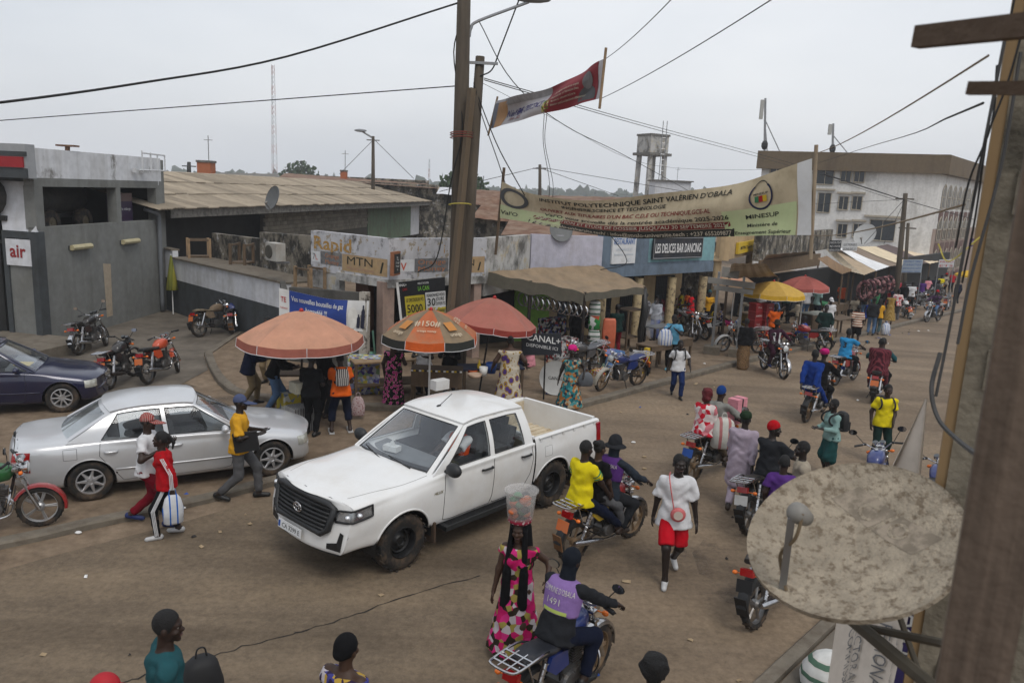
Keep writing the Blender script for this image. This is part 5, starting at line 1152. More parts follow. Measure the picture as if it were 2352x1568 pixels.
def greenhouse(root,G_,bodym):
 """side windows on a ruled surface between belt and roof rail; knots alternate pillar, glass, pillar, glass, pillar"""
 xb,xr,yb,zb,yr,zr = G_['xb'],G_['xr'],G_['yb'],G_['zb'],G_['yr'],G_['zr']; K = len(xb)
 fl = lambda f,t: f(t) if callable(f) else f
 def R(i,t,s,o=0.):
  'i: fractional knot index'
  a = min(int(i),K-2); f = i-a; X0 = xb[a]+(xb[a+1]-xb[a])*f; X1 = xr[a]+(xr[a+1]-xr[a])*f
  y0,z0,y1,z1 = fl(yb,X0),fl(zb,X0),fl(yr,X1),fl(zr,X1)
  bul = .035*math.sin(math.pi*t*.9); return Vector((X0+(X1-X0)*t,s*(y0+(y1-y0)*t+bul+o),z0+(z1-z0)*t))
 for s in (1,-1):
  mb = MB()
  for i in range(K-1):
   if i % 2 == 0: mb.sheet(lambda a,b: R(i+a,b,s) if s > 0 else R(i+1-a,b,s),3,10,.03)
   else:
    for t0,t1 in ((-.02,.055),(.915,1.0)): mb.sheet(lambda a,b: R(i+a,t0+(t1-t0)*b,s) if s > 0 else R(i+1-a,t0+(t1-t0)*b,s),8,2,.03)
  mb.build('window_frame',bodym,root,True,sharp=35)
  for i in range(1,K-1,2):
   mb = MB(); mb.grid(lambda a,b: R(i-.04+1.08*a if s > 0 else i+1.04-1.08*a,.045+.88*b,s,-.012),10,8); mb.build('side_window',CARGLASS,root,True)
   mb = MB(); e = [R(i,t,s,.002) for t in (.06,.3,.6,.91)]; f_ = [R(i+k/6,.915,s,.002) for k in range(7)]; g_ = [R(i+1,t,s,.002) for t in (.91,.6,.3,.06)]; h_ = [R(i+1-k/6,.058,s,.002) for k in range(7)]
   mb.tube(e+f_+g_+h_+[e[0]],.007,5); mb.build('window_seal',BLACK,root)
 # windscreen, roof, rear window
 x0,x1 = xb[0],xr[0]; y0,z0,y1,z1 = fl(yb,x0)-.05,fl(zb,x0),fl(yr,x1),fl(zr,x1); fb_,ft = G_['ws']
 def ws(u,v): u = u*2-1; return Vector((x0+(x1-x0)*v+(1-u*u)*(fb_+(ft-fb_)*v),u*(y0+(y1-y0)*v),z0+(z1-z0)*v+(1-u*u)*(.025+.02*v)))
 def wsi(u,v): return ws(.045+.91*u,.02+.93*v)+Vector((-.006,0,-.004))
 mb = MB(); mb.grid(lambda a,b: wsi(a,b),16,10); mb.build('windscreen',WINDSCREEN,root,True)
 mb = MB(); mb.tube([wsi(0,t) for t in (0,.3,.6,1)]+[wsi(k/10,1) for k in range(1,11)]+[wsi(1,t) for t in (.6,.3,0)]+[wsi(1-k/10,0) for k in range(1,11)],.010,5); mb.build('windscreen_seal',BLACK,root)
 mb = MB()
 for a in (0,1): mb.sheet(lambda u,v: ws(a*.955+u*.045 if True else 0,v) if True else 0,2,10,.025)
 mb.sheet(lambda u,v: ws(u,.95+.07*v),12,1,.02); mb.build('pillar',bodym,root,True,sharp=40)
 xe0,xe1 = xb[-1],xr[-1]; rb,rt_ = G_['rw']; yE,zE,yF,zF = fl(yb,xe0)-.06,fl(zb,xe0),fl(yr,xe1),fl(zr,xe1)
 def rw(u,v): u = u*2-1; return Vector((xe0+(xe1-xe0)*v-(1-u*u)*(rb+(rt_-rb)*v),u*(yE+(yF-yE)*v),zE+(zF-zE)*v+(1-u*u)*(.02+.025*v)))
 mb = MB(); mb.grid(lambda a,b: rw(.94-.88*a,.06+.86*b)+Vector((.004,0,-.003)),14,8); mb.build('rear_window',CARGLASS,root,True)
 mb = MB()
 for a in (0,1): mb.sheet(lambda u,v: rw(1-(a*.93+u*.07),v),2,8,.025)
 mb.sheet(lambda u,v: rw(1-u,.92+.1*v),12,1,.02); mb.sheet(lambda u,v: rw(1-u,-.06+.13*v),12,1,.02); mb.build('pillar',bodym,root,True,sharp=40)
 def rf(u,v):
  u = u*2-1; X = x1+(xe1-x1)*v; fr_ = (1-u*u)*(ft*(1-v)-rt_*v); y = u*fl(yr,X); z = fl(zr,X)+(1-abs(u)**2.6)*(.045+.02*math.sin(math.pi*v)); return Vector((X+fr_,y,z))
 mb = MB(); mb.sheet(lambda a,b: rf(1-a,b),20,14,.03); ro = mb.build('roof',bodym,root,True,sharp=40)
 return ws,rf,ro,R
def interior(root,x0,x1,zf,w,seats,dash,dashx):
 mb = MB(); mb.box(((x0+x1)/2,0,zf-.02),(x0-x1,w*2,.04)); mb.build('cabin_floor',mat('cabin_dark',(.03,.03,.032),.9,var=.2),root)
 sm = mat('seat_fabric',(.07,.072,.078),.85,var=.2)
 for x,y,wd in seats:
  mb = MB(); mb.box((x+.25,y,zf+.12),(.5,wd,.2)); mb.box((x-.05,y,zf+.26),(.16,wd,.46),(0,-.2,0)); mb.box((x-.12,y,zf+.53),(.1,.26,.14),(0,-.2,0)); mb.build('seat',sm,root)
 mb = MB(); mb.box((dashx,0,dash-.12),(.55,w*1.9,.24),(0,.12,0)); mb.build('dashboard',mat('dash_grey',(.24,.25,.26),.75,var=.15),root)
 mb = MB(); M = Matrix.Translation((dashx-.38,.37,dash-.08)) @ Matrix.Rotation(math.radians(-65),4,'Y')
 mb.tube([M @ Vector((.18*math.cos(k*math.tau/20),.18*math.sin(k*math.tau/20),0)) for k in range(21)],.015,6); mb.tube([M @ Vector((-.17,0,0)),M @ Vector((.17,0,0))],.02,5); mb.build('steering_wheel',BLACK,root,True)
def caps(mb,net_row,bulge,flip,nv=18,nu=16,mi=0,topfix=None):
 'close an end: a bulged sheet between the two mirrored edges'
 P_ = [np.array(p,float) for p in net_row]; M = len(P_); ed = [cr1(P_,v*(M-1)/nv) for v in range(nv+1)]
 def fn(a,b):
  p = ed[min(int(round(b*nv)),nv)]; u = a*2-1; return Vector((p[0]+bulge*(1-abs(u)**2.4)*min(1,abs(p[1])/.5),u*p[1],p[2]))
 mb.grid((lambda a,b: fn(a,b)) if not flip else (lambda a,b: fn(1-a,b)),nu,nv,mi); return fn
# white pickup
WPAINT = mat('pickup_white',(.74,.74,.73),.32,var=.03,scale=2,spec=.5,coat=.5,dirt=(.50,.43,.34),dscale=1.6,damt=.32,dpos=(.45,.75)); BEDW = mat('bed_cream',(.62,.55,.43),.55,var=.12,scale=5,dirt=(.40,.30,.19),dscale=4,damt=.7)
TRIM = mat('trim_charcoal',(.035,.037,.039),.55,var=.15)
PK = empty('pickup_truck',(-.944,11.105,0),0,'white double cab pickup truck driving along the dusty street','pickup truck'); PK.rotation_euler = (0,0,-2.298)
AX = 1.5425; AR = .465; WZ = .385
net = [
[(2.43,.66,.44),(2.44,.78,.48),(2.42,.84,.64),(2.38,.86,.82),(2.34,.86,.98),(2.33,.80,1.085),(2.41,.42,1.13),(2.44,0,1.145)],
[(2.20,.70,.48),(2.20,.84,.51),(2.18,.885,.68),(2.16,.91,.84),(2.14,.895,1.0),(2.12,.83,1.105),(2.16,.43,1.155),(2.18,0,1.168)],
[(1.90,.72,.46),(1.90,.875,.50),(1.90,.915,.72),(1.90,.925,.88),(1.90,.90,1.02),(1.90,.83,1.125),(1.90,.43,1.178),(1.90,0,1.192)],
[(1.54,.74,.46),(1.54,.885,.50),(1.54,.935,.74),(1.54,.945,.90),(1.54,.91,1.04),(1.54,.82,1.135),(1.54,.44,1.19),(1.54,0,1.205)],
[(1.12,.74,.44),(1.12,.875,.47),(1.12,.925,.72),(1.12,.935,.92),(1.12,.91,1.07),(1.12,.835,1.16),(1.16,.45,1.215),(1.20,0,1.232)],
[(.80,.74,.43),(.80,.865,.45),(.80,.915,.70),(.80,.93,.93),(.80,.915,1.09),(.80,.865,1.175),(.80,.45,1.13),(.80,0,1.12)],
[(.2,.74,.43),(.2,.86,.45),(.2,.91,.70),(.2,.925,.93),(.2,.91,1.09),(.2,.87,1.18),(.2,.45,1.0),(.2,0,1.0)],
[(-.5,.74,.43),(-.5,.86,.45),(-.5,.91,.70),(-.5,.925,.94),(-.5,.91,1.10),(-.5,.87,1.185),(-.5,.45,1.0),(-.5,0,1.0)],
[(-1.04,.74,.45),(-1.04,.86,.47),(-1.04,.91,.72),(-1.04,.925,.95),(-1.04,.91,1.11),(-1.04,.87,1.19),(-1.04,.45,1.0),(-1.04,0,1.0)]]
mb = MB(); shell(mb,net,96,42,[(AX,WZ,AR)]); ffn = caps(mb,net[0],.12,True); weld(mb); body = mb.build('body',WPAINT,PK,True,sharp=80); TB = bvh(body.data)
bed = [[(x,.74,.47),(x,.865,.50),(x,.915,.73),(x,y5,.95),(x,.915,1.10),(x,.885,1.225),(x,.86,1.245),(x,.80,1.235),(x,.785,1.10),(x,.775,.80)] for x,y5 in ((-1.07,.925),(-1.3,.935),(-1.55,.945),(-1.9,.935),(-2.4,.93),(-2.66,.915),(-2.74,.885))]
mb = MB(); shell(mb,bed,72,40,[(-AX,WZ,AR)]); bo = mb.build('cargo_bed',WPAINT,PK,True,sharp=50); TD = bvh(bo.data)
mb = MB(); mb.box((-1.9,0,.80),(1.66,1.56,.03)); mb.build('bed_floor',BEDW,bo)
for k in range(11): mb = MB(); mb.box((-1.9,-.7+k*.14,.822),(1.6,.06,.016)); mb.build('floor_rib',BEDW,bo)
for s in (1,-1):
 mb = MB(); mb.box((-1.9,s*.772,1.0),(1.64,.014,.42)); mb.build('bed_liner',BEDW,bo)
 for k in range(13): mb = MB(); mb.box((-1.2-k*.115,s*.762,1.11),(.05,.014,.13)); mb.build('pressed_rib',BEDW,bo)
 for k in range(8): mb = MB(); mb.box((-1.25-k*.18,s*.762,.93),(.08,.014,.12)); mb.build('pressed_rib',BEDW,bo)
 mb = MB(); mb.box((-AX,s*.66,.90),(.9,.24,.20)); mb.build('wheel_box',BEDW,bo)
 mb = MB(); mb.tube([(-1.15,s*.90,1.235),(-2.68,s*.90,1.235)],.014,6);
 for k in range(6): mb.box((-1.2-k*.28,s*.903,1.20),(.05,.012,.04))
 mb.build('rope_rail',WPAINT,bo)
mb = MB(); mb.box((-1.10,0,.98),(.05,1.62,.52)); mb.build('bed_headboard',BEDW,bo)
mb = MB(); mb.box((-2.725,0,.99),(.07,1.56,.54)); mb.build('tailgate',WPAINT,PK)
mb = MB(); mb.tube([(-1.075,-.86,1.255),(-1.075,.86,1.255)],.03,8); mb.build('bed_rim',WPAINT,bo)
mb = MB(); mb.box((-2.83,0,.55),(.16,1.6,.16)); mb.build('rear_bumper',TRIM,PK)
for s in (1,-1): mb = MB(); mb.box((-2.70,s*.885,1.0),(.10,.09,.40),(0,.12,0)); mb.build('tail_light',TAIL,PK)
GH = dict(xb=[1.03,.83,-.08,-.19,-.84,-1.04],xr=[.27,.17,-.13,-.22,-.80,-.99],yb=lambda x: .872,zb=lambda x: 1.165+.02*(1-x)/2,yr=lambda x: .655-.02*abs(x+.3),zr=lambda x: 1.722-.05*max(0,(x+.1)/.4)**2-.03*max(0,(-.6-x)/.4),ws=(.16,.10),rw=(.03,.03))
wsf,rff,roof_,sidef = greenhouse(PK,GH,WPAINT)
interior(PK,1.0,-1.0,.95,.78,((-.05,.38,.5),(-.05,-.38,.5),(-.72,.35,.6),(-.72,-.35,.6)),1.16,.78)
mb = MB()
for v in (-.42,-.14,.14,.42): mb.tube([rff(.5+v*.75,t)+Vector((0,0,.002)) for t in np.linspace(.12,.93,12)],.007,5)
mb.build('roof_groove',mat('pickup_white_shade',(.66,.66,.65),.4,var=.03),roof_,True)
for s in (1,-1): mb = MB(); mb.tube([rff(.5+s*.46,t)+Vector((0,0,.006)) for t in np.linspace(.02,.98,14)],.012,6); mb.build('roof_seam',WPAINT,roof_,True)
mb = MB(); p = rff(.5,.16); mb.ball(p+Vector((0,0,.02)),(.05,.03,.03),8,5); mb.tube([p+Vector((0,0,.03)),p+Vector((-.26,0,.17))],.006,5); mb.build('antenna',BLACK,PK,True)
for s in (1,-1):
 for x in (AX,-AX):
  car_wheel(PK,(x,s*.775,WZ),WZ,.255,mat('steel_wheel_black',(.018,.018,.019),.45,var=.3),'steel',s); well(PK,x,WZ,AR+.01,s,.5,.90)
  lip(PK,TB if x > 0 else TD,x,WZ,AR,s,WPAINT,.016)
 mb = MB(); mb.box((.0,s*.90,.40),(1.75,.20,.06)); mb.box((-.0,s*.96,.385),(1.75,.07,.05)); st = mb.build('side_step',TRIM,PK)
 for k in range(5): mb = MB(); mb.box((0,s*(.83+k*.03),.434),(1.6,.012,.008)); mb.build('step_rib',BLACK,st)
 for x in (AX-.53,-AX-.52): mb = MB(); mb.box((x,s*.80,.36),(.03,.24,.30)); mb.build('mud_flap',mat('flap_brown',(.11,.075,.05),.9,var=.3),PK)
 for pts in (((.84,1.15),(.86,.85),(.85,.50),(.72,.475),(-.08,.475),(-.12,.6),(-.135,1.16)),((-.135,.5),(-.15,.475),(-.78,.475),(-.95,.72),(-1.0,.95),(-.97,1.16))):
  L_ = seam(TB,pts,s); mb = MB(); mb.tube(L_,.005,4); mb.build('door_seam',BLACK,PK)
 for x in (.02,-.83):
  h = TB.ray_cast(Vector((x,s*2,1.045)),Vector((0,-s,0)))[0]; mb = MB(); mb.tube([h+Vector((-.11,s*.005,0)),h+Vector((-.08,s*.04,.005)),h+Vector((.08,s*.04,.005)),h+Vector((.11,s*.005,0))],.02,8,flat=.8); mb.build('door_handle',BLACK,PK,True)
 L_ = seam(TD,((-1.28,1.08),(-1.28,.92),(-1.45,.92),(-1.45,1.08),(-1.28,1.08)),s) if s > 0 else None
 if L_: mb = MB(); mb.tube(L_,.003,4); mb.build('fuel_door_seam',mat('seam_grey',(.3,.3,.3),.7,var=0),PK)
 mi_ = empty('wing_mirror'); mi_.parent = PK
 mb = MB(); mb.tube([(.80,s*.87,1.18),(.80,s*.95,1.19)],.03,6); mb.ball((.80,s*1.03,1.24),(.08,.135,.10),12,8); mb.build('mirror_case',TRIM,mi_,True)
 # headlamp
 def lampfn(a,b,o=0.):
  x = 2.36-.52*a; z0 = .87+.07*a; z1 = .995+.075*a**.7; z = z0+(z1-z0)*b
  h = TB.ray_cast(Vector((x+.6,s*1.6,z)),Vector((-.55,-s*1,0)).normalized())
  q = h[0] if h[0] is not None else Vector((x,s*.85,z)); return q+Vector((.008+o,s*(.008+o),0))
 HL = bpy.data.objects.new('headlight',None); put(HL,PK)
 gl_ = (lambda o: (lambda a,b: lampfn(a if s > 0 else 1-a,b,o)))
 mb = MB(); mb.grid(gl_(.0),10,4); mb.build('reflector',mat('lamp_silver',(.45,.46,.47),.2,.9,var=.4,scale=25),HL,True)
 mb = MB(); e = [lampfn(t,0,.004) for t in np.linspace(0,1,8)]+[lampfn(1,t,.004) for t in (.5,1)]+[lampfn(1-t,1,.004) for t in np.linspace(.1,1,8)]; mb.tube(e+[e[0]],.014,5); mb.build('bezel',BLACK,HL,True)
 mb = MB()
 for t in (.3,.62): mb.ball(lampfn(t,.45,.0),(.035,.035,.03),8,6)
 mb.build('bulb',mat('lamp_bulb',(.8,.82,.85),.1,.5,var=0),HL,True)
# front: grille, bumper, plate, emblem
gb_ = lambda y,z: (TB.ray_cast(Vector((4,y,z)),Vector((-1,0,0)))[0] or Vector((2.4,y,z)))
mb = MB(); GP = [(-.62,1.03),(-.58,.76),(-.48,.69),(.48,.69),(.58,.76),(.62,1.03),(.52,1.06),(.3,1.075),(-.3,1.075),(-.52,1.06)]
mb.add([gb_(0,.8)+Vector((.03,0,0))]+[gb_(y,z)+Vector((.03,0,0)) for y,z in GP],[(0,i+1,(i+1) % len(GP)+1) for i in range(len(GP))]); gr = mb.build('grille',mat('grille_black',(.015,.015,.016),.6,var=.2),PK)
mb = MB(); e = [gb_(y,z)+Vector((.04,0,0)) for y,z in GP]; mb.tube(e+[e[0]],.042,8); mb.build('surround',TRIM,gr,True)
for z in (.75,.80,.85,.90,.95,1.01):
 w_ = .50+.08*(z-.7)/.3; mb = MB(); mb.tube([gb_(y,z)+Vector((.045,0,0)) for y in np.linspace(-w_,w_,9)],.016,6); mb.build('grille_bar',TRIM,gr,True)
mb = MB(); c = gb_(0,.90)+Vector((.085,0,0))
for a,b,dz in ((.085,.06,0),(.035,.058,.0),(.055,.022,.028)): mb.tube([c+Vector((0,a*math.cos(t),dz+b*math.sin(t))) for t in np.linspace(0,math.tau,25)],.0085,6)
mb.build('emblem',CHROME,gr,True)
mb = MB(); c = gb_(.0,.60); mb.box((c.x+.055,-.13,.575),(.012,.52,.115),(0,-.12,0)); pl = mb.build('number_plate',SIGNW,PK)
mb = MB(); letter(mb,'CA 3299 E',lambda a,b: Vector((c.x+.066-b*.12,-.13+a,.545+b)),.03,0,.085,width=.40,bold=.01); mb.build('lettering',SIGNK,pl)
mb = MB(); mb.box((c.x+.062,-.36,.575),(.005,.04,.08),(0,-.12,0)); mb.build('plate_band',BLUEP,pl)
for s in (1,-1):
 mb = MB(); q = lambda y,z: gb_(s*y,z)+Vector((.012,0,0))
 P_ = [(.56,.51),(.77,.51),(.80,.74),(.745,.76),(.715,.62),(.56,.58)]; V_ = [q(*p) for p in P_]; mb.add(V_,[(0,1,4,5),(1,2,3,4)] if s > 0 else [(5,4,1,0),(4,3,2,1)]); mb.build('fog_lamp_recess',BLACK,PK)
mb = MB(); mb.tube([gb_(y,.46)+Vector((-.03,0,-.02)) for y in np.linspace(-.7,.7,12)],.02,6); mb.build('bumper_edge',TRIM,PK,True)
mb = MB()
for s in (1,-1): mb.tube([Vector((x,s*(.80-.42*max(0,(x-1.2)/1.1)**2*.4),0))+Vector((0,0,(TB.ray_cast(Vector((x,s*(.80-.42*max(0,(x-1.2)/1.1)**2*.4),3)),Vector((0,0,-1)))[0] or Vector((0,0,1.1))).z)) for x in np.linspace(1.08,2.26,14)],.004,4)
mb.build('bonnet_seam',mat('seam_grey',(.3,.3,.3),.7,var=0),PK)
mb = MB()
for y0,y1 in ((.55,.05),(-.05,-.6)): mb.tube([wsf(.5+y0/1.7,.01)+Vector((.03,0,.03)),wsf(.5+y1/1.7,.10)+Vector((.02,0,.02))],.009,5)
mb.build('wiper',BLACK,PK)
mb = MB(); mb.grid(lambda a,b: Vector((1.19-.16*b-.22*abs(a*2-1)**2.2*.8,(1-a*2)*.76,1.222-.03*abs(a*2-1)**2)),12,2); mb.build('cowl',BLACK,PK,True)
mb = MB(); h = TB.ray_cast(Vector((.98,2,.92)),Vector((0,-1,0)))[0]; letter(mb,'HILUX',lambda a,b: h+Vector((-a,.006,b)),0,0,.055,bold=.02,shear=.2); mb.build('badge',mat('badge_gold',(.25,.21,.06),.4,.5),PK)
mb = MB(); mb.box((.0,0,.42),(4.6,.9,.16)); mb.box((0,0,.5),(3.6,1.5,.1)); mb.build('chassis',BLACK,PK)
TBX = empty('tissue_box',PK.matrix_basis @ Vector((.80,-.28,1.175)),-2.298+.25,'white tissue box lying on the pickup dashboard','tissue box')
mb = MB(); mb.box((0,0,.04),(.13,.24,.08)); mb.build('box',WHITE,TBX)
mb = MB(); mb.add([(-.03,-.05,.08),(.03,-.05,.08),(.03,.05,.08),(-.03,.05,.08),(.005,.02,.17),(-.01,-.02,.14)],[(0,1,5),(1,2,4,5),(2,3,4),(3,0,5,4)]); mb.build('tissue',WHITE,TBX)
# saloon cars
def saloon(label,loc,yaw,paintm,wheel_style,rimm,rearlamp=True):
 root = empty('car',loc,yaw,label,'car','cars parked by the fuel station'); ax = 1.36; ar = .365; wz = .315
 N = [
 [(2.04,.50,.27),(2.03,.62,.28),(2.00,.70,.38),(1.98,.72,.50),(1.98,.70,.60),(2.00,.62,.665),(2.08,.34,.695),(2.11,0,.70)],
 [(1.86,.60,.22),(1.86,.76,.25),(1.84,.825,.40),(1.83,.84,.55),(1.82,.81,.66),(1.82,.70,.735),(1.86,.38,.775),(1.88,0,.785)],
 [(1.36,.64,.20),(1.36,.80,.24),(1.36,.86,.42),(1.36,.87,.60),(1.36,.845,.73),(1.36,.73,.815),(1.36,.4,.86),(1.36,0,.872)],
 [(.85,.66,.19),(.85,.80,.23),(.85,.855,.42),(.85,.87,.62),(.85,.85,.78),(.85,.78,.875),(.88,.42,.925),(.92,0,.94)],
 [(.3,.66,.19),(.3,.80,.23),(.3,.855,.42),(.3,.87,.64),(.3,.85,.81),(.3,.80,.90),(.3,.4,.75),(.3,0,.75)],
 [(-.5,.66,.19),(-.5,.80,.23),(-.5,.855,.42),(-.5,.87,.66),(-.5,.85,.83),(-.5,.80,.92),(-.5,.4,.78),(-.5,0,.78)],
 [(-1.36,.64,.21),(-1.36,.79,.25),(-1.36,.855,.44),(-1.36,.87,.68),(-1.36,.845,.85),(-1.36,.76,.945),(-1.42,.4,.965),(-1.44,0,.97)],
 [(-1.95,.60,.24),(-1.95,.76,.28),(-1.96,.82,.46),(-1.97,.835,.68),(-1.98,.81,.86),(-1.98,.70,.945),(-1.98,.36,.968),(-1.98,0,.972)],
 [(-2.30,.52,.28),(-2.31,.66,.31),(-2.34,.74,.46),(-2.36,.75,.66),(-2.33,.72,.85),(-2.27,.62,.93),(-2.31,.3,.955),(-2.33,0,.958)]]
 mb = MB(); shell(mb,N,104,42,[(ax,wz,ar),(-ax,wz,ar)]); caps(mb,N[0],.10,True); caps(mb,N[-1],-.08,False); weld(mb); b = mb.build('body',paintm,root,True,sharp=80); T_ = bvh(b.data)
 gh = dict(xb=[.90,.80,-.22,-.30,-1.20,-1.66],xr=[.16,.11,-.28,-.35,-.92,-1.04],yb=lambda x: .815-.03*max(0,(-.9-x)),zb=lambda x: .885+.02*(.9-x),yr=lambda x: .59,zr=lambda x: 1.365-.06*max(0,(x+.1)/.3)**2*.5-.05*max(0,(-.5-x)/.5)**2,ws=(.14,.09),rw=(.12,.10))
 ws_,rf_,ro,sf = greenhouse(root,gh,paintm)
 interior(root,.85,-1.3,.62,.70,((-.15,.36,.5),(-.15,-.36,.5),(-.95,.3,.55),(-.95,-.3,.55)),.92,.62)
 for s in (1,-1):
  for x in (ax,-ax): car_wheel(root,(x,s*.745,wz),wz,.205,rimm,wheel_style,s); well(root,x,wz,ar+.01,s,.45,.80); lip(root,T_,x,wz,ar,s,paintm,.010)
  for pts in (((.72,.86),(.74,.6),(.70,.30),(.6,.27),(-.2,.27),(-.26,.5),(-.27,.90)),((-.27,.3),(-.9,.28),(-1.02,.45),(-1.22,.72),(-1.2,.93))):
   L_ = seam(T_,pts,s); mb = MB(); mb.tube(L_,.004,4); mb.build('door_seam',BLACK,root)
  L_ = seam(T_,((1.0,.46),(-1.0,.48)),s,eps=.004); mb = MB(); mb.tube(L_,.012,5); mb.build('side_moulding',paintm,root,True)
  for x in (-.14,-1.06):
   h = T_.ray_cast(Vector((x,s*2,.77)),Vector((0,-s,0)))[0]; mb = MB(); mb.tube([h+Vector((-.09,s*.004,0)),h+Vector((-.06,s*.03,.0)),h+Vector((.06,s*.03,.0)),h+Vector((.09,s*.004,0))],.017,8); mb.build('door_handle',paintm,root,True)
  mi_ = empty('wing_mirror'); mi_.parent = root; mb = MB(); mb.tube([(.60,s*.80,.92),(.60,s*.88,.94)],.02,6); mb.ball((.60,s*.95,.97),(.06,.10,.065),10,7); mb.build('mirror_case',paintm,mi_,True)
  # lamps
  def lf(x0,x1,za,zb_,o=.008):
   def fn(a,b_):
    x = x0+(x1-x0)*a; z = za+(zb_-za)*b_; h = T_.ray_cast(Vector((x+(.5 if x > 0 else -.5),s*1.4,z)),Vector((-.6 if x > 0 else .6,-s*1,0)).normalized())[0]; q = h or Vector((x,s*.8,z)); return q+Vector((o*(1 if x > 0 else -1),s*o,0))
   return (lambda a,b_: fn(a,b_)) if (s > 0) == (x0 < x1) else (lambda a,b_: fn(1-a,b_))
  mb = MB(); mb.grid(lf(1.95,1.62,.52,.67),8,4); mb.build('headlight',mat('headlamp_glassy',(.55,.55,.50),.12,.4,var=.3,scale=20,coat=1.),root,True)
  mb = MB(); mb.grid(lf(-2.28,-1.98,.56,.86),8,4); mb.build('tail_light',TAIL,root,True)
  mb = MB(); mb.grid(lf(-2.24,-2.02,.66,.74,.012),6,3); mb.build('tail_lens',mat('lens_pale',(.45,.25,.25),.2),root,True)
 L_ = seam(T_,((-1.52,.86),(-1.52,.70),(-1.70,.70),(-1.70,.86),(-1.52,.86)),-1); mb = MB(); mb.tube(L_,.003,4); mb.build('fuel_door_seam',BLACK,root)
 mb = MB(); mb.box((0,0,.28),(3.4,1.3,.12)); mb.build('floor_pan',BLACK,root)
 mb = MB(); mb.tube([(2.0+.1*(1-(y/.6)**2),y,.44) for y in np.linspace(-.6,.6,9)],.03,6); mb.build('bumper_strip',paintm,root,True)
 return root,T_
# vehicles placed
SILVER = mat('silver_paint',(.62,.63,.645),.28,.35,var=.03,coat=.6,dirt=(.30,.25,.19),dscale=1.5,damt=.22); NAVY = mat('navy_paint',(.010,.018,.075),.25,.2,var=.05,coat=.8,dirt=(.12,.09,.07),dscale=1.5,damt=.2)
_a,_b = G(213,1145),G(622,1090); _m = (_a+_b)/2; _y = math.atan2(_b.y-_a.y,_b.x-_a.x)
saloon('silver saloon car parked beside the kerb in front of the umbrellas',(_m.x-math.sin(_y)*.745,_m.y+math.cos(_y)*.745,0),_y,SILVER,'alloy7',mat('alloy_bright',(.55,.55,.56),.35,.7,var=.1,dirt=(.25,.2,.15),damt=.4))
_a = G(146,945); _y2 = _y-.12
_bl,_ = saloon('dark blue car at the left edge behind the silver saloon',(_a.x-1.36*math.cos(_y2)-math.sin(_y2)*.745,_a.y-1.36*math.sin(_y2)+math.cos(_y2)*.745,0),_y2,NAVY,'alloy9',mat('alloy_bright',(.55,.55,.56),.35,.7))
mb = MB(); mb.box((0,0,0),(.30,.34,.01),(0,.05,.3)); _o = mb.build('yellow_paper',mat('paper_yellow',(.62,.50,.20),.8,var=.1),None,loc=_bl.matrix_basis @ Vector((.62,-.25,.955)),label='yellow paper lying on the dashboard of the blue car',cat='paper')
# motorcycles placed
def fdeg(a,b): return math.degrees(math.atan2(-(b.x-a.x),b.y-a.y))
def bike(label,rear,front,z=0.,**kw):
 a,b = G(*rear,z),G(*front,z); f = kw.pop('face',None); f = fdeg(a,b) if f is None else f
 d = Vector((-math.sin(math.radians(f)),math.cos(math.radians(f)),0)); anchor = kw.pop('anchor','mid')
 p = (a+b)/2 if anchor == 'mid' else a+d*.635 if anchor == 'rear' else b-d*.635
 p.z = gz(p.x,p.y)+z; kw.setdefault('group','motorcycles parked and ridden along the street'); r = moto(label,p,f,**kw); return r,p,f
SF = math.degrees(math.atan2(-SD.x,SD.y))      # heading straight up the street
REDT = paint('moto_red',(.33,.015,.02)); ORT = paint('moto_orange',(.55,.10,.03),damt=.35); BLT = paint('moto_blue',(.02,.05,.20)); GRT = paint('moto_green',(.03,.16,.05),damt=.4); YLT = paint('moto_yellow',(.50,.36,.03)); WHT = paint('moto_white',(.55,.55,.54)); GRYT = paint('moto_grey',(.12,.12,.125))
BLS = mat('seat_blue',(.018,.04,.16),.5,var=.25,dirt=(.2,.17,.13),damt=.4); TANS = mat('seat_tan',(.20,.16,.11),.8,var=.35,dirt=(.35,.31,.25),damt=.7); GRS = mat('seat_grey',(.13,.135,.145),.55,var=.25)
bike('black cruiser motorcycle with red tail box parked by the grey wall',(184,815),(252,797),face=-2,anchor='rear',lean=9,steer=20,style='chopper',plate=False,platem=BLACK,spokes='cast',z=.012)
bike('black trail motorcycle with neon stripes and orange plate behind the silver car',(256,893),(311,879),face=2,anchor='rear',lean=9,steer=-20,style='trail',mirrors=1,spokes='wire',crash=False,z=.012,headm=BLACK)
bike('orange motorcycle parked beside the neon striped trail bike',(343,882),(393,873),face=-6,anchor='rear',lean=9,steer=25,tank=ORT,mudguardm=ORT,mirrors=False,rack=False,spokes='wire',z=.012,headm=BLACK)
bike('dusty motorcycle with a sack on its seat near the boundary wall',(460,774),(511,753),face=-30,anchor='rear',lean=10,steer=-25,seat=TANS,tank=mat('tank_sack',(.22,.17,.12),.8,var=.3),mirrors=False,rack=False,mudguardm=WHT,z=.012)
bike('muddy dark motorcycle seen from behind against the boundary wall',(537,777),(546,752),lean=6,steer=-30,tank=BLT,mirrors=False,rack=False,mud=mat('mud_brown',(.20,.11,.05),.9,var=.3),plate=False,z=.012,face=14)
bike('motorcycle with green tank and red front mudguard at the left edge',(-125,1232),(96,1207),tank=GRT,mudguardm=REDT,lean=0,anchor='front',rimm=mat('rim_silver',(.5,.5,.5),.4,.7,dirt=(.25,.2,.15),damt=.5))
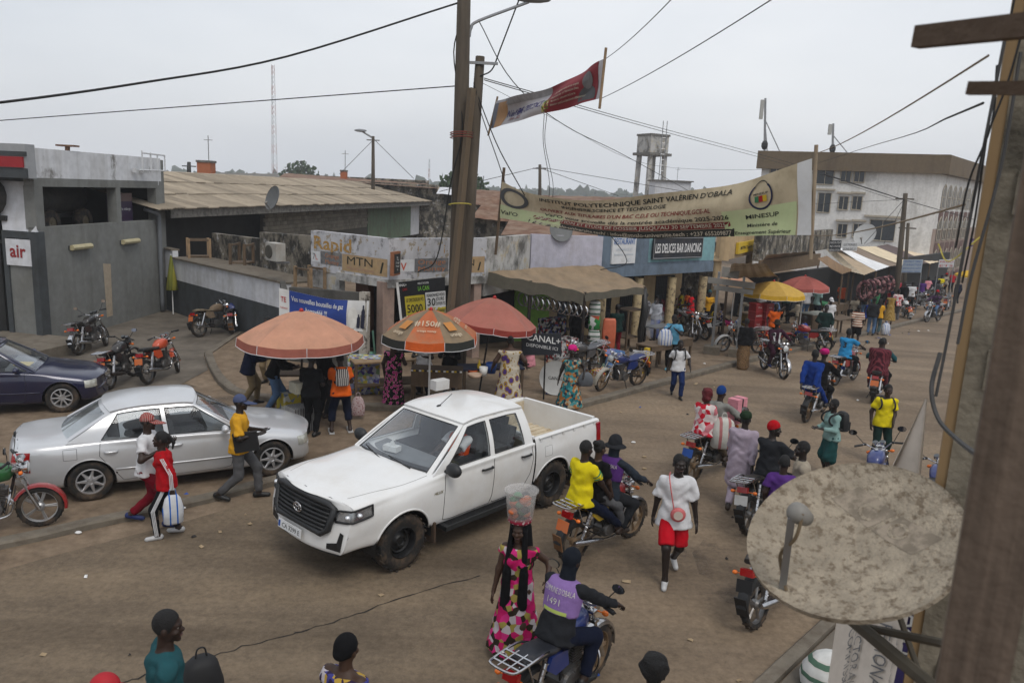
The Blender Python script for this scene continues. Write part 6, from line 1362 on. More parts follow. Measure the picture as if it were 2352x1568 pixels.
_m7 = bike('motorcycle carrying three people past the white pickup',(1314,1290),(1448,1232),tank=REDT,seat=YLT,sidem=YLT,mirrors=False,rimm=DUSTY,mud=mat('mud_brown',(.20,.11,.05),.9,var=.3),mudguardm=CHROME)
_m8 = bike('dark motorcycle with chrome rack ridden in the foreground',(1190,1640),(1362,1553),tank=BLT,anchor='front',rimm=DUSTY,mudguardm=CHROME,seat=mat('seat_worn',(.03,.034,.045),.5,var=.4,dirt=(.2,.17,.14),damt=.6),mud=mat('mud_brown',(.20,.11,.05),.9,var=.3),face=-38)
bike('plastic wrapped motorcycle with long blue seat parked on the pavement',(1467,885),(1379,897),z=.10,seat=BLS,tank=BLT,sidem=BLT,lean=9,steer=15,anchor='front',mudguardm=mat('dusty_plastic',(.36,.34,.30),.5,var=.2),rimm=DUSTY)
bike('small motorcycle half hidden behind the awning post',(1357,858),(1300,868),z=.10,tank=GRYT,seat=GRS,lean=8,platem=WHITE)
bike('black motorcycle with round headlight in front of the bar columns',(1523,756),(1591,784),z=.10,lean=8,steer=15,anchor='front')
bike('red motorcycle with chrome rack parked behind the bar sign post',(1619,780),(1560,765),z=.10,tank=REDT,lean=8,anchor='rear',platem=WHT,sidem=YLT)
bike('black motorcycle parked behind the woman in leopard skirt',(1735,811),(1663,808),z=.10,lean=8,steer=15,mudguardm=WHT)
_m14 = bike('motorcycle ridden towards the camera by the man in a hat',(1750,847),(1797,870),mudguardm=CHROME,lean=4,anchor='front')
bike('red and yellow motorcycle standing near the man in blue jacket',(1866,803),(1830,807),tank=REDT,lean=9,steer=25,platem=YELP,face=70)
_m16 = bike('motorcycle with red tail light ridden by the number three shirt',(1917,885),(1917,860),anchor='rear',face=SF-4,tank=REDT)
_m17 = bike('motorcycle carrying the man in blue overalls and a pink beret rider',(1850,969),(1893,925),anchor='rear',face=SF+4,lean=-3,rimm=DUSTY,plate=False)
_m18 = bike('motorcycle under two riders in plaid at the right of the street',(2004,925),(2040,890),anchor='rear',face=SF+12,mirrors=False,rack=False)
_m19 = bike('motorcycle with blue plate carrying the red haired passenger',(1594,1104),(1668,1072),platem=BLUEP,rimm=DUSTY)
_m20 = bike('chrome racked motorcycle parked by the red hatted man',(1720,1226),(1830,1140),anchor='rear',lean=8,rimm=ALLOY,plate=True,platem=WHT)
bike('black motorcycle with its tail towards us left of the satellite dish',(1736,1442),(1880,1330),anchor='rear',lean=8,platem=BLACK,rack=False,mirrors=False)
_q = G(1996,1082,.88); _r2 = G(2030,1031,1.05); _f2 = fdeg(_q,_r2)
for _i,(_dx,_t,_s,_lb) in enumerate(((0,BLT,GRS,'blue tanked motorcycle with grey seat parked above the dish'),(.95,BLT,None,'second parked motorcycle beside the white hanging banner'))):
 _d = Vector((-math.sin(math.radians(_f2)),math.cos(math.radians(_f2)),0)); _p = Vector((_q.x,_q.y,0))+_d*.8+Vector((_d.y,-_d.x,0))*_dx; moto(_lb,_p,_f2,tank=_t,seat=_s,lean=8,steer=15,sidem=REDT,group='motorcycles parked and ridden along the street')
bike('grey motorcycle parked with others beside the far stalls',(2059,705),(2109,706),z=.1,lean=8,tank=GRYT); bike('dark motorcycle in the row behind the far parked grey one',(2070,694),(2115,697),z=.1,lean=8); bike('motorcycle with pale tank standing far up the pavement',(2085,684),(2128,688),z=.1,lean=8,tank=WHT)
bike('white tailed scooter seen from behind far up the street',(2089,737),(2089,728),anchor='rear',face=SF+28,mudguardm=WHT,mud=WHT,tank=WHT,lean=8,rack=False)
_m26 = bike('motorcycle coming down the far end of the street',(2126,722),(2128,740),anchor='front',face=SF+170,mudguardm=CHROME)
bike('motorcycle half hidden by the concrete pole far up the street',(2172,716),(2172,706),anchor='rear',face=SF+5,lean=5)
# people placed
C = lambda n,r,g,b: cloth(n,(r,g,b))
cW = C('cloth_white',.62,.62,.63); cK = C('cloth_black',.014,.014,.016); cN = C('cloth_navy',.014,.020,.045); cR = C('cloth_red',.42,.012,.022); cDR = C('cloth_maroon',.20,.012,.028); cY = C('cloth_yellow',.62,.36,.04); cYB = C('cloth_bright_yellow',.66,.56,.02); cO = C('cloth_orange',.72,.17,.025); cG = C('cloth_grey',.13,.13,.135); cDG = C('cloth_dark_green',.018,.045,.04); cSK = C('cloth_sky',.14,.34,.47); cBL = C('cloth_blue',.025,.075,.30); cJ = C('cloth_jeans',.12,.19,.30); cKH = C('cloth_khaki',.24,.19,.12); cP = C('cloth_purple',.12,.05,.22); cLI = C('cloth_lilac',.40,.345,.40); cTE = C('cloth_teal',.035,.115,.13); cMI = C('cloth_mint',.27,.39,.37); cBE = C('cloth_beige',.36,.32,.26); cCH = C('cloth_charcoal',.035,.037,.042); cBR = C('cloth_brown',.075,.045,.03); cPK = C('cloth_pink',.62,.30,.34); cMG = C('cloth_magenta',.55,.03,.22)
shW = mat('shoe_white',(.5,.5,.5),.6,var=.1); shK = mat('shoe_black',(.02,.02,.02),.5); shB = mat('shoe_blue',(.02,.04,.15),.6); shBr = mat('shoe_brown',(.06,.04,.028),.6); shS = mat('shoe_sky',(.2,.45,.55),.6)
pFL = pattern('print_pink_roses','floral',[(.018,.014,.02),(.50,.05,.24),(.68,.22,.42),(.25,.38,.08)],13); pWAX = pattern('print_purple_wax','floral',[(.55,.50,.42),(.13,.07,.25),(.40,.27,.06),(.30,.2,.05)],7,vec=(1,1,.8)); pTEAL = pattern('print_teal_orange','patch',[(.03,.20,.22),(.10,.32,.33),(.42,.20,.07),(.05,.06,.08),(.45,.40,.3)],17); pMAG = pattern('print_magenta_gold','patch',[(.55,.02,.17),(.05,.035,.02),(.55,.02,.17),(.38,.32,.10),(.55,.5,.52),(.62,.05,.25)],15); pLEO = pattern('print_leopard','spots',[(.27,.18,.10),(.05,.03,.02)],26); pPLD = pattern('print_plaid','plaid',[(.13,.02,.035),(.03,.015,.03),(.35,.1,.12)],9); pSTR = pattern('print_brown_stripe','stripes',[(.66,.62,.54),(.34,.13,.07)],3.4,rot=(0,math.pi/2,0)); pRED = pattern('print_red_white','patch',[(.55,.02,.05),(.68,.60,.58),(.62,.25,.28),(.68,.62,.6)],12); pKNIT = pattern('print_knit','spots',[(.14,.11,.075),(.06,.045,.03)],40); pBLUE = pattern('print_blue_gold','patch',[(.09,.09,.30),(.5,.35,.08),(.5,.47,.5),(.06,.04,.09)],22); pCAP = pattern('print_red_plaid','plaid',[(.45,.02,.02),(.05,.01,.01),(.6,.55,.5)],14); pAF = pattern('print_ankara','patch',[(.45,.10,.03),(.04,.03,.02),(.5,.3,.05),(.03,.15,.10)],26); pBAT = pattern('print_dark_dots','spots',[(.05,.04,.06),(.3,.1,.3)],22)
def P_(x,y,z=0.): p = G(x,y,z); p.z = gz(p.x,p.y)+z; return p
def H_(x,y,h): p = G(x,y,h); p.z = gz(p.x,p.y); return p       # placed by the crown of the head
def arm_front(h=1.72,y=.34,z=1.05,x=.12): k = h/1.75; return [(-x,y,z*k),(x,y,z*k)]
person('man in white t-shirt, red trousers and plaid cap walking beside the silver car',P_(345,1204),-82,1.72,('tee',cW),('trousers',cDR),shB,('short',None),('cap',pCAP),pose='walk2',hands=[(-.10,.28,1.22),(.20,.22,1.18)])
_w2 = person('woman in red tracksuit jacket with white striped black trousers',P_(388,1231),110,1.55,('long',cR),('leggings',cK),shW,('ponytail',None),pose='step',female=True,skin=0,head=(-.2,-.15),lean=.08)
_p3 = person('man in yellow shirt and blue cap carrying a black laptop bag',P_(552,1146),-80,1.76,('half',cY),('trousers',cG),shK,('short',None),('cap',C('cloth_slate',.10,.12,.20)),pose='walk',hands=[(-.16,.30,1.10),(.16,.28,1.12)],skin=2)
person('man in navy jacket and khaki trousers under the peach umbrella',P_(573,930,.1),-70,1.68,('coat',cN),('trousers',cKH),shK,('short',None),('beanie',cG),pose='step',hands=[(-.1,.38,1.05),(.12,.36,1.05)],lean=.18)
person('man in black and yellow top and jeans leaning on the phone kiosk',P_(628,948,.1),-75,1.66,('long',cK),('trousers',cJ),shK,('short',None),pose='step',hands=[(-.1,.45,1.0),(.1,.42,1.0)],lean=.3)
person('man in grey shirt and yellow vest behind the peach umbrella stall',P_(618,880,.1),165,1.66,('tee',cG),('trousers',cKH),shK,pose='stand',hands=arm_front())
person('man in plain black shirt and trousers standing with his back to us',P_(714,1000),-12,1.68,('half',cK),('trousers',cK),shK,pose='stand',skin=2,head=(0,.25),hands=[(-.12,.3,1.1),(.14,.26,1.1)])
person('man in black half hidden beside the black shirted customer',P_(742,958),-30,1.64,('long',cK),('trousers',cCH),shBr,pose='stand',hands=arm_front())
_p9 = person('man in orange t-shirt and navy cropped trousers at the umbrella stall',P_(783,993),22,1.66,('tee',cO),('cropped',cN),None,pose='wide',lean=.14,head=(0,.35),hands=[(-.1,.34,1.05),(.12,.32,1.05)],build=1.08)
decal(_p9['o'],_p9['shirt'],BLUEP,[('5',.02,-.03,.15,dict(bold=.03)),('Sporting',0,.13,.06)],Vector(_p9['chest']),-Vector(_p9['rt'])*-1,Vector(_p9['u']))
for s in (0,1):
 a = _p9['ank'][s]; mb = MB(); mb.box((a[0],a[1]+.04,.02),(.10,.27,.03)); mb.box((a[0],a[1]+.08,.06),(.105,.08,.05)); mb.build('slide',shW,_p9['o'])
person('woman in long black dress printed with pink roses',P_(903,936),-5,1.62,hair=('braids',mat('brown_braids',(.07,.035,.02),.8,var=.3)),dress=(pFL,.06,.23),female=True,build=1.12,skin=0,head=(0,.2),hands=[None,(.16,.25,1.05)])
person('kiosk man in white shirt and mustard vest under the orange umbrella',P_(972,905,.1),172,1.66,('tee',cW),('trousers',cN),shK,pose='stand',head=(0,.3),hands=arm_front(1.66),skin=2,hipz=.80,lean=.12)
person('kiosk woman in dark top with orange scarf under the orange umbrella',P_(1032,900,.1),176,1.60,('long',cK),('trousers',cN),shK,pose='stand',head=(0,.3),hands=arm_front(1.6),female=True,hipz=.80,lean=.12)
person('large woman in purple and mustard print dress with her back to us',P_(1166,935,.1),4,1.66,hair=('bun',None),dress=(pWAX,.10,.30),female=True,build=1.34,skin=1,hands=[(-.38,.12,.9),(.40,.15,.95)])
person('man in pink shirt seated behind the television sign',P_(1215,872,.1),70,1.66,('tee',cPK),('trousers',cN),shK,pose='sit',skin=1)
_w15 = person('woman in teal and orange dress with a bright pink bonnet',P_(1306,948),172,1.58,hat=('bonnet',cMG),hair=('short',None),dress=(pTEAL,.16,.28),female=True,build=1.05,skin=2,hands=[(-.30,.12,.95),(.28,.02,.75)],shoes=shK)
person('trader in black at the hub cap stall under the brown awning',P_(1322,812,.1),10,1.72,('long',cK),('trousers',cK),shK,skin=1,hands=[None,(.35,.25,1.05)])
person('man in dark green shirt buying at the awning stall',P_(1412,818,.1),12,1.66,('tee',cDG),('trousers',cDR),shK,hands=arm_front())
person('dark dressed person seated by the green wall, nearer one',P_(1352,775,.1),-160,1.62,('long',cK),('trousers',cK),shK,pose='sit'); person('dark dressed person seated by the green wall behind the first',P_(1385,770,.1),170,1.62,('tee',cCH),('trousers',cN),shK,pose='sit',female=True,hair=('braids',None))
person('cook in grey top and blue trousers standing in barbecue smoke',P_(1503,782,.1),150,1.62,('long',C('cloth_pale_grey',.36,.37,.40)),('trousers',cBL),shK,female=True,hair=('wrap',cK),hands=arm_front(1.62)); person('person in patterned grey top behind the barbecue table',P_(1478,770,.1),120,1.6,('tee',pattern('print_grey','patch',[(.3,.3,.31),(.12,.12,.14),(.42,.4,.4)],16)),('trousers',cN),shK)
_p20 = person('man in sky blue t-shirt holding up a striped bag',P_(1540,850,.1),158,1.68,('tee',cSK),('trousers',cK),shS,head=(0,.5),hands=[(-.12,.28,1.25),(.10,.30,1.28)],skin=2)
_p21 = person('schoolboy in white shirt with black backpack crossing the kerb',P_(1552,912),178,1.53,('tee',cW),('trousers',C('cloth_school_blue',.02,.04,.12)),shK,pose='walk',skin=2,hands=[(-.28,.12,.82),(.27,-.05,.75)])
person('seated man in blue shirt with a yellow bag by the bar columns',P_(1535,760,.1),-120,1.66,('tee',cJ),('trousers',cN),shK,pose='sit',hat=('bonnet',cBE)); person('woman with long burgundy hair seated by the bar columns',P_(1517,757,.1),100,1.6,('tee',cDR),('trousers',cN),shK,pose='sit',female=True,hair=('braids',mat('burgundy_hair',(.12,.008,.015),.8)))
person('man in red t-shirt standing at the bar columns',P_(1582,762,.1),80,1.68,('tee',C('cloth_scarlet',.55,.015,.03)),('trousers',cN),shK,hands=arm_front()); person('man in black and yellow jacket leaning by a bar column',P_(1558,755,.1),-100,1.68,('tee',pattern('print_tiger','stripes',[(.02,.02,.02),(.5,.4,.03)],5)),('trousers',cK),shK); person('person in orange top behind the red shirted man',P_(1572,752,.1),-110,1.62,('tee',cO),('trousers',cK),shK)
person('woman in yellow edged top and striped skirt seated by the columns',P_(1632,768,.1),-80,1.6,('tank',pattern('print_yellow_black','stripes',[(.02,.02,.02),(.55,.42,.03)],4)),('skirt',pattern('print_zebra','stripes',[(.55,.55,.55),(.02,.02,.02)],4.5)),None,pose='sit',female=True,hair=('braids',None)); person('woman in blue headscarf standing behind the seated women',P_(1622,757,.1),180,1.62,('tee',cY),('skirt',cN),None,female=True,hair=('wrap',cTE)); person('woman in patterned top seated beside the striped skirt',P_(1652,766,.1),-100,1.6,('tee',pBLUE),('skirt',cMG),None,pose='sit',female=True,hair=('bun',None))
person('man in pale shirt seated at the yellow kiosk counter',P_(1698,745,.1),-100,1.68,('long',cBE),('trousers',cK),shK,pose='sit',hands=[(-.2,.4,.95),(.2,.4,.95)])
person('woman in black top and long leopard skirt standing at the kerb',P_(1705,848),5,1.60,('long',cK),('longskirt',pLEO),None,('short',None),female=True,build=1.12)
person('man in orange shirt drinking behind the hat wearing rider',P_(1772,800,.1),170,1.64,('tee',cO),('trousers',cK),shK,hands=[(-.10,.22,1.40),(.25,.1,.85)],head=(0,.3)); person('man in light blue shirt standing behind the red crates',P_(1768,775,.1),0,1.68,('half',C('cloth_light_blue',.22,.32,.52)),('trousers',cN),shK)
person('man in blue hooded jacket seated beside the red motorcycle',P_(1842,800),75,1.64,('coat',cBL),('trousers',cK),shK,pose='sit',hair=('short',None)); person('man in long dark green robe standing on the street edge',P_(1886,806),165,1.74,('robe',cDG),('trousers',cDG),shK,pose='stand',hands=[(-.22,.22,1.0),(.2,.25,1.05)],skin=2)
person('man in white shirt and white cap by the market stall',P_(1898,775,.1),178,1.64,('half',cW),('trousers',cW),shK,hat=('cap',cW),skin=2); person('man in white t-shirt under the far red umbrella',P_(1848,735,.1),15,1.66,('tee',cW),('trousers',cJ),shK); person('person in pale cloth seated under the yellow umbrella',P_(1828,745,.1),60,1.6,('long',cBE),('trousers',cK),shK,pose='sit')
# riders
def rider(label,b,h=1.7,y=-.14,**kw): return person(label,b[1],b[2],h,pose='ride',hipy=y,grip=True,lean=kw.pop('lean',.14),**kw)
def pillion(label,b,h=1.7,y=-.50,**kw): return person(label,b[1],b[2],h,pose='pillion',hipy=y,lean=kw.pop('lean',.06),**kw)
_r7 = rider('moto taxi rider in purple vest and black bucket hat',_m7,1.70,.02,top=('long',C('cloth_dusk',.04,.05,.065)),bottom=('trousers',cCH),shoes=shBr,hair=('balaclava',C('cloth_dusk',.04,.05,.065)),hat=('bucket',cCH))
pillion('woman with braids sitting between two men on the motorcycle',_m7,1.58,-.27,top=('tee',cK),bottom=('trousers',cG),hair=('bun',None),female=True,skin=1); _r7b = pillion('man in yellow t-shirt with green sleeve bands riding pillion',_m7,1.72,-.56,top=('tee',cYB),bottom=('trousers',cN),skin=0,hands=[(-.2,-.25,.95),(.2,-.2,.95)])
_r8 = rider('moto taxi rider in lilac vest and dark hood in the foreground',_m8,1.72,-.12,top=('long',cCH),bottom=('trousers',cN),shoes=shK,hair=('balaclava',C('cloth_hood',.02,.025,.035)),lean=.26,head=(0,.2))
_r14 = rider('man in felt hat and maroon shirt riding towards the camera',_m14,1.70,-.1,top=('long',C('cloth_plum',.06,.02,.04)),bottom=('trousers',C('cloth_plum',.06,.02,.04)),shoes=shB,hat=('fedora',C('cloth_felt',.05,.045,.035)),skin=2,lean=.02)
_r16 = rider('rider in sky blue football shirt with number three',_m16,1.68,-.2,top=('half',C('cloth_azure',.05,.28,.50)),bottom=('trousers',cK),shoes=shK)
decal(_r16['o'],_r16['shirt'],BLACK,[('3',0,-.08,.24,dict(bold=.03))],Vector(_r16['chest'])-Vector(_r16['fb'])*.3,Vector(_r16['rt']),Vector(_r16['u']))
_r17 = rider('rider in pink beret and black jacket ahead of the blue overalls',_m17,1.70,.0,top=('coat',cK),bottom=('trousers',cK),shoes=shK,hat=('bonnet',C('cloth_hot_pink',.50,.03,.20)),hair=('short',None),side=.06)
_r17b = pillion('man in blue overalls riding pillion with hands behind him',_m17,1.74,-.50,top=('coat',C('cloth_overall',.018,.06,.24)),bottom=('trousers',C('cloth_overall',.018,.06,.24)),shoes=shBr,hands=[(-.14,-.82,.93),(.14,-.82,.93)],lean=-.04,skin=2)
rider('rider hidden in front of the plaid jacket passenger',_m18,1.68,.12,top=('long',cTE),bottom=('trousers',cK),shoes=shK); pillion('broad passenger in dark red plaid on the right motorcycle',_m18,1.72,-.40,top=('coat',pPLD),bottom=('trousers',pPLD),shoes=shK,build=1.28,lean=.1)
rider('rider in blue beanie and grey sweater with a suitcase in front',_m19,1.68,.0,top=('long',C('cloth_sweater',.27,.27,.25)),bottom=('trousers',cN),shoes=shBr,hat=('beanie',C('cloth_cobalt',.02,.07,.22)),hair=None); _r19 = pillion('red haired woman in red and white top riding pillion',_m19,1.60,-.42,top=('long',pRED),bottom=('trousers',pKNIT),hair=('red_curls',mat('red_hair',(.13,.008,.016),.8,var=.3)),female=True,build=1.12,skin=1)
_r26 = rider('rider in dark jacket coming down the far end of the street',_m26,1.68,-.12,top=('coat',pBAT),bottom=('trousers',cJ),shoes=shBr,hat=('beanie',cR),lean=.0)
person('man in red cap and purple vest sitting on the racked motorcycle',_m20[1],_m20[2]-8,1.70,('half',cCH),('trousers',cK),shK,('short',None),('beanie',cR),pose='ride',hipy=-.1,lean=.05,skin=2,hands=[(-.05,.3,.98),(.34,.30,1.02)],head=(-1.0,0)); _p42 = H_(1803,1047,1.55); person('young man in purple blue shirt seen from behind by the dish',_p42,-30,1.55,('tee',cP),('trousers',cN),shK,hair=('short',None)); _p43 = H_(1852,1013,1.68); person('bearded man in beige shirt talking by the motorcycles',_p43,75,1.68,('tee',cBE),('trousers',cCH),shK,skin=2)
_p44 = person('man in white t-shirt and red shorts with pink round bag',P_(1536,1322),174,1.78,('boxy',cW),('shorts',C('cloth_short_red',.50,.012,.03)),shW,pose='walk2',skin=2,head=(.25,0),hands=[(-.29,.05,.80),(.27,-.06,.80)])
_p37 = person('man in lilac tunic and trousers with green cap walking away',P_(1690,1168),-28,1.70,('robe',cLI),('trousers',cLI),shBr,hat=('turban',C('cloth_moss',.03,.055,.03)),pose='walk2',skin=2)
_p38 = person('schoolgirl in mint sweater and teal skirt with black backpack',P_(1898,1092),100,1.48,('long',cMI),('skirt',C('cloth_school_teal',.03,.10,.10)),shK,female=True,skin=2,hands=[(-.1,.26,.95),(.1,.26,.92)])
_p36 = person('schoolboy in bright yellow shirt and green trousers near parked motorcycles',P_(2015,1062),172,1.62,('tee',cYB),('trousers',cDG),shK,skin=0,hands=[(-.12,.2,.88),(.24,.05,.82)])
_p48 = person('woman in magenta print dress and black veil carrying a bucket on her head',H_(1196,1190,1.60),165,1.60,hair=('veil',cK),dress=(pMAG,.10,.26),female=True,skin=1,hands=[(-.34,.1,1.0),(.24,.10,.75)])
_p50 = person('boy in teal shirt with black backpack at the bottom left',H_(368,1400,1.84),-60,1.84,('long',cTE),('trousers',cN),shK,skin=0,head=(-.25,.05)); _p51 = person('woman in black headscarf and blue print top at the bottom',H_(790,1462,1.62),-28,1.62,hair=('wrap',cK),dress=(pBLUE,.2,.26),female=True,skin=1,lod=0); person('person in red and white cap at the bottom left edge',H_(228,1550,1.68),-78,1.68,('tee',cR),('trousers',cK),shK,hat=('cap',mat('cap_red',(.42,.015,.03),.7))); person('person with short afro hair at the bottom edge',H_(1505,1508,1.68),-20,1.66,('tee',cCH),('trousers',cK),shK,hair=('afro',None))
# far up the street
person('man in brown and white striped shirt walking up the street',P_(1962,795),-20,1.64,('half',pSTR),('shorts',cK),None,pose='step'); person('woman in orange top and grey jeans walking up the street',P_(2012,768),-30,1.62,('tee',cY),('trousers',C('cloth_grey_jeans',.07,.11,.12)),shBr,pose='walk',female=True,hair=('braids',None)); person('man in dark jacket standing near the striped shirt man',P_(1998,770),-30,1.66,('long',cCH),('trousers',cJ),shK)
person('man with red and white back panel shirt by the far stalls',P_(2055,738),-15,1.68,('half',pRED),('trousers',cG),shK); person('child in blue outfit standing by the dark market stall',P_(1990,748,.1),160,1.2,('tank',cBL),('shorts',cBL),None); person('far man in red shirt beside the yellow parasol',P_(2183,672,.1),0,1.68,('tee',cR),('trousers',cK),shK); person('far man in grey shirt among the parked motorcycles',P_(2168,678,.1),20,1.66,('tee',cBE),('trousers',cK),shK,hat=('cap',cR)); person('far person in black carrying goods at the stall',P_(2020,728,.1),10,1.68,('long',cK),('trousers',cN),shK); person('far person with yellow checked wrap on the pavement',P_(2040,745,.1),-20,1.6,dress=(pattern('print_gold_check','plaid',[(.5,.33,.08),(.1,.07,.04),(.5,.4,.2)],9),.2,.24),female=True,hair=('wrap',cN)); person('far rider in dark clothes at the edge of the concrete pole',P_(2195,700),0,1.66,('long',cN),('trousers',cCH),shK); person('person in orange shirt inside the dark market stall',P_(1928,720,.1),160,1.66,('tee',C('cloth_rust',.45,.10,.03)),('trousers',cK),shK); person('far stallholder in black near the stacked red boxes',P_(2070,715,.1),150,1.68,('tee',cK),('trousers',cK),shK)
for lb,x,y,f_,t_,b_,pz in (('far man in black t-shirt beside the wrapped tyres',1978,735,20,cK,cJ,'stand'),('far woman in sky blue top under the white awning',2000,728,170,cSK,cN,'stand'),('far man in white shirt past the red cartons',2088,712,-20,cW,cK,'step'),('far man in purple shirt among parked motorcycles',2112,700,150,cP,cK,'stand'),('far woman in pink top near the blue sign',2126,692,10,cPK,cN,'step2'),('far man in navy shirt close to the blue sign',2142,690,160,cN,cKH,'stand'),('far man in yellow shirt at the end of the stalls',2156,684,0,cYB,cK,'step'),('far man in grey shirt crossing the street end',2150,700,80,cG,cN,'walk'),('seated trader in beige under the first market roof',1960,735,140,cBE,cK,'sit'),('stallholder in green under the low tin roof',1800,735,170,cDG,cK,'stand'),('man in maroon shirt behind the mustard parasol',1812,728,30,cDR,cN,'stand'),('woman in mint top by the grey covered stall',1872,738,-60,cMI,cN,'stand'),('man in white vest near the yellow kiosk',1742,752,120,cW,cG,'stand'),('man in charcoal leaning behind the seated women',1606,752,170,cCH,cK,'stand')): person(lb,P_(x,y,.1 if y < 760 else 0),f_,1.66,('tee',t_),('trousers',b_),shK,pose=pz)
for lb,x,y,f_ in (('motorcycle leaning by the far cartons',2098,712,-60),('motorcycle in the far row nearest the blue sign',2120,694,-70),('motorcycle parked at the far stall corner',2148,686,-50),('motorcycle beside the seated women of the bar',1600,772,60)): bike(lb,(x,y),(x,y-3),z=.1,anchor='rear',face=f_,lean=8)
# driver of the pickup
_dp = PK.matrix_basis @ Vector((.12,.38,.50)); _drv = person('pickup driver in orange vest over a white shirt',_dp,math.degrees(-2.298)-90,1.70,('tee',cW),('trousers',cN),shK,pose='sit',hands=[(-.14,.42,.62),(.16,.42,.62)],lean=-.12,hipz=.46,lod=0)
# parasols
def umbrella(label,top,R,rise,cols,drop=.16,polez=0.,sagk=.24,n=8,a0=.2,pole=True,group=None,tilt=(0,0),base=None):
 top = Vector(top); root = empty('parasol',top,a0,label,'parasol',group); root.rotation_euler = (tilt[0],tilt[1],a0)
 for k in range(n):
  m = cols[k % len(cols)]; a,b = k*math.tau/n,(k+1)*math.tau/n
  def P(u,v):
   A_ = Vector((math.cos(a),math.sin(a),0)); B_ = Vector((math.cos(b),math.sin(b),0)); d = A_.lerp(B_,u); z = -rise*(v**1.55)-sagk*.35*math.sin(math.pi*u)*v*(1-v*.55); return d*(R*v)+Vector((0,0,z))
  mb = MB(); mb.grid(lambda u,v: P(u,.02+.98*v),5,8); g = mb.build('canopy_panel',m[0],root,True)
  mb = MB(); mb.grid(lambda u,v: P(u,1.)*1.0+Vector((0,0,-drop*(1-v)))+P(u,1.).xy.to_3d().normalized()*.02*(1-v),5,1); mb.build('valance',m[1],g,True)
  mb = MB(); mb.tube([P(0,v)+Vector((0,0,-.012)) for v in (.03,.3,.6,.85,1)],.008,4); mb.tube([P(0,.45)+Vector((0,0,-.02)),Vector((0,0,-rise-.12))],.006,4); mb.build('rib',STEEL,root)
  mb = MB(); mb.tube([P(u,1.)+Vector((0,0,-drop))+P(u,1.).xy.to_3d().normalized()*.02 for u in (0,.25,.5,.75,1)]+[P(1,1)],.007,4); mb.build('piping',cW,g)
 mb = MB(); mb.lathe([(.001,.06),(.03,.05),(.05,.0),(.02,-.03)],8); mb.build('finial',REDP,root,True)
 if pole:
  zb = (base if base is not None else gz(top.x,top.y)+polez)-top.z; mb = MB(); mb.tube([(0,0,0),(0,0,zb)],.022,8); mb.build('pole',WHITE if pole == 1 else DARKMETAL,root)
 return root
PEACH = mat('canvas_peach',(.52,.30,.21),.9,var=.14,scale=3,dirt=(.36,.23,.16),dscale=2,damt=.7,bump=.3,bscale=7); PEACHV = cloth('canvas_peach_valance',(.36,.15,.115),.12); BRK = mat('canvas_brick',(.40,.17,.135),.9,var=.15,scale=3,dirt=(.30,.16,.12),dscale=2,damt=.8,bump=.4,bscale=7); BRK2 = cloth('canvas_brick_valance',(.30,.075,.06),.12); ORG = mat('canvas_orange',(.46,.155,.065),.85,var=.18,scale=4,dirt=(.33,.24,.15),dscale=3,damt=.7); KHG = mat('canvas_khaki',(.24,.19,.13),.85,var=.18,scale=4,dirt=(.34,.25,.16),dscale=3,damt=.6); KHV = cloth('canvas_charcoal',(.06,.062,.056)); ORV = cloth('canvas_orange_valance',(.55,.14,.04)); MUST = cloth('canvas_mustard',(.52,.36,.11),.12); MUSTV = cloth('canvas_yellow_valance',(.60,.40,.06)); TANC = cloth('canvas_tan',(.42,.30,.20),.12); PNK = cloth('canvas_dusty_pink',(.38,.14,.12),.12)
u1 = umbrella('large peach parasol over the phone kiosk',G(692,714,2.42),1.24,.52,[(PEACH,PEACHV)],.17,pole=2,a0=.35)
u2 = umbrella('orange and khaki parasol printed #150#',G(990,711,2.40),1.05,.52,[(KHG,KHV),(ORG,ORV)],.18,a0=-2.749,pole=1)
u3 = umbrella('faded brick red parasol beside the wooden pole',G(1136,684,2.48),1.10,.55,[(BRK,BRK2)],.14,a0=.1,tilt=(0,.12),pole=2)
umbrella('tan parasol beside the street sign frame',G(1690,628,2.35),.95,.42,[(TANC,TANC),(PEACH,TANC)],.12); umbrella('mustard yellow parasol behind the red crates',G(1778,646,2.4),1.2,.40,[(MUST,MUSTV)],.16,a0=.1); umbrella('dusty pink parasol at the market stalls',G(1850,634,2.45),1.05,.42,[(PNK,PNK)],.14,a0=.0); umbrella('small yellow parasol far up the street',G(2235,620,2.2),1.1,.35,[(MUSTV,MUSTV)],.14);
def on_panel(root,u,v,R,rise,fr,s,size,m,eps=.012,ang=0):
 'lettering on a canopy panel at mid angle fr'
 q = MB(); A_ = Vector((math.cos(fr),math.sin(fr),0)); t = Vector((-math.sin(fr),math.cos(fr),0))
 def fn(a,b):
  rr = (v-b/R); vv = rr/math.cos(math.pi/8); return A_*(rr*R)+t*(u+a)+Vector((0,0,-rise*(max(vv,.0)**1.55)*.97+eps))
 if s == 'box': q.grid(lambda a,b: fn((a-.5)*size,(b-.5)*size),4,4)
 else: letter(q,s,fn,0,0,size,bold=.01)
 return q.build('lettering',m,root)
_a0 = u2.rotation_euler.z
for k in range(8):
 f_ = (k+.5)*math.tau/8; w_ = (f_+_a0+math.pi/2) % math.tau
 if k % 2: on_panel(u2,0,.60,1.05,.52,f_,'#150#',.20,mat('faded_white',(.55,.47,.36),.85)); on_panel(u2,0,.74,1.05,.52,f_,'orange money',.07,mat('faded_white',(.55,.47,.36),.85))
 else: on_panel(u2,0,.62,1.05,.52,f_,'box',.22,mat('faded_orange',(.50,.25,.08),.85)); on_panel(u2,0,.84,1.05,.52,f_,'orange',.11,mat('faded_white',(.55,.47,.36),.85))
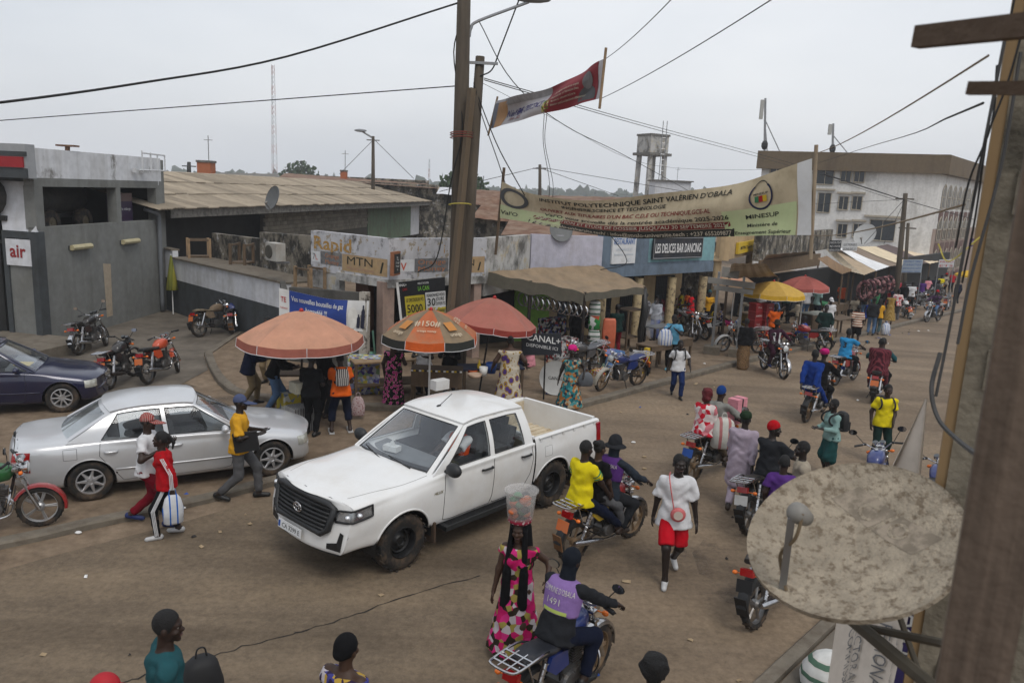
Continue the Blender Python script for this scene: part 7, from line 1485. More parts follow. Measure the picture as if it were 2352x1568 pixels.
# closed parasol leaning at the wall
cp = empty('closed_parasol',P_(398,722),0,'closed green and yellow parasol leaning at the boundary wall','parasol'); mb = MB(); mb.lathe([(.02,2.15),(.05,2.0),(.13,1.5),(.22,.92),(.20,.90),(.02,1.0)],9);
mb.build('canopy',pattern('canvas_olive','stripes',[(.25,.26,.06),(.20,.22,.05),(.36,.34,.07)],1.2),cp,True); mb = MB(); mb.tube([(0,0,0),(0,0,2.2)],.02,6); mb.build('pole',WHITE,cp)
# poles, boards
POLEW = mat('old_pole_wood',(.115,.095,.072),.9,var=.35,scale=4,bump=.6,bscale=25,dirt=(.055,.045,.035),dscale=5,damt=.7,stretch=(1,1,.12)); POLEL = mat('pale_pole_wood',(.20,.155,.105),.9,var=.3,scale=5,bump=.6,bscale=25,dirt=(.09,.07,.05),dscale=5,damt=.6,stretch=(1,1,.12)); CONCP = mat('pole_concrete',(.25,.225,.18),.95,var=.3,scale=5,bump=.7,bscale=18,dirt=(.06,.056,.045),dscale=3,damt=.75); PLANK = mat('plank_brown',(.155,.115,.085),.9,var=.22,scale=3,bump=.4,bscale=30,dirt=(.09,.065,.05),dscale=6,damt=.5,stretch=(.2,1,1)); POSTF = mat('post_brown',(.18,.14,.11),.9,var=.3,scale=14,bump=.3,bscale=30,dirt=(.07,.052,.04),dscale=22,damt=.8,stretch=(1,1,.05))
D0 = 19.3; pb = A(1047,740,D0); pt = A(1067,-60,D0)
mp_ = empty('utility_pole',(pb.x,pb.y,0),0,'thick wooden utility pole spliced with a plank beside the parasols','utility pole'); o_ = Vector((pb.x,pb.y,0))
mb = MB(); mb.tube([Vector((0,0,-.1)),pb-o_,A(1056,400,D0)-o_,pt-o_],[.22,.215,.19,.155],12); mb.build('shaft',POLEW,mp_,True)
mb = MB(); a,b = A(1084,203,D0-.35)-o_,A(1030,760,D0-.35)-o_; b2 = a+(b-a)*1.22; mb.tube([b2,b,a],.165,4,flat=.6,up=(1,0,0)); mb.build('splint',POLEL,mp_)
mb = MB(); a,b = A(1103,130,D0+.1)-o_,A(1060,740,D0+.1)-o_; mb.tube([b+(b-a)*.2,b,a],[.19,.18,.11],8); mb.build('leaning_shaft',POLEW,mp_,True)
for y in (305,310,316,470): mb = MB(); mb.tube([A(1060+26*math.cos(t)-(y-300)*.02,y+3*math.sin(t),D0-.2+.35*math.sin(t))-o_ for t in np.linspace(0,math.tau,13)],.012,4); mb.build('binding',mat('binding_red',(.25,.07,.05),.8) if y < 400 else TWINE,mp_)
mb = MB(); mb.tube(bez([A(1078,85,D0)-o_,A(1082,65,D0)-o_,A(1100,48,D0)-o_,A(1215,5,D0)-o_],5),.035,6); mb.ball(A(1225,0,D0)-o_,(.42,.12,.07),10,6); mb.build('lamp_arm',STEEL,mp_)
mb = MB(); mb.box(A(1103,145,D0)-o_,(.85,.07,.06)); mb.build('cross_bar',STEEL,mp_)
def pole2(label,x,y0,y1,d,r,m=POLEW,lean=None):
 a,b = A(x,y0,d),A(lean or x,y1,d); root = empty('utility_pole',(a.x,a.y,gz(a.x,a.y)),0,label,'utility pole'); o = Vector(root.location); mb = MB(); mb.tube([Vector((0,0,-.2)),a-o,b-o],[r*1.1,r*1.05,r*.8],8); mb.build('shaft',m,root,True); mb = MB(); mb.tube([b-o+Vector((-.5,0,-.3)),b-o+Vector((.5,0,-.3))],.04,5); mb.build('cross_arm',m,root); return root
_lp = pole2('distant wooden street lamp pole behind the corrugated roof',857,410,313,62,.14); mb = MB(); a = A(857,318,62)-Vector(_lp.location); b = A(828,300,62)-Vector(_lp.location); mb.tube([a,b],.07,5); mb.ball(b,(.5,.2,.12),8,5); mb.build('lamp',STEEL,_lp)
pole2('wooden pole with many wires behind the green banner',1240,470,378,58,.13); pole2('small wooden pole beside the orange chimney',434,400,372,60,.16,BLACK); pole2('tall wooden pole among the far market awnings',2062,640,444,47,.15,POLEW,2080); pole2('short wooden pole beside the tall one at the market',2078,640,512,50,.11,POLEW,2086)
# concrete pole in the right foreground: two flanges and a recessed web
CD = 3.6; ca = A(2342,900,CD); cpo = empty('concrete_pole',(ca.x,ca.y,0),0,'concrete utility pole with recessed panels at the right edge','utility pole'); cz = .62
mb = MB(); mb.box((0,.03,4.2),(.30,.10,9.2),taper=.8); mb.build('web',CONCP,cpo)
for s,w_ in ((-1,.085),(1,.085)): mb = MB(); mb.box((s*.165,0,4.2),(w_,.26,9.2),taper=.8); mb.build('flange',CONCP,cpo)
for k in range(13): mb = MB(); mb.box((0,-.03,.3+k*.68),(.27,.20,.16)); mb.build('cross_web',CONCP,cpo)
mb = MB(); mb.box((-.215,-.05,4.0),(.05,.12,8.6)); mb.build('timber_batten',mat('batten_pine',(.30,.215,.12),.85,var=.25,scale=4,stretch=(1,1,.1)),cpo); cpo.rotation_euler = (0,0,-.50)
def plank(label,x0,y0,x1,y1,d0,d1,w,th,m=PLANK,name='wooden_plank'):
 a,b = A(x0,y0,d0),A(x1,y1,d1); t = (b-a); L_ = t.length; t.normalize(); u = (Vector((0,0,1))-t*t.z).normalized(); n_ = t.cross(u); mb = MB(); R = Matrix((t,n_,u)).transposed(); mb.box((a+b)/2,(L_,th,w),R); return mb.build(name,m,None,label=label,cat='plank')
plank('thick sawn plank jutting in at the top right corner',2107,86,2480,46,2.2,2.0,.050,.035); plank('thin sawn plank below the top right one',2225,203,2480,202,2.2,2.1,.030,.02)
_pp = A(2330,1000,1.5); mb = MB(); mb.box((_pp.x,_pp.y,3.7),(.105,.11,5.2),(0,0,-.55)); _o = mb.build('foreground_post',POSTF,None,label='blurred brown timber post at the right edge',cat='post'); _pe = A(2352,345,1.5);
# cables
def cable(label,pts,r=.012,m=ROPE,sag=0.,n=14,name='cable'):
 P = [p if isinstance(p,Vector) else A(*p) for p in pts]
 if sag and len(P) == 2: a,b = P; P = [a.lerp(b,t)-Vector((0,0,sag*4*t*(1-t))) for t in np.linspace(0,1,16)]
 elif len(P) > 2: P = bez(P,6)
 mb = MB(); mb.tube(P,r,5); return mb.build(name,m,None,label=label,cat='cable',group='overhead cables')
Cb = [((-700,300,12),(-60,243,14),(330,190,16),(660,130,17.5),(1050,8,D0),.022,'thick black cable sagging across the left sky'),((-700,330,40),(1060,197,D0),.014,'thin straight cable across the left sky'),((1090,182,D0),(1250,262,24),(1500,380,34),(1800,388,40),(2020,330,16),(2258,237,4),.006,'black double cable sagging behind the green banner'),
((1098,45,D0),(1180,190,19.8),(1300,290,24),(1440,360,32),(1620,460,45),.012,'cable running from the pole over the red banner'),((1112,180,D0),(1500,290,34),(1800,370,55),(2065,455,47),.012,'pair of thin cables to the far market pole, upper'),((1112,184,D0),(1500,296,34),(1800,377,55),(2065,462,47),.012,'pair of thin cables to the far market pole, lower'),
((1192,0,D0),(1150,110,D0),(1130,160,D0),(1103,175,D0),.018,'thick cable looping from the lamp arm to the leaning pole'),((1110,175,D0),(1250,270,19),(1282,520,23),.0,''),((1380,512,25),(1440,600,25.5),(1376,620,25.3),.014,'cable drooping across the lilac fascia'),((857,322,62),(780,400,60),.02,'left stay wire of the distant lamp pole'),((857,318,62),(950,410,60),.02,'right stay wire of the distant lamp pole'),
((1070,30,D0-.1),(1042,120,D0),(1062,290,D0-.2),(1035,420,D0-.25),(1004,590,D0-.2),(960,625,19.5),.016,'black cable hanging down beside the thick pole'),((1092,205,D0),(1120,280,D0),(1150,350,D0),(1200,440,20),(1215,470,20.5),.014,'cable dropping from the leaning pole to the green banner'),((1088,190,D0),(1105,260,D0),(1140,360,D0),(1160,420,20),.012,'second dropping cable beside the leaning pole'),((1250,262,23),(1248,330,24),(1262,420,26),(1258,480,27),.010,'thin dangling wire below the red banner, left'),((1256,262,23),(1252,330,24),(1270,420,26),(1268,470,27),.010,'thin dangling wire below the red banner, right'),
((1240,384,58),(1130,410,50),(1010,440,45),.02,'wire from the many wired pole to the left roofs'),((1240,386,58),(1420,450,60),.02,'wire from the many wired pole to the right'),((1240,384,58),(1750,470,70),.02,'long wire from the many wired pole to the far right'),((2080,455,47),(1985,560,44),.014,'drop wire of the far market pole, left'),((2080,458,47),(2030,560,45),.014,'drop wire of the far market pole, middle'),((1750,475,62),(2080,458,47),.012,'wire along the white building wall'),((1890,400,30),(2080,460,47),(2240,505,60),.02,'wire crossing the white building facade')]
for c in Cb:
 *p,r,lb = c
 if lb: cable(lb,p,r)
for lb,p0,p1 in (('cord from the red banner to the upper right sky',(1390,136,14.8),(1560,-20,9)),('lower cord from the red banner to the right sky',(1382,226,14.8),(1810,-25,7)),('rope from the green banner top to the concrete pole',(1875,352,12.6),(2270,128,CD)),('rope from the green banner foot to the concrete pole',(1868,540,12.6),(2215,470,CD))): cable(lb,[p0,p1],.006 if 'cord' in lb else .005,mat('rope_tan',(.30,.24,.17),.9) if 'rope' in lb else ROPE,.05)
for i,(x0,y0,x1,y1,d0) in enumerate(((2330,0,2240,500,CD-.25),(2310,80,2180,760,CD-.25),(2352,60,2262,330,CD-.3),(2345,120,2230,640,CD-.3),(2290,150,2225,420,CD-.22))): cable('grey cable strung down the concrete pole, number %s from the street' % ('one','two','three','four','five')[i],[(x0,y0,d0),((x0+x1)/2-8+i*7,(y0+y1)/2,d0),(x1,y1,d0),(x1-30,y1+150,d0)],.006 if i % 2 else .004,mat('cable_grey',(.09,.09,.09),.7) if i % 2 else ROPE)
cable('thick grey cable looping off the concrete pole above the dish',[(2160,810,CD-.2),(2140,890,CD-.25),(2155,960,CD-.3),(2200,1010,CD-.5),(2280,1070,2.3)],.009,mat('cable_grey',(.09,.09,.09),.7)); cable('yellow twine tied round the concrete pole',[(2155,560,CD-.2),(2180,600,CD-.25),(2250,545,CD-.2)],.0025,TWINE)
# banners
def vplane(p0,p1):
 n_ = (p1-p0).cross(Vector((0,0,1))).normalized()
 def f(x,y): d = ray(x,y); return EYEV+d*((p0-EYEV).dot(n_)/d.dot(n_))
 return f
def lerpl(T,x):
 for (a,b),(c,d) in zip(T,T[1:]):
  if a <= x <= c: return b+(d-b)*(x-a)/(c-a)
 return T[0][1] if x < T[0][0] else T[-1][1]
def banner(name,label,p0,p1,top,bot,m,bands=(),nu=48,nv=10,wave=.05,cat='banner'):
 'cloth hung in the upright plane through p0, p1; outline read off the photograph'
 f = vplane(p0,p1); T = [(q.x,q.y) for q in bez([Vector((x,y,0)) for x,y in top],6)]; Bt = [(q.x,q.y) for q in bez([Vector((x,y,0)) for x,y in bot],6)]; nr = (p1-p0).cross(Vector((0,0,1))).normalized()
 def P(u,v,o=0.):
  xt = top[0][0]+(top[-1][0]-top[0][0])*u; xb = bot[0][0]+(bot[-1][0]-bot[0][0])*u; a = f(xt,lerpl(T,xt)); b = f(xb,lerpl(Bt,xb)); q = b.lerp(a,v)
  return q+nr*(wave*(math.sin(u*17+v*4)*.5+math.sin(u*7-v*6))*min(1,6*u,6*(1-u))+o)
 root = empty(name,P(0,0),0,label,cat); o = Vector(root.location)
 mb = MB(); mb.grid(lambda u,v: P(u,v)-o,nu,nv); mb.build('cloth',m,root,True)
 for (u0,u1,v0,v1,bm_) in bands: mb = MB(); mb.grid(lambda a,b: P(u0+(u1-u0)*a,v0+(v1-v0)*b,.008)-o,max(2,int(nu*(u1-u0))),max(1,int(nv*(v1-v0)))); mb.build('printed_field',bm_,root,True)
 W0 = (p1-p0).length
 def T_(m_,items,name='lettering'):
  mb = MB()
  for s,u,v,h,w in items:
   vs,f_ = text_polys(s,1,.012); xs = [q[0] for q in vs]; k = w/(max(xs)-min(xs)); mb.add([P(u+x*k,v+y*h,.016)-o for x,y in vs],f_)
  mb.build(name,m_,root)
 return root,P,T_,o
pl_,pr_ = A(1150,440,21.4),A(1866,400,12.6)
BANC = mat('banner_cream',(.58,.50,.36),.8,var=.12,scale=2,dirt=(.30,.24,.15),dscale=2.5,damt=.5); BANG = mat('banner_green',(.54,.60,.36),.8,var=.12,scale=3,dirt=(.56,.54,.36),dscale=1.2,damt=.9); BANK = mat('banner_dark',(.045,.045,.035),.8,var=.2); BANR = mat('banner_maroon',(.24,.035,.03),.8,var=.15)
BTX = mat('print_dark',(.025,.03,.025),.8,var=.3); BTR = mat('print_red',(.26,.03,.025),.8,var=.2); BTW = mat('print_white',(.52,.47,.38),.8)
gbn,gP,gT,go = banner('street_banner','wide cream and green banner of a polytechnic institute strung over the street',pl_,pr_,[(1153,417),(1203,440),(1277,454),(1372,461),(1502,445),(1600,435),(1690,421),(1780,394),(1866,364)],[(1144,500),(1218,511),(1299,526),(1384,541),(1470,548),(1554,546),(1677,543),(1780,540),(1864,540)],BANC,[(0.0,.2,0,.38,BANG),(.72,.95,0,.48,BANG),(.10,.75,0.0,.155,BANK),(.11,.74,.165,.285,BANR),(.955,1.,0,1,WHITE)])
gT(BTX,[('INSTITUT POLYTECHNIQUE SAINT VALÉRIEN D\'OBALA', .435, .80, .155, .62), ('INGÉNIERIE,SCIENCE ET TECHNOLOGIE', .36, .66, .12, .33), ('Val\'O vous accueille dès la rentrée académique 2025-2026',.44,.325,.12,.60),('MINESUP',.84,.30,.10,.10),('MINESUP',.84,.68,.05,.045),('Ministère de',.84,.155,.085,.095),('l\'Enseignement Supérieur', .84, .03, .085, .19), ('Val\'O',.035,.13,.16,.055)])
gT(BTR,[('OUVERT AUX TITULAIRES D\'UN BAC C,D,E OU TECHNIQUE,GCE-AL', .405, .48, .13, .56)]); gT(BTW, [('INSCRIPTION ET ETUDE DE DOSSIER JUSQU\'AU 30 SEPTEMBRE 2025',.425,.19,.11,.60),('https://stvalo-universite.tech/ : infos@stvalo-universite.tech : +237 655209877',.43,.03,.12,.62)])
def ring(P,o,cu,cv,ru,rv,w,m,root,n=24,a0=0,a1=math.tau,name='emblem_ring'):
 mb = MB(); mb.rings([[P(cu+ru*k*math.cos(t),cv+rv*k*math.sin(t),.015)-o for k in (1,1-w)] for t in np.linspace(a0,a1,n)],False,False); mb.build(name,m,root)
ring(gP,go,.045,.66,.045,.29,.28,mat('emblem_grey',(.10,.10,.10),.8),gbn); ring(gP,go,.84,.66,.037,.23,.14,mat('emblem_navy',(.03,.035,.09),.8),gbn,24,2.2,7.2); ring(gP,go,.84,.72,.026,.2,.08,BTX,gbn,12,.6,2.6)
for u_,m in ((.828,GREENP),(.84,REDP),(.852,YELP)): mb = MB(); mb.grid(lambda a,b: gP(u_-.006+.012*a,.56+.1*b+u_*.0,.018)-go,1,1); mb.build('emblem_flag',m,gbn)
mb = MB(); a,b = A(1875,333,12.6)-go,A(1862,595,12.6)-go; mb.tube([a,b],.03,8); mb.build('end_pole',mat('pole_pale',(.33,.27,.2),.8,var=.2),gbn); mb = MB(); mb.tube([A(1158,385,21.4)-go,A(1138,585,21.4)-go],.04,6); mb.build('end_pole',WOOD,gbn)
rl_,rr_ = A(1132,260,20.4),A(1385,180,14.6)
RDB = mat('banner_red',(.27,.022,.035),.7,var=.1); FUNW = mat('banner_pale',(.52,.50,.51),.7,var=.1); GREYP = mat('portrait_grey',(.12,.12,.125),.7,var=.3,scale=6)
rb,rP,rT,ro = banner('memorial_banner','red and white memorial banner flying from the utility pole',rl_,rr_,[(1140,232),(1200,219),(1262,201),(1330,168),(1390,134)],[(1124,297),(1185,281),(1245,262),(1315,243),(1380,226)],FUNW,[(.50,.955,0,1,RDB),(.04,.12,0,.9,mat('banner_ochre',(.5,.30,.14),.7)),(0.,.04,0,.9,mat('banner_slate',(.2,.21,.25),.7)),(.48,.53,.05,.5,pattern('banner_flowers','floral',[(.18,.25,.08),(.6,.55,.35),(.55,.45,.08)],9)),(.1,.5,.74,1.,mat('banner_fade',(.34,.33,.33),.7,var=.3))],wave=.06)
rT(mat('print_indigo',(.06,.05,.20),.7),[('Née NEME  CRESCENCE',.30,.30,.36,.34)]); rT(BTR,[('1954 - 2025',.22,.12,.18,.11)]); rT(BTW,[('« Ne craignez point et ne soyez',.68,.60,.11,.24),('effrayés devant eux : car l\'éternel,ton Dieu,', .67, .47, .10, .26), ('Marchera lui - même avec toi,il ne te', .66, .34, .10, .22), ('délaissera point,il ne t\'abandonnera point »',.67,.21,.10,.25),('Deutéronome 31:6',.83,.2,.10,.13)])
def blob(P,o,pts,m,root,e=.016,name='printed_portrait'):
 mb = MB(); c = (sum(p[0] for p in pts)/len(pts),sum(p[1] for p in pts)/len(pts)); mb.add([P(*c,e)-o]+[P(*p,e)-o for p in pts],[(0,i+1,(i+1) % len(pts)+1) for i in range(len(pts))]); mb.build(name,m,root)
blob(rP,ro,[(.78+.16*(.5-.5*math.cos(t))+0,.06+.42*math.sin(t)) for t in np.linspace(0,math.pi,14)],GREYP,rb,.014); blob(rP,ro,[(.868+.042*math.cos(t),.62+.24*math.sin(t)) for t in np.linspace(0,math.tau,16)],mat('portrait_face',(.22,.21,.21),.7,var=.3),rb,.019)
for p0,p1,d in (((1392,110),(1377,250),14.6),((1143,222),(1121,312),20.4)): mb = MB(); mb.tube([A(*p0,d)-ro,A(*p1,d)-ro],.025,6); mb.build('end_stick',WOODL,rb)
# blue gas bottle banner on the low wall, black television banner on the shop
q0,q1 = along(b0,b1,-.25,-.10),along(b0,b1,dist(b0,b1)-.02,-.10); BL_ = lambda p: Vector((p[0],p[1],1.5))
bb,bP,bT,bo_ = banner('gas_banner','blue and white gas bottle advertising banner on the low wall',BL_(q0),BL_(q1),[(641,661),(690,672),(760,687),(848,691)],[(641,738),(700,748),(770,756),(843,762)],WHITE,[(.115,.76,0,1,mat('banner_blue',(.035,.085,.32),.6,var=.12))],24,6,.02)
bT(WHITE,[('Vos nouvelles bouteilles de gaz',.43,.70,.22,.58),('bomayééé !!!',.42,.42,.22,.24),('Disponible 7j/7 de 6h à 22h',.45,.12,.2,.48)]); bT(mat('logo_red',(.5,.05,.05),.6),[('TE',.052,.62,.22,.06),('TotalEnergies',.055,.42,.07,.085)]); blob(bP,bo_,[(.83+.055*math.cos(t),.42+.36*math.sin(t)) for t in np.linspace(0,math.tau,16)],mat('roundel_white',(.75,.74,.7),.6),bb)
for u_,w_,h_ in ((.895,.035,.45),(.945,.04,.75)): blob(bP,bo_,[(u_-w_/2,.1),(u_+w_/2,.1),(u_+w_/2,.1+h_*.72),(u_+w_*.2,.1+h_*.85),(u_+w_*.2,.1+h_),(u_-w_*.2,.1+h_),(u_-w_*.2,.1+h_*.85),(u_-w_/2,.1+h_*.72)],mat('bottle_navy',(.03,.035,.07),.6),bb,.02,'printed_bottle')
t0,t1 = along(c0,c1,.22,-.08),along(c0,c1,2.1,-.08)
tb,tP,tT,to_ = banner('television_banner','black and yellow satellite television banner under the shop fascia',Vector((*t0,1.9)),Vector((*t1,1.9)),[(909,649),(960,643),(1022,636)],[(920,748),(960,744),(1024,740)],mat('banner_black',(.016,.017,.02),.55,var=.2),[(.15,.56,.05,.66,mat('banner_yellow',(.52,.44,.04),.6,var=.1)),(.58,1.,.14,.70,WHITE),(.58,1.,.14,.35,mat('banner_yellow',(.52,.44,.04),.6)),(.15,.56,.05,.16,WHITE),(0,.05,0,1,WHITE)],12,6,.012)
tT(BTX,[('LE DECODEUR HD',.355,.53,.11,.36),('5000',.34,.28,.26,.32),('FIN DE LA FORMULE ACCESS',.355,.19,.07,.36),('INSTALLATION OFFERTE',.355,.075,.07,.38),('REABONNEZ-VOUS',.79,.60,.10,.38),('30',.69,.40,.24,.17),('JOURS',.88,.50,.11,.18),('OFFERTS',.89,.40,.10,.2),('A TOUTES LES CHAINES',.79,.25,.08,.38),('+ DSTV ENGLISH PLUS',.79,.17,.08,.38)]); tT(WHITE,[('CANAL+',.11,.90,.09,.18),('FIERS ET ROUGES',.55,.90,.06,.22)]); tT(REDP,[('CAN',.16,.80,.08,.09)]); tT(mat('print_lime',(.25,.55,.08),.6),[('LA CAN',.55,.76,.14,.22)])
# far buildings
def gable(label,pts,dd,m=RUST,wall=MOULD,cat='building',name='tin_roof_house'):
 'house whose single visible roof slope has these pixel corners (eave left, eave right, ridge right, ridge left) at these distances'
 P = [A(x,y,dd[i//2]) for i,(x,y) in enumerate(pts)]; o = Vector((P[0].x,P[0].y,gz(P[0].x,P[0].y))); root = empty(name,o,0,label,cat); n_ = max(6,int((P[1]-P[0]).length/.45))
 def F(u,v): return P[0].lerp(P[1],u).lerp(P[3].lerp(P[2],u),v)
 mb = MB(); mb.add([F(i/n_,v)-o+Vector((0,0,.03*(i % 2))) for v in (0,1) for i in range(n_+1)],[(i,i+1,n_+2+i,n_+1+i) for i in range(n_)]); mb.build('roof',m,root)
 mb = MB(); a,b = P[0].lerp(P[3],.15),P[1].lerp(P[2],.15); slab(mb,a-o,b-o,-2,P[0].z-o.z-.02,.2); slab(mb,P[3]-o,P[2]-o,-2,P[3].z-o.z-.05,.2); mb.build('wall',wall,root); return root
for _g in (('rusty tin roof beyond the shed ridge on the left',[(640,407),(1010,434),(985,423),(655,398)],(66,72),RUST),('rusty tin roof right of the thick pole',[(1085,470),(1165,478),(1175,440),(1090,436)],(46,52),RUST),('brown rusted roof with lighter sheet near the pole',[(1082,500),(1180,512),(1196,462),(1120,452)],(38,43),RUST),('broad rusty roof behind the green banner',[(1150,540),(1400,545),(1420,475),(1190,470)],(32,40),RUST),('dark rusty roof left of the water tower',[(1180,472),(1470,482),(1500,455),(1195,448)],(46,54),RUST),('low grey roof behind the restaurant',[(1400,545),(1660,540),(1640,470),(1420,470)],(37,46),FASC),('white tin roof patch behind the thick pole',[(1002,445),(1130,455),(1120,438),(1010,430)],(55,60),WHITEC),('tin roof with dark slab behind the fuel station',[(490,405),(640,409),(640,400),(495,397)],(52,56),FASC)): gable(*_g)
def tower(label,x0,x1,y0,y1,d,m,name='chimney_stack'):
 a,b = A(x0,y0,d),A(x1,y0,d); zt = A((x0+x1)/2,y0,d).z; c = (a+b)/2; w_ = (b-a).length; root = empty(name,(c.x,c.y,0),0,label,'water tank'); mb = MB(); mb.box((0,0,zt/2),(w_,w_,zt)); mb.build('wall',m,root); mb = MB(); mb.box((0,0,zt+.05),(w_*1.12,w_*1.12,.14)); mb.build('cap',FASC,root); mb = MB(); mb.tube([(w_*.2,0,zt),(w_*.2,0,zt+1.8)],.03,4); mb.tube([(w_*.2-.3,0,zt+1.5),(w_*.2+.3,0,zt+1.5)],.02,4); mb.build('aerial',STEEL,root)
TERRA = mat('terracotta_render',(.42,.17,.085),.9,var=.12); tower('square terracotta tank tower behind the fuel station',457,490,373,400,58,TERRA); tower('small terracotta stack on the far skyline',783,797,394,404,70,TERRA)
# water tower
wd = 105; wc = A(1491,440,wd); wt = empty('water_tower',(wc.x,wc.y,-2),0,'stained concrete water tower on four legs','water tower'); k_ = wd/FP*.93; zt = lambda y: A(1491,y,wd).z+2; hw = 26*k_
mb = MB(); mb.box((0,0,(zt(312)+zt(352))/2),(hw*2,hw*2,zt(312)-zt(352)),(0,0,.5)); mb.build('tank',MOULD2,wt); mb = MB(); mb.box((0,0,zt(311)),(hw*2.15,hw*2.15,.25),(0,0,.5)); mb.box((0,0,zt(355)),(hw*2.5,hw*2.5,.35),(0,0,.5)); mb.build('deck',FASC,wt)
for sx in (-1,1):
 for sy in (-1,1): mb = MB(); mb.tube([Matrix.Rotation(.5,3,'Z') @ Vector((sx*hw*.95,sy*hw*.95,0)),Matrix.Rotation(.5,3,'Z') @ Vector((sx*hw*.8,sy*hw*.8,zt(355)))],.35,6); mb.build('leg',MOULD2,wt)
mb = MB()
for s in (-.25,.25): mb.tube([(hw*.7+s,-hw*1.5,0),(hw*.7+s,-hw*1.5,zt(280))],.05,4)
for j in range(24): mb.tube([(hw*.7-.25,-hw*1.5,zt(280)*j/24),(hw*.7+.25,-hw*1.5,zt(280)*j/24)],.04,3)
mb.build('ladder',STEEL,wt); tower('low pale tank house at the foot of the water tower',1498,1580,417,446,100,WHITEC,'tank_house')
# lattice masts
def mast(label,x,y0,y1,d,w,cols,n=18):
 a,b = A(x,y1,d),A(x,y0,d); root = empty('lattice_mast',(a.x,a.y,0),0,label,'mast'); H0 = b.z
 for i in range(n):
  z0,z1 = H0*i/n,H0*(i+1)/n; mb = MB(); t0,t1 = w*(1-.5*i/n),w*(1-.5*(i+1)/n)
  for s in range(3): f = lambda s,t,z: Vector((t*math.cos(s*2.094),t*math.sin(s*2.094),z)); mb.tube([f(s,t0,z0),f(s,t1,z1)],.09,3); mb.tube([f(s,t0,z0),f(s+1,t1,z1)],.06,3)
  mb.build('segment',cols[(i//2) % 2],root)
STR = mat('mast_red',(.30,.13,.12),.7),mat('mast_grey',(.36,.38,.40),.7)
mast('tall red and white lattice mast on the skyline',630,150,400,330,1.3,STR,26); mast('tiny distant lattice mast right of the lamp pole',985,365,412,400,.6,STR,8)
# white four storey building
wl,wc_,wr_ = A(1738,500,84),A(2146,500,84),A(2275,500,116); zT = Z(1950,352,A(1950,352,84)); WB = empty('white_building',(0,0,0),0,'four storey white building with brown parapet and arched windows','building')
WBW = wallmat('old_white_render',(.74,.735,.72),(.36,.355,.34),.7,.35,(.52,.68),peel=None); BRP = wallmat('brown_parapet',(.21,.165,.11),(.13,.1,.07),.5,.5); PNKW = wallmat('pink_render',(.42,.34,.30),(.3,.26,.22),.5,.5)
mb = MB(); slab(mb,wl,wc_,-4,zT-1.5,.4); mb.build('wall',WBW,WB); mb = MB(); slab(mb,wc_,wr_,3.2,zT-1.5,.4); mb.build('wall',WBW,WB); mb = MB(); slab(mb,wc_,wr_,-4,3.2,.4); mb.build('wall',PNKW,WB)
mb = MB(); slab(mb,along(wl,wc_,-.5,-.6),along(wl,wc_,dist(wl,wc_)+.6,-.6),zT-1.75,zT,.9); slab(mb,along(wc_,wr_,-.4,-.62),along(wc_,wr_,dist(wc_,wr_),-.62),zT-1.75,zT+.02,.9); mb.build('parapet',BRP,WB)
mb = MB(); mb.add([Vector((*q[:2],zT-.2)) for q in (wl,wc_,wr_,A(2200,500,124),A(1800,500,106))],[(0,1,2,3,4)]); mb.build('roof',FASC,WB)
WGL = mat('window_dark',(.05,.06,.07),.2,var=.3); TRIMW = mat('window_trim',(.44,.40,.33),.9,var=.2)
def window(a,b,u,z,w_,h_,arch=False,par=WB,m=WGL,hood=True):
 f = face_fn(a,b,.03); mb = MB(); pts = [(-w_/2,0),(w_/2,0),(w_/2,h_*.72),(w_*.3,h_*.88),(0,h_),(-w_*.3,h_*.88),(-w_/2,h_*.72)] if arch else [(-w_/2,0),(w_/2,0),(w_/2,h_),(-w_/2,h_)]
 mb.add([f(u+x,z+y) for x,y in pts],[tuple(range(len(pts)))]); wn = mb.build('window',m,par); mb = MB(); g = face_fn(a,b,.09); e = [g(u+x,z+y) for x,y in pts]; mb.tube(e+[e[0]],.06 if not arch else .04,4); mb.tube([g(u,z),g(u,z+h_)],.035,4)
 if arch: mb.tube([g(u-w_/2,z+h_*.45),g(u+w_/2,z+h_*.45)],.05,4)
 mb.build('frame',TRIMW,wn)
 if hood and not arch: mb = MB(); t = Vector(b[:2])-Vector(a[:2]); c = f(u,z+h_+.35); mb.box(c,(w_*1.5,.5,.18),(0,0,math.atan2(t.y,t.x))); mb.build('hood',TRIMW,wn)
def wpx(x,y):  # pixel to (u, z) on the front face
 f = vplane(Vector((wl.x,wl.y,0)),Vector((wc_.x,wc_.y,0))); q = f(x,y); return math.hypot(q.x-wl.x,q.y-wl.y),q.z
for x,y,ww,hh in ((1893,424,1.6,2.0),(1941,419,.95,1.3),(1972,419,.95,1.3),(1890,488,1.2,1.9),(1935,482,.9,1.3),(1966,482,.9,1.3),(1932,545,.9,1.3),(1968,545,.9,1.3),(2022,553,2.3,2.0),(1780,424,1.2,1.6),(1790,484,1.2,1.6)): u_,z_ = wpx(x,y); window(wl,wc_,u_,z_,ww,hh)
for k in range(7):
 for r_,z_ in enumerate((zT-4.9,zT-8.0,zT-11.2)): window(wc_,wr_,2.6+k*2.5,z_,1.6,2.3,True); f = face_fn(wc_,wr_,.05); mb = MB(); u_ = 2.6+k*2.5; mb.add([f(u_+x,z_+y) for x,y in ((-.95,-1.2),(.95,-1.2),(.95,-.25),(-.95,-.25))],[(0,1,2,3)]); mb.build('spandrel_panel',mat('spandrel_brown',(.17,.10,.085),.8,var=.2),WB)
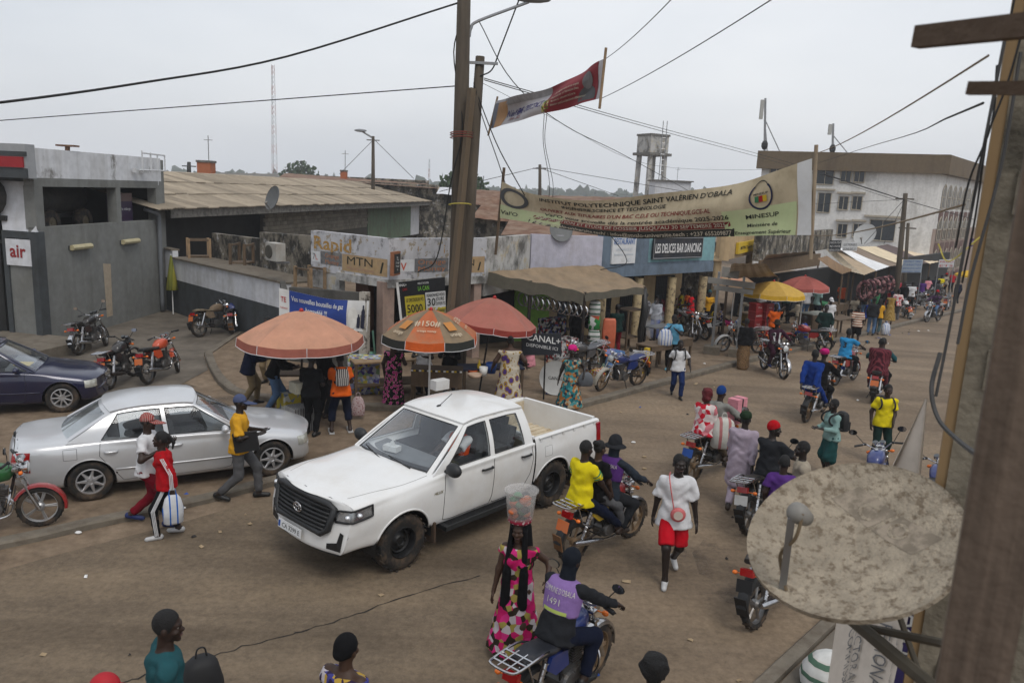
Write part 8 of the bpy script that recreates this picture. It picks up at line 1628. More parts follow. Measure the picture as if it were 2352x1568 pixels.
def rooftop(label,x,y0,y1,d,w_):
 a,b = A(x,y1,d),A(x+2,y0,d); root = empty('cell_antenna',a,0,label,'antenna'); mb = MB(); mb.tube([Vector(),b-a],.12,5); mb.tube([Vector((1.6,0,0)),(b-a)*.6],.05,4); mb.tube([Vector((.6,1,0)),(b-a)*.6],.05,4); mb.build('mast',STEEL,root); mb = MB(); mb.box((b-a)*.78+Vector((-.45,-.3,0)),(.35,.2,(b-a).length*.36)); mb.build('panel',mat('antenna_grey',(.42,.42,.40),.6),root); mb = MB(); mb.ball((b-a)*.12,(.35,.3,.5),8,5); mb.build('equipment',BLACK,root)
rooftop('cell phone antenna at the left end of the white building roof',1756,226,348,85,1); rooftop('second cell antenna in the middle of the white building roof',1912,284,350,90,1)
# forest on the horizon: one far mass of crowns
HILLM = mat('far_foliage',(.060,.085,.050),.95,var=.35,scale=.05); _fr = MB(); _ico = bmesh.new(); bmesh.ops.create_icosphere(_ico,subdivisions=2,radius=1); _iv = [v.co.copy() for v in _ico.verts]; _if = [tuple(v.index for v in f.verts) for f in _ico.faces]; _ico.free(); rnd = random.Random(3)
def crown(mb,c,r,h):
 n0 = [v*(1+.28*math.sin(v.x*5+c.x)+.22*math.sin(v.z*7+c.y)+rnd.uniform(-.13,.13)) for v in _iv]; mb.add([c+Vector((v.x*r,v.y*r,v.z*h)) for v in n0],_if)
for i in range(950):
 x = rnd.uniform(380,2350); d = rnd.choice((520,620,700,760)); p = A(x,430,d); hgt = rnd.uniform(6,10)+(4 if rnd.random() < .06 else 0); crown(_fr,Vector((p.x,p.y,hgt*.55-4)),rnd.uniform(3.5,7),hgt*.6)
 for _ in range(1): crown(_fr,Vector((p.x+rnd.uniform(-8,8),p.y,hgt*.5-4+rnd.uniform(-1,4))),rnd.uniform(2.5,5),rnd.uniform(2.5,4))
_fr.build('distant_forest',HILLM,None,True,kind='stuff',label='hazy line of forest on the horizon',cat='forest')
mb = MB(); mb.add([A(x,430,d)*1+Vector((0,0,-A(x,430,d).z+h)) for d,h in ((420,-5),(640,-1),(900,4)) for x in np.linspace(-900,3400,24)],[(j*24+i,j*24+i+1,(j+1)*24+i+1,(j+1)*24+i) for j in range(2) for i in range(23)]); mb.build('hills',HILLM,kind='structure')
def tree(label,c,R,hb,ht,n=900,name='tree'):
 root = empty(name,c,0,label,'tree'); mb = MB(); mb.tube([(0,0,0),(.1,0,hb*.6),(0,0,hb+.5)],[.35,.25,.15],7)
 for k in range(6): a = k*1.05; mb.tube([(0,0,hb*.8),(math.cos(a)*R*.55,math.sin(a)*R*.55,hb+(ht-hb)*.5)],[.14,.05],5)
 mb.build('trunk',WOOD,root); mb = MB()
 for i in range(n):
  a,b,q = rnd.uniform(0,math.tau),rnd.uniform(-.5,1),rnd.uniform(.55,1)**.5*(.8+.3*math.sin(i*.37)); p = Vector((math.cos(a)*R*q*math.sqrt(max(0,1-b*b)),math.sin(a)*R*q*math.sqrt(max(0,1-b*b)),hb+(ht-hb)*(.35+.6*b*q))); s = R*.10; e = Euler((rnd.uniform(0,3),rnd.uniform(0,3),rnd.uniform(0,3))).to_matrix(); mb.add([p+e @ Vector(v) for v in ((-s,-s*.6,0),(s,-s*.5,.2*s),(s*.8,s*.6,0),(-s*.7,s*.6,.2*s))],[(0,1,2,3)])
 mb.build('crown',mat('leaf_green',(.055,.095,.035),.7,var=.4,scale=2),root)
for i,(lb,x,y,d,R) in enumerate((('round dark tree behind the corrugated roof',690,408,170,4.5),('green tree beside the thick pole',1060,432,90,3.2))): p = A(x,y,d); tree(lb,(p.x,p.y,-2 if d > 60 else 4.7),R,p.z+2-R*.9 if d > 60 else .0,p.z+2+R*.75 if d > 60 else .9)
# market awnings up the street
mk = [('cream awning sheet of the market row',((1951,623),(1985,632),(1907,566),(1885,560)),(.46,.40,.31)),('tan awning sheet beside the cream one',((1985,632),(2012,622),(1924,569),(1907,566)),(.34,.27,.19)),('bright white awning sheet in the market row',((2013,622),(2044,612),(1944,571),(1925,570)),(.70,.71,.74)),('brown awning sheet right of the white one',((2044,612),(2073,608),(1968,566),(1944,571)),(.20,.155,.115)),('far cream awning beside the market poles',((2075,610),(2118,606),(2012,566),(1968,567)),(.48,.41,.30)),('far dark brown awning strip',((2118,606),(2136,604),(2046,560),(2012,566)),(.10,.07,.065)),('large far cream awning near the pink building',((2136,606),(2172,598),(2082,556),(2046,560)),(.52,.44,.33)),('rusty brown roof panel of the nearest market shed',((1935,630),(1962,621),(1900,588),(1878,594)),(.24,.165,.10)),('left brown tin roof of the market shed',((1742,612),(1880,600),(1872,577),(1760,586)),(.23,.19,.14)),('low tin roof with green cloth beside the tan building',((1672,640),(1788,636),(1760,606),(1680,606)),(.36,.31,.24))]
for lb,q,c in mk:
 P = [G(x,y,h) for (x,y),h in zip(q,(2.35,2.35,3.3,3.3))]; o = empty('awning',P[0],0,lb,'awning','market awnings along the street'); c = tuple(min(.8,x*1.45) for x in c); m_ = mat('awning_%d' % int(c[0]*1000+c[2]*50),c,.8,var=.12,scale=2,dirt=tuple(x*.6 for x in c),dscale=1.5,damt=.6,coord='Object'); mb = MB(); n_ = 10; mb.add([P[0].lerp(P[1],i/n_).lerp(P[3].lerp(P[2],i/n_),v)-P[0]+Vector((0,0,.025*(i % 2)-.06*math.sin(math.pi*v))) for v in (0,.5,1) for i in range(n_+1)],[(j*(n_+1)+i,j*(n_+1)+i+1,(j+1)*(n_+1)+i+1,(j+1)*(n_+1)+i) for j in range(2) for i in range(n_)]); mb.build('sheet',m_,o)
 for p in P[:2]: mb = MB(); mb.tube([p-P[0]+Vector((0,0,-.05)),Vector((p.x-P[0].x,p.y-P[0].y,gz(p.x,p.y)-P[0].z))],.05,6); mb.build('post',WOOD,o)
mb = MB(); slab(mb,xy(33.5,-16.0),xy(75,-17),-2,1.45,.3); mb.build('market_back_wall',INK,None,label='dark interior wall behind the market stalls',cat='wall'); mb = MB(); slab(mb,g2(1740,618,2.4),g2(1905,600,2.4),2.3,3.5,.3); mb.build('market_fascia_wall',MOULD,None,label='mouldy grey wall above the market shed',cat='wall')  # back wall holds the shade under the awnings in its colour
mb = MB(); slab(mb,g2(1742,640,2.2),g2(1880,628,2.2),2.0,2.6,.08); mb.build('shed_gable_board',mat('gable_brown',(.19,.14,.09),.9,var=.3),None,label='brown gable board of the nearest market shed',cat='board')
def board(label,px,z,m,lines,mt,legs=True,name='shop_sign'):
 (x0,y0),(x1,y1) = px; a = G(x0,y1,z); d = math.hypot(a.x,a.y); b = A(x1,y1,d); c = A(x0,y0,d); root = empty(name,a,0,label,'sign'); ux = (b-a); uy = Vector((0,0,c.z-a.z)); n_ = ux.cross(uy).normalized(); mb = MB(); R = Matrix((ux.normalized(),-n_,Vector((0,0,1)))).transposed(); mb.box(ux/2+uy/2,(ux.length,.05,uy.z),R); mb.build('board',m,root); mb = MB(); fn = lambda u,v: ux.normalized()*u+Vector((0,0,v))+n_*.035
 for i,s in enumerate(lines): letter(mb,s,fn,ux.length/2,uy.z*(1-(i+.85)/len(lines)),uy.z/len(lines)*.8,width=ux.length*.88)
 mb.build('lettering',mt,root)
 if legs: mb = MB(); mb.tube([Vector((0,0,0)),Vector((0,0,gz(a.x,a.y)-a.z))],.03,5); mb.tube([ux,ux+Vector((0,0,gz(a.x,a.y)-a.z))],.03,5); mb.build('leg',STEEL,root)
 return root
SGB = mat('sign_black_board',(.03,.035,.045),.6); SGL = mat('sign_pale_blue',(.40,.46,.52),.6,var=.1)
board('black shop sign with white lettering above the awnings',((1903,552),(1930,578)),3.3,SGB,['MAISON TELM','PRET A PORTER','REPARATION'],WHITE,False); board('pale sign with olive band above the awnings',((1934,556),(1968,576)),3.3,SIGNW,['ELECTRONIQUE','ZONE-DECO'],SGB,False); board('blue and white bureautique sign on posts at the market',((2070,596),(2116,626)),2.3,SGL,['CENTRE D OBALA','ET BUREAUTIQUE','photocopie saisie','impression reliure'],BLUEP); board('white shop sign with red letters far up the street',((2155,596),(2190,614)),2.6,SIGNW,['PRISO','ETS'],mat('logo_red',(.5,.05,.05),.6)); board('purple shop sign on the pink building',((2225,548),(2240,566)),3.8,cP,['ZARA'],WHITE,False)
# brown awning stall
aw = [Vector((-.78,22.35,2.62)),G(1342,672,2.2),G(1486,660,2.2),Vector((2.7,25.45,2.72))]; AWN = empty('tarpaulin_awning',aw[0],0,'sagging brown tarpaulin awning over the hub cap stall','awning'); ao = aw[0].copy()
TARP = mat('brown_tarpaulin',(.30,.23,.155),.85,var=.15,scale=1.5,dirt=(.17,.13,.09),dscale=2,damt=.6,bump=.3,bscale=6); TARPV = mat('tarpaulin_edge',(.12,.11,.085),.85,var=.2)
def AF(u,v): p = aw[1].lerp(aw[2],u).lerp(aw[0].lerp(aw[3],u),v) if False else aw[0].lerp(aw[1],u).lerp(aw[3].lerp(aw[2],u),v); return p-ao+Vector((0,0,-.10*math.sin(math.pi*u)*math.sin(math.pi*v)+.02*math.sin(u*23+v*5)+.02*math.sin(v*19-u*7)))
mb = MB(); mb.grid(lambda a,b: AF(a,b),22,16); mb.build('canopy',TARP,AWN,True)
mb = MB(); mb.grid(lambda a,b: AF(a,0)+Vector((-.03*b,-.05*b,-.36*b-.03*math.sin(a*19)*b)),22,3); mb.grid(lambda a,b: AF(1,a)+Vector((.04*b,-.03*b,-.22*b-.02*math.sin(a*17)*b)),16,2); mb.build('valance',TARPV,AWN,True)
for p in (AF(.42,.02),AF(.985,.03),AF(.985,.97)): mb = MB(); q = p+ao; mb.tube([p+Vector((0,0,.02)),p+Vector((0,0,gz(q.x,q.y)+.1-q.z))],.05,6); mb.build('post',DARKMETAL,AWN)
mb = MB(); q = AF(.985,.97); mb.tube([q+Vector((0,-.05,-.05)),q+Vector((.05,-.1,-.8)),q+Vector((-.02,-.05,-1.5)),q+Vector((0,0,-2.0))],[.06,.13,.11,.07],9); mb.build('gathered_curtain',mat('black_sheet',(.03,.03,.03),.5,var=.4,scale=14),AWN,True)
for i in range(12):
 p = AF(.30+i*.058,.03)+ao+Vector((.1,.1,-.62)); mb = MB(); M_ = Matrix.Translation(p) @ Matrix.Rotation(.75+.05*(i % 3),4,'Z') @ RX; mb.lathe([(.19,-.03),(.21,-.02),(.215,0),(.21,.02),(.19,.03),(.185,0),(.19,-.03)],20,M_); mb.build('wheel_rim',CHROME if i > 2 else ALLOY,None,True,label='shiny motorcycle rim hanging under the awning edge',cat='wheel rim',group='rims hanging in a row')
def goods(items,cat,grp):
 for lb,x,y,z,d,m,shp in items:
  p = P_(x,y,z) if z >= 0 else A(x,y,-z); mb = MB()
  if shp == 'box': mb.box((0,0,d[2]/2),d)
  elif shp == 'sack': mb.rings([[Vector((d[0]/2*s_*math.copysign(abs(math.cos(t))**.5,math.cos(t)),d[1]/2*s_*math.copysign(abs(math.sin(t))**.6,math.sin(t)),z_*d[2])) for t in [q*math.tau/12 for q in range(12)]] for z_,s_ in ((0,.75),(.05,1),(.5,1.05),(.92,.95),(1.0,.8))],True,True)
  elif shp == 'pot': mb.lathe([(.001,0),(d[0]*.4,0),(d[0]/2,d[2]),(d[0]*.47,d[2]),(d[0]*.38,.02),(.001,.02)],14)
  elif shp == 'bottle': mb.lathe([(.001,0),(d[0]/2,0),(d[0]/2,d[2]*.6),(d[0]*.2,d[2]*.8),(d[0]*.2,d[2]),(.001,d[2])],10)
  mb.build(shp if shp != 'box' else 'goods_box',m,None,shp != 'box',loc=p,rz=.75 if shp == 'box' else 0,label=lb,cat={'box': 'box','sack': 'sack','pot': 'pot','bottle': 'bottle'}[shp],group=grp)
RICE = pattern('print_rice_sack','stripes',[(.62,.62,.60),(.62,.62,.60),(.6,.58,.55),(.12,.2,.15)],2.2,rot=(0,math.pi/2,0))
goods([('white printed rice sack hanging at the awning post, top',1365,725,-23.2,(.34,.22,.45),RICE,'sack'),('green and white sack hanging below the top one',1364,757,-23.2,(.36,.22,.45),pattern('print_green_sack','patch',[(.05,.25,.08),(.6,.6,.58),(.4,.1,.05)],8),'sack'),('lowest hanging sack of the awning post',1363,787,-23.2,(.36,.22,.4),RICE,'sack'),('orange plastic bag hanging by the green wall',1396,800,-23.6,(.42,.12,.95),mat('bag_orange',(.55,.17,.09),.5,var=.2),'sack'),('pack of blue water bottles on the stall',1400,838,.1,(.75,.5,.42),mat('water_pack',(.16,.28,.5),.2,var=.5,scale=14),'box'),('green and white tin stack at the awning stall',1372,842,.1,(.3,.3,.5),pattern('print_tins','stripes',[(.04,.25,.1),(.6,.6,.58),(.3,.3,.3)],5),'box'),('red tray of small goods below the tins',1375,858,.1,(.6,.4,.14),pattern('print_sweets','patch',[(.4,.03,.03),(.5,.4,.1),(.6,.6,.6)],30),'box'),('stack of grey magazines by the black curtain',1455,852,.1,(.24,.2,.6),mat('paper_stack',(.4,.4,.4),.8,var=.2),'box'),('yellow tool stand under the tray table',1482,858,.1,(.12,.12,.75),YELP,'box'),('low dark crate of hub caps in the stall',1290,830,.1,(.9,.5,.7),pattern('print_parts','patch',[(.05,.05,.05),(.3,.3,.3),(.3,.05,.05),(.5,.5,.5)],16),'box'),('bright packets on the rack behind the hub caps',1265,800,.1,(.9,.4,1.0),pattern('print_packets','patch',[(.04,.04,.04),(.5,.48,.45),(.35,.06,.06),(.1,.12,.3),(.04,.04,.04)],13),'box')],'goods','goods on the awning stall')
# tables and furniture
def table(label,px,w,d,h,rz,top=WOOD,legm=WOOD,z=.1,shelf=False,edge=None,name='wooden_table',cat='table',apron=.0):
 p = P_(*px,z); t = empty(name,p,rz,label,cat); mb = MB(); mb.box((0,0,h-.02),(w,d,.04)); mb.build('top',top,t)
 for sx in (-1,1):
  for sy in (-1,1): mb = MB(); mb.box((sx*(w/2-.05),sy*(d/2-.05),h/2-.02),(.06,.06,h-.04)); mb.build('leg',legm,t)
 if shelf: mb = MB(); mb.box((0,0,h*.3),(w*.9,d*.85,.03)); mb.build('shelf',WOOD,t)
 if apron: mb = MB(); mb.box((0,-d/2+.02,h-.04-apron/2),(w-.02,.025,apron)); mb.box((0,d/2-.02,h-.04-apron/2),(w-.02,.025,apron)); mb.build('apron',legm,t)
 if edge: mb = MB(); [mb.box((-w/2+.03+i*.06,-d/2-.008,h-.02),(.05,.012,.035),mi=i % 3) for i in range(int(w/.06))]; mb.build('edge_strip',[WHITE,YELP,BLACK],t)
 return t
table('wooden kiosk desk under the orange parasol',(1002,935),1.15,.5,.92,.05,edge=True,apron=.35); table('wooden food table with pots beside the kiosk',(1125,915),1.5,.6,.80,.3,mat('oilcloth_blue',(.02,.03,.07),.6,var=.3)); table('broad wooden table behind the floral cloth',(885,900),1.7,.8,.85,.45,WOODL,shelf=True); table('phone kiosk counter under the peach parasol',(680,935),1.0,.55,.8,.2,shelf=True); table('rough wooden tray table near the striped bag man',(1548,838),.9,.6,.85,.7,apron=.2); table('second tray table beside the black curtain',(1500,850),1.0,.6,.8,.7,apron=.12); table('slatted wooden stand by the green shirted man',(1440,800),.8,.6,1.35,.7,shelf=True); table('wooden bench table behind the pink bonnet woman',(1290,885),.75,.4,.62,.1,WOODL); table('small wooden stool beside the leaning white dish',(1312,905),.4,.35,.55,.1,WOODL,name='stool',cat='stool'); table('metal barbecue table in the smoke',(1510,805),1.1,.5,.85,.75,STEEL,DARKMETAL); table('grey cloth covered stall under the pink parasol',(1868,760),1.3,.7,.8,.6,mat('cloth_cover',(.3,.31,.28),.9),apron=.6); table('yellow kiosk counter beside the tan parasol',(1722,768),.9,.5,.9,.6,WOODL,YLT,apron=.75); table('dark market table behind the white cap man',(1925,770),1.6,.7,.75,.7); table('long market table under the first awning',(1900,735),2.2,.8,.8,.7,apron=.3)
goods([('white cardboard box on the kiosk desk',1010,893,.92,(.34,.2,.2),WHITE,'box'),('pale cardboard box on the phone kiosk counter',690,900,.85,(.34,.3,.22),mat('card_grey',(.42,.40,.33),.8),'box'),('striped wire crate under the phone kiosk',692,985,0,(.5,.4,.5),pattern('print_wire','stripes',[(.4,.4,.4),(.05,.05,.05)],9),'box'),('yellow and white box under the kiosk counter',668,945,.1,(.45,.4,.45),pattern('print_labels','patch',[(.5,.42,.08),(.55,.55,.5),(.2,.25,.35)],9),'box')],'box','boxes at the parasol kiosks')
goods([('blue plastic bucket on the food table',1128,856,.8,(.26,.26,.24),BLUEP,'pot'),('white plastic bucket on the food table',1110,862,.8,(.2,.2,.2),WHITE,'pot'),('enamel bowl of food on the table',1090,866,.8,(.34,.34,.08),mat('enamel',(.55,.42,.33),.4),'pot'),('orange bowl at the back of the food table',1085,856,.8,(.26,.26,.08),ORV,'pot'),('green basin on the dark market table',1888,702,.85,(.5,.5,.2),GREENP,'pot')],'pot','pots on the food tables')
goods([('oil bottle on the food table',1100,855,.8,(.09,.09,.3),YELP,'bottle')],'bottle','bottles on the food tables')
def drape(label,px,w,h,m,rz,z=.1):
 p = P_(*px,z); root = empty('floral_cloth',p,rz,label,'cloth'); mb = MB(); mb.sheet(lambda a,b: Vector(((a-.5)*w,-.03*math.sin(a*14)*(1-b),h*b)),16,6,.01); mb.build('hanging_side',m,root,True); mb = MB(); mb.sheet(lambda a,b: Vector(((a-.5)*w,b*.5,h+.01)),4,4,.01); mb.build('top_side',m,root)
drape('blue and yellow floral oilcloth draped over a table end',(835,905),.75,.85,pattern('print_oilcloth','patch',[(.30,.33,.48),(.55,.55,.6),(.5,.42,.1),(.12,.10,.3),(.3,.4,.25)],14),.1)
ch = empty('plastic_chair',P_(858,838,.1),.3,'pale green plastic chair leaning upside down on the post','chair'); mg_ = mat('mint_plastic',(.25,.46,.36),.45,var=.08)
for a,b in (((-.25,0,.15),(-.22,.1,.95)),((.05,0,.15),(-.02,.1,.95)),((.05,0,.15),(.3,.05,.85)),((.3,0,.2),(.28,.1,.7))): mb = MB(); mb.tube([a,b],.028,6); mb.build('leg',mg_,ch)
mb = MB(); mb.box((0,.02,.22),(.5,.42,.05),(.5,0,0)); mb.build('seat',mg_,ch); mb = MB(); mb.box((-.05,.2,.05),(.5,.05,.4),(.7,.1,0)); mb.build('backrest',mg_,ch)
# television sign stand and leaning dish
p = G(1243,800,1.35); sg = empty('standing_sign',(p.x,p.y,.1),-.12,'black CANAL+ sign on a thin stand beside the brick parasol','sign'); mb = MB(); mb.box((0,0,1.35),(.95,.03,.52),(0,-.08,0)); mb.build('board',SGB,sg); mb = MB(); mb.tube([(.1,.03,1.2),(.12,.03,0)],.02,6); mb.build('stand',DARKMETAL,sg)
mb = MB(); fn = lambda a,b: Vector((a,-.02,1.35+b+a*.08*-1)); letter(mb,'CANAL+',fn,.05,.06,.22,width=.8,bold=.01); letter(mb,'DISPONIBLE ICI',fn,.02,-.09,.11,width=.75); letter(mb,'VTO',fn,.38,-.22,.07); mb.build('lettering',WHITE,sg)
def dish(label,c,R,look,m,name='satellite_dish',depth=.18,arm=True,roll=0,armlen=.62,armdir=-1.,**kw):
 root = empty(name,c,0,label,'satellite dish'); look = Vector(look).normalized(); root.rotation_euler = look.to_track_quat('Z','Y').to_euler(); mb = MB(); n_ = 12; mb.lathe([(R*i/n_+.0005,depth*(i/n_)**2*R) for i in range(n_+1)]+[(R*1.012,depth*R+.006),(R*1.012,depth*R-.018),(R*.98,depth*R-.02)]+[(R*i/n_+.0005,depth*(i/n_)**2*R-.016) for i in range(n_-1,-1,-1)],44,Matrix.Diagonal((1,1.06,1,1))); mb.build('reflector',m,root,True,sharp=40)
 if arm: a = Vector((0,armdir*R*.93,depth*R*.8)); e = Vector((0,armdir*R*.58,armlen*R)); mb = MB(); mb.tube([a,e+Vector((0,armdir*.03,0))],.022*R/.45,4); mb.build('feed_arm',STEEL,root); mb = MB(); q = (Vector((0,0,.0))-e).normalized(); mb.tube([e-q*.09*R,e-q*.04*R,e+q*.05*R,e+q*.16*R],[.055*R,.1*R,.1*R,.075*R],12); mb.build('feed_horn',mat('lnb_grey',(.27,.26,.24),.6,var=.1),root,True); mb = MB(); mb.tube(bez([e+Vector((.03,0,.02)),a.lerp(e,.6)+Vector((.08*R,0,.05)),a.lerp(e,.3)+Vector((-.03,0,.03)),a+Vector((.02,0,0))],5),.007,5); mb.build('cable',mat('cable_tan',(.22,.17,.11),.8),root)
 return root
DISHD = mat('muddy_dish',(.36,.315,.25),.85,var=.3,scale=9,dirt=(.16,.12,.08),dscale=28,damt=.75,dpos=(.50,.62),bump=.7,bscale=45); DISHG = mat('dish_grey',(.16,.165,.165),.6,var=.15); DISHW = mat('dish_white',(.5,.5,.49),.5,var=.06)
dish('grey satellite dish on the corrugated roof eave',A(629,456,29.5),.42,(-.75,-.8,.35),DISHG); dish('small grey satellite dish behind the awning wall',A(1288,530,25.5),.38,(.2,-1,.5),DISHG,arm=False); dish('white and rusty dishes above the market sign',A(1988,540,55),.7,(-.7,-.6,.4),DISHW); _d = dish('white satellite dish leaning on the stool',P_(1275,905,.1)+Vector((0,0,.42)),.40,(-.15,-1,.25),DISHW,arm=False); mb = MB(); letter(mb,'CANAL+',lambda a,b: Vector((a,b-.0,.02)),.02,-.05,.11); mb.build('lettering',BLACK,_d)
# the muddy dish in the foreground
dc = A(1966,1262,3.15); bd = dish('large muddy satellite dish in the right foreground',dc,.385,(-.36,-.30,.86),DISHD,depth=.22,armlen=.95,armdir=-1.); bd.rotation_euler.rotate_axis('Z',-.30)
mb = MB(); fn = lambda a,b: Vector((a,b,.22*(a*a+b*b/1.12)/.385+.0015))
for c_ in (-.12,.09): mb.grid(lambda a,b: fn((a-.5)*.19+c_+(b-.5)*.04,(b-.5)*.12+.17),5,5)
mb.build('logo_patch',mat('dish_logo',(.25,.215,.17),.85,var=.3,scale=9,dirt=(.36,.31,.25),dscale=10,damt=1.,dpos=(.45,.55)),bd,True); mb = MB(); letter(mb,'CO',lambda a,b: fn(a,b)+Vector((0,0,.0015)),-.02,.13,.11,spacing=2.2,bold=.02); mb.build('logo_letters',DISHD,bd)
br = empty('dish_bracket',dc,0,'rusted tube bracket holding up the muddy dish','bracket')
for x0,y0,x1,y1,d1,r in ((1930,1400,2170,1600,2.7,.026),(2040,1340,2130,1600,3.0,.012),(2250,1200,2140,1600,2.9,.014),(1990,1440,2230,1490,2.6,.016)): mb = MB(); mb.tube([A(x0,y0,3.2)-dc,A(x1,y1,d1)-dc],r,7); mb.build('strut',mat('rust_tube',(.13,.115,.09),.7,.3,var=.3),br)
# hanging banners in the right foreground
HB = mat('banner_ivory',(.66,.60,.53),.8,var=.12,scale=4,dirt=(.3,.25,.2),damt=.4)
f = A(2175,920,4.6); root = empty('hanging_banner',f,0,'off white banner hanging furled from the concrete pole','banner'); fo = f.copy(); mb = MB(); T0,B0,B1 = A(2130,905,4.0),A(1965,1250,4.1),A(2128,1260,3.9); mb.grid(lambda a,b: T0.lerp(B0.lerp(B1,a),.03+.97*b)-fo+Vector((0,.10*math.sin(a*8)*b,0)),12,8); mb.build('cloth',HB,root,True); mb = MB(); fn = lambda a,b: T0.lerp(B0.lerp(B1,.25+b),.72+a)-fo+Vector((0,-.03,0)); letter(mb,'MEC',lambda a,b: T0.lerp(B0.lerp(B1,.30+b*.6),.80+a*.5)-fo+Vector((0,.10*math.sin((.3+b*.6)*8)*.8-.02,0)),0,0,.3); mb.build('lettering',FADEG,root)
f = A(1915,1420,3.9); root = empty('election_cloth',f,0,'crumpled ivory cloth with stencilled capitals below the dish','banner'); Q = [A(1925,1400,4.0),A(2110,1380,3.7),A(2060,1610,3.4),A(1895,1610,3.8)]; FQ = lambda a,b: Q[3].lerp(Q[2],a).lerp(Q[0].lerp(Q[1],a),b)-f+Vector((0,-.05*math.sin(a*11),0)); mb = MB(); mb.grid(FQ,16,10); mb.build('cloth',HB,root,True); mb = MB()
for i,s in enumerate(('COMMISSION','ELECTORALE','REGIONALE','VOTE ICI')): vs,ff = text_polys(s,1); w0 = max(v[0] for v in vs)*2; mb.add([FQ(.14+i*.22+y*.16,.45-x/w0*.8)+Vector((-.01,-.015,.0)) for x,y in vs],ff)
mb.build('lettering',FADEG,root)
p = A(2125,1450,4.2); mb = MB(); mb.box((0,0,0),(.34,.03,1.15),(0,0,-.5)); po = mb.build('purple_poster',mat('poster_violet',(.06,.05,.16),.5,var=.5,scale=5),None,loc=p,label='violet shop poster standing under the dish bracket',cat='poster'); mb = MB(); letter(mb,'EISAE',lambda a,b: Matrix.Rotation(-.5,3,'Z') @ Vector((b-.1,-.02,a)),0,0,.13); mb.build('lettering',SIGNW,po)
mb = MB(); mb.ball((0,0,.15),(.28,.25,.3),12,8); mb.build('printed_sack',RICE,None,True,loc=P_(1895,1585),label='white and red printed sack at the bottom right corner',cat='sack')
# bags and loads
def backpack(label,pd,m,w=.30,h=.42,d=.16):
 k = pd['k']; c = Vector(pd['chest'])-Vector(pd['fb'])*(.135*k+d/2)+Vector(pd['u'])*.02; R = Matrix((Vector(pd['rt']),Vector(pd['fb']),Vector(pd['u']))).transposed(); root = empty('backpack',pd['o'].matrix_basis @ c,0,label,'backpack','bags carried in the street'); root.rotation_euler = (pd['o'].matrix_basis.to_3x3() @ R).to_euler(); mb = MB(); mb.rings([[Vector((w/2*s*math.copysign(abs(math.cos(t))**.5,math.cos(t)),d/2*s*math.copysign(abs(math.sin(t))**.6,math.sin(t)),z)) for t in [q*math.tau/16 for q in range(16)]] for z,s in ((-h/2,.75),(-h*.46,.98),(0,1.05),(h*.4,.9),(h/2,.6))],True,True); mb.build('sack',m,root,True,sharp=60); mb = MB(); mb.box((0,-d/2-.01,-.08),(w*.7,.04,h*.45)); mb.build('pocket',m,root)
 for s in (-1,1): mb = MB(); mb.tube(bez([(s*.10,d/2,h*.42),(s*.12,d/2+.08,h*.52),(s*.12,d/2+.25,h*.36),(s*.13,d/2+.25,0),(s*.13,d/2,-h*.35)],4),.018,5); mb.build('strap',m,root)
bK = mat('bag_black',(.018,.018,.02),.7,var=.3)
backpack('black backpack of the white shirted schoolboy',_p21,bK); backpack('black backpack of the schoolgirl in mint',_p38,bK,.26,.36); backpack('dark backpack of the yellow shirted schoolboy',_p36,bK,.26,.34); backpack('zigzag patterned bag of the man in orange',_p9,pattern('print_zigzag','stripes',[(.45,.42,.4),(.03,.03,.03)],8),.26,.34,.14)
def bag(label,p,w,h,d,m,rz=0,handles=True,name='striped_bag',cat='bag'):
 root = empty(name,p,rz,label,cat,'bags carried in the street'); mb = MB(); mb.rings([[Vector((w/2*s*math.copysign(abs(math.cos(t))**.6,math.cos(t)),d/2*s*math.copysign(abs(math.sin(t))**.7,math.sin(t)),z)) for t in [q*math.tau/14 for q in range(14)]] for z,s in ((-h,.8),(-h*.95,1),(-h*.5,1.08),(-.06,.8),(0,.45))],True,True); mb.build('sack',m,root,True,sharp=60)
 if handles: mb = MB(); mb.tube(bez([(-.05,0,-.02),(-.03,0,.08),(.03,0,.08),(.05,0,-.02)],4),.008,5); mb.build('handle',m,root)
 return root
STB = pattern('print_blue_bag','stripes',[(.62,.63,.65),(.05,.18,.50),(.62,.63,.65)],1.7,vec=(1,1,.05))
bag('blue and white striped carrier bag held by the tracksuit woman',_w2['o'].matrix_basis @ Vector(_w2['wr'][0])-Vector((0,0,.08)),.26,.42,.14,STB,.6); bag('blue and white striped bag lifted by the sky blue man',_p20['o'].matrix_basis @ Vector(_p20['wr'][1])+Vector((-.08,0,-.02)),.40,.48,.22,STB,.2); bag('striped carrier bag standing by the yellow kiosk',P_(1694,762,.1)+Vector((0,0,.5)),.36,.48,.2,STB,.4); bag('striped shopping bag beside the woman in orange',P_(2032,770)+Vector((0,0,.55)),.4,.5,.25,STB,.4); bag('grey quilted shoulder bag of the bonnet woman',_w15['o'].matrix_basis @ Vector((-.34,.02,1.0)),.34,.32,.16,mat('bag_grey',(.13,.14,.155),.6,var=.2),.2,name='shoulder_bag'); bag('white woven sack carried on the red haired woman\'s lap', _r19['o'].matrix_basis @ Vector((.30, -.25, 1.2)), .42, .55, .3, pattern('print_woven', 'stripes', [(.55, .54, .5), (.55, .54, .5), (.55, .54, .5), (.45, .2, .2)], 2), 0, name='woven_sack'); bag('pink and white paper bag beside the man in orange', P_(822, 962)+Vector((0, 0, .5)), .28, .42, .14, pattern('print_pink_bag', 'spots', [(.55, .45, .45), (.3, .1, .12)], 30), .2, name='paper_bag')
bag('big black rucksack hanging at the side of the boy in teal',A(462,1508,6.6),.34,.50,.26,bK,.6,name='rucksack',cat='backpack')
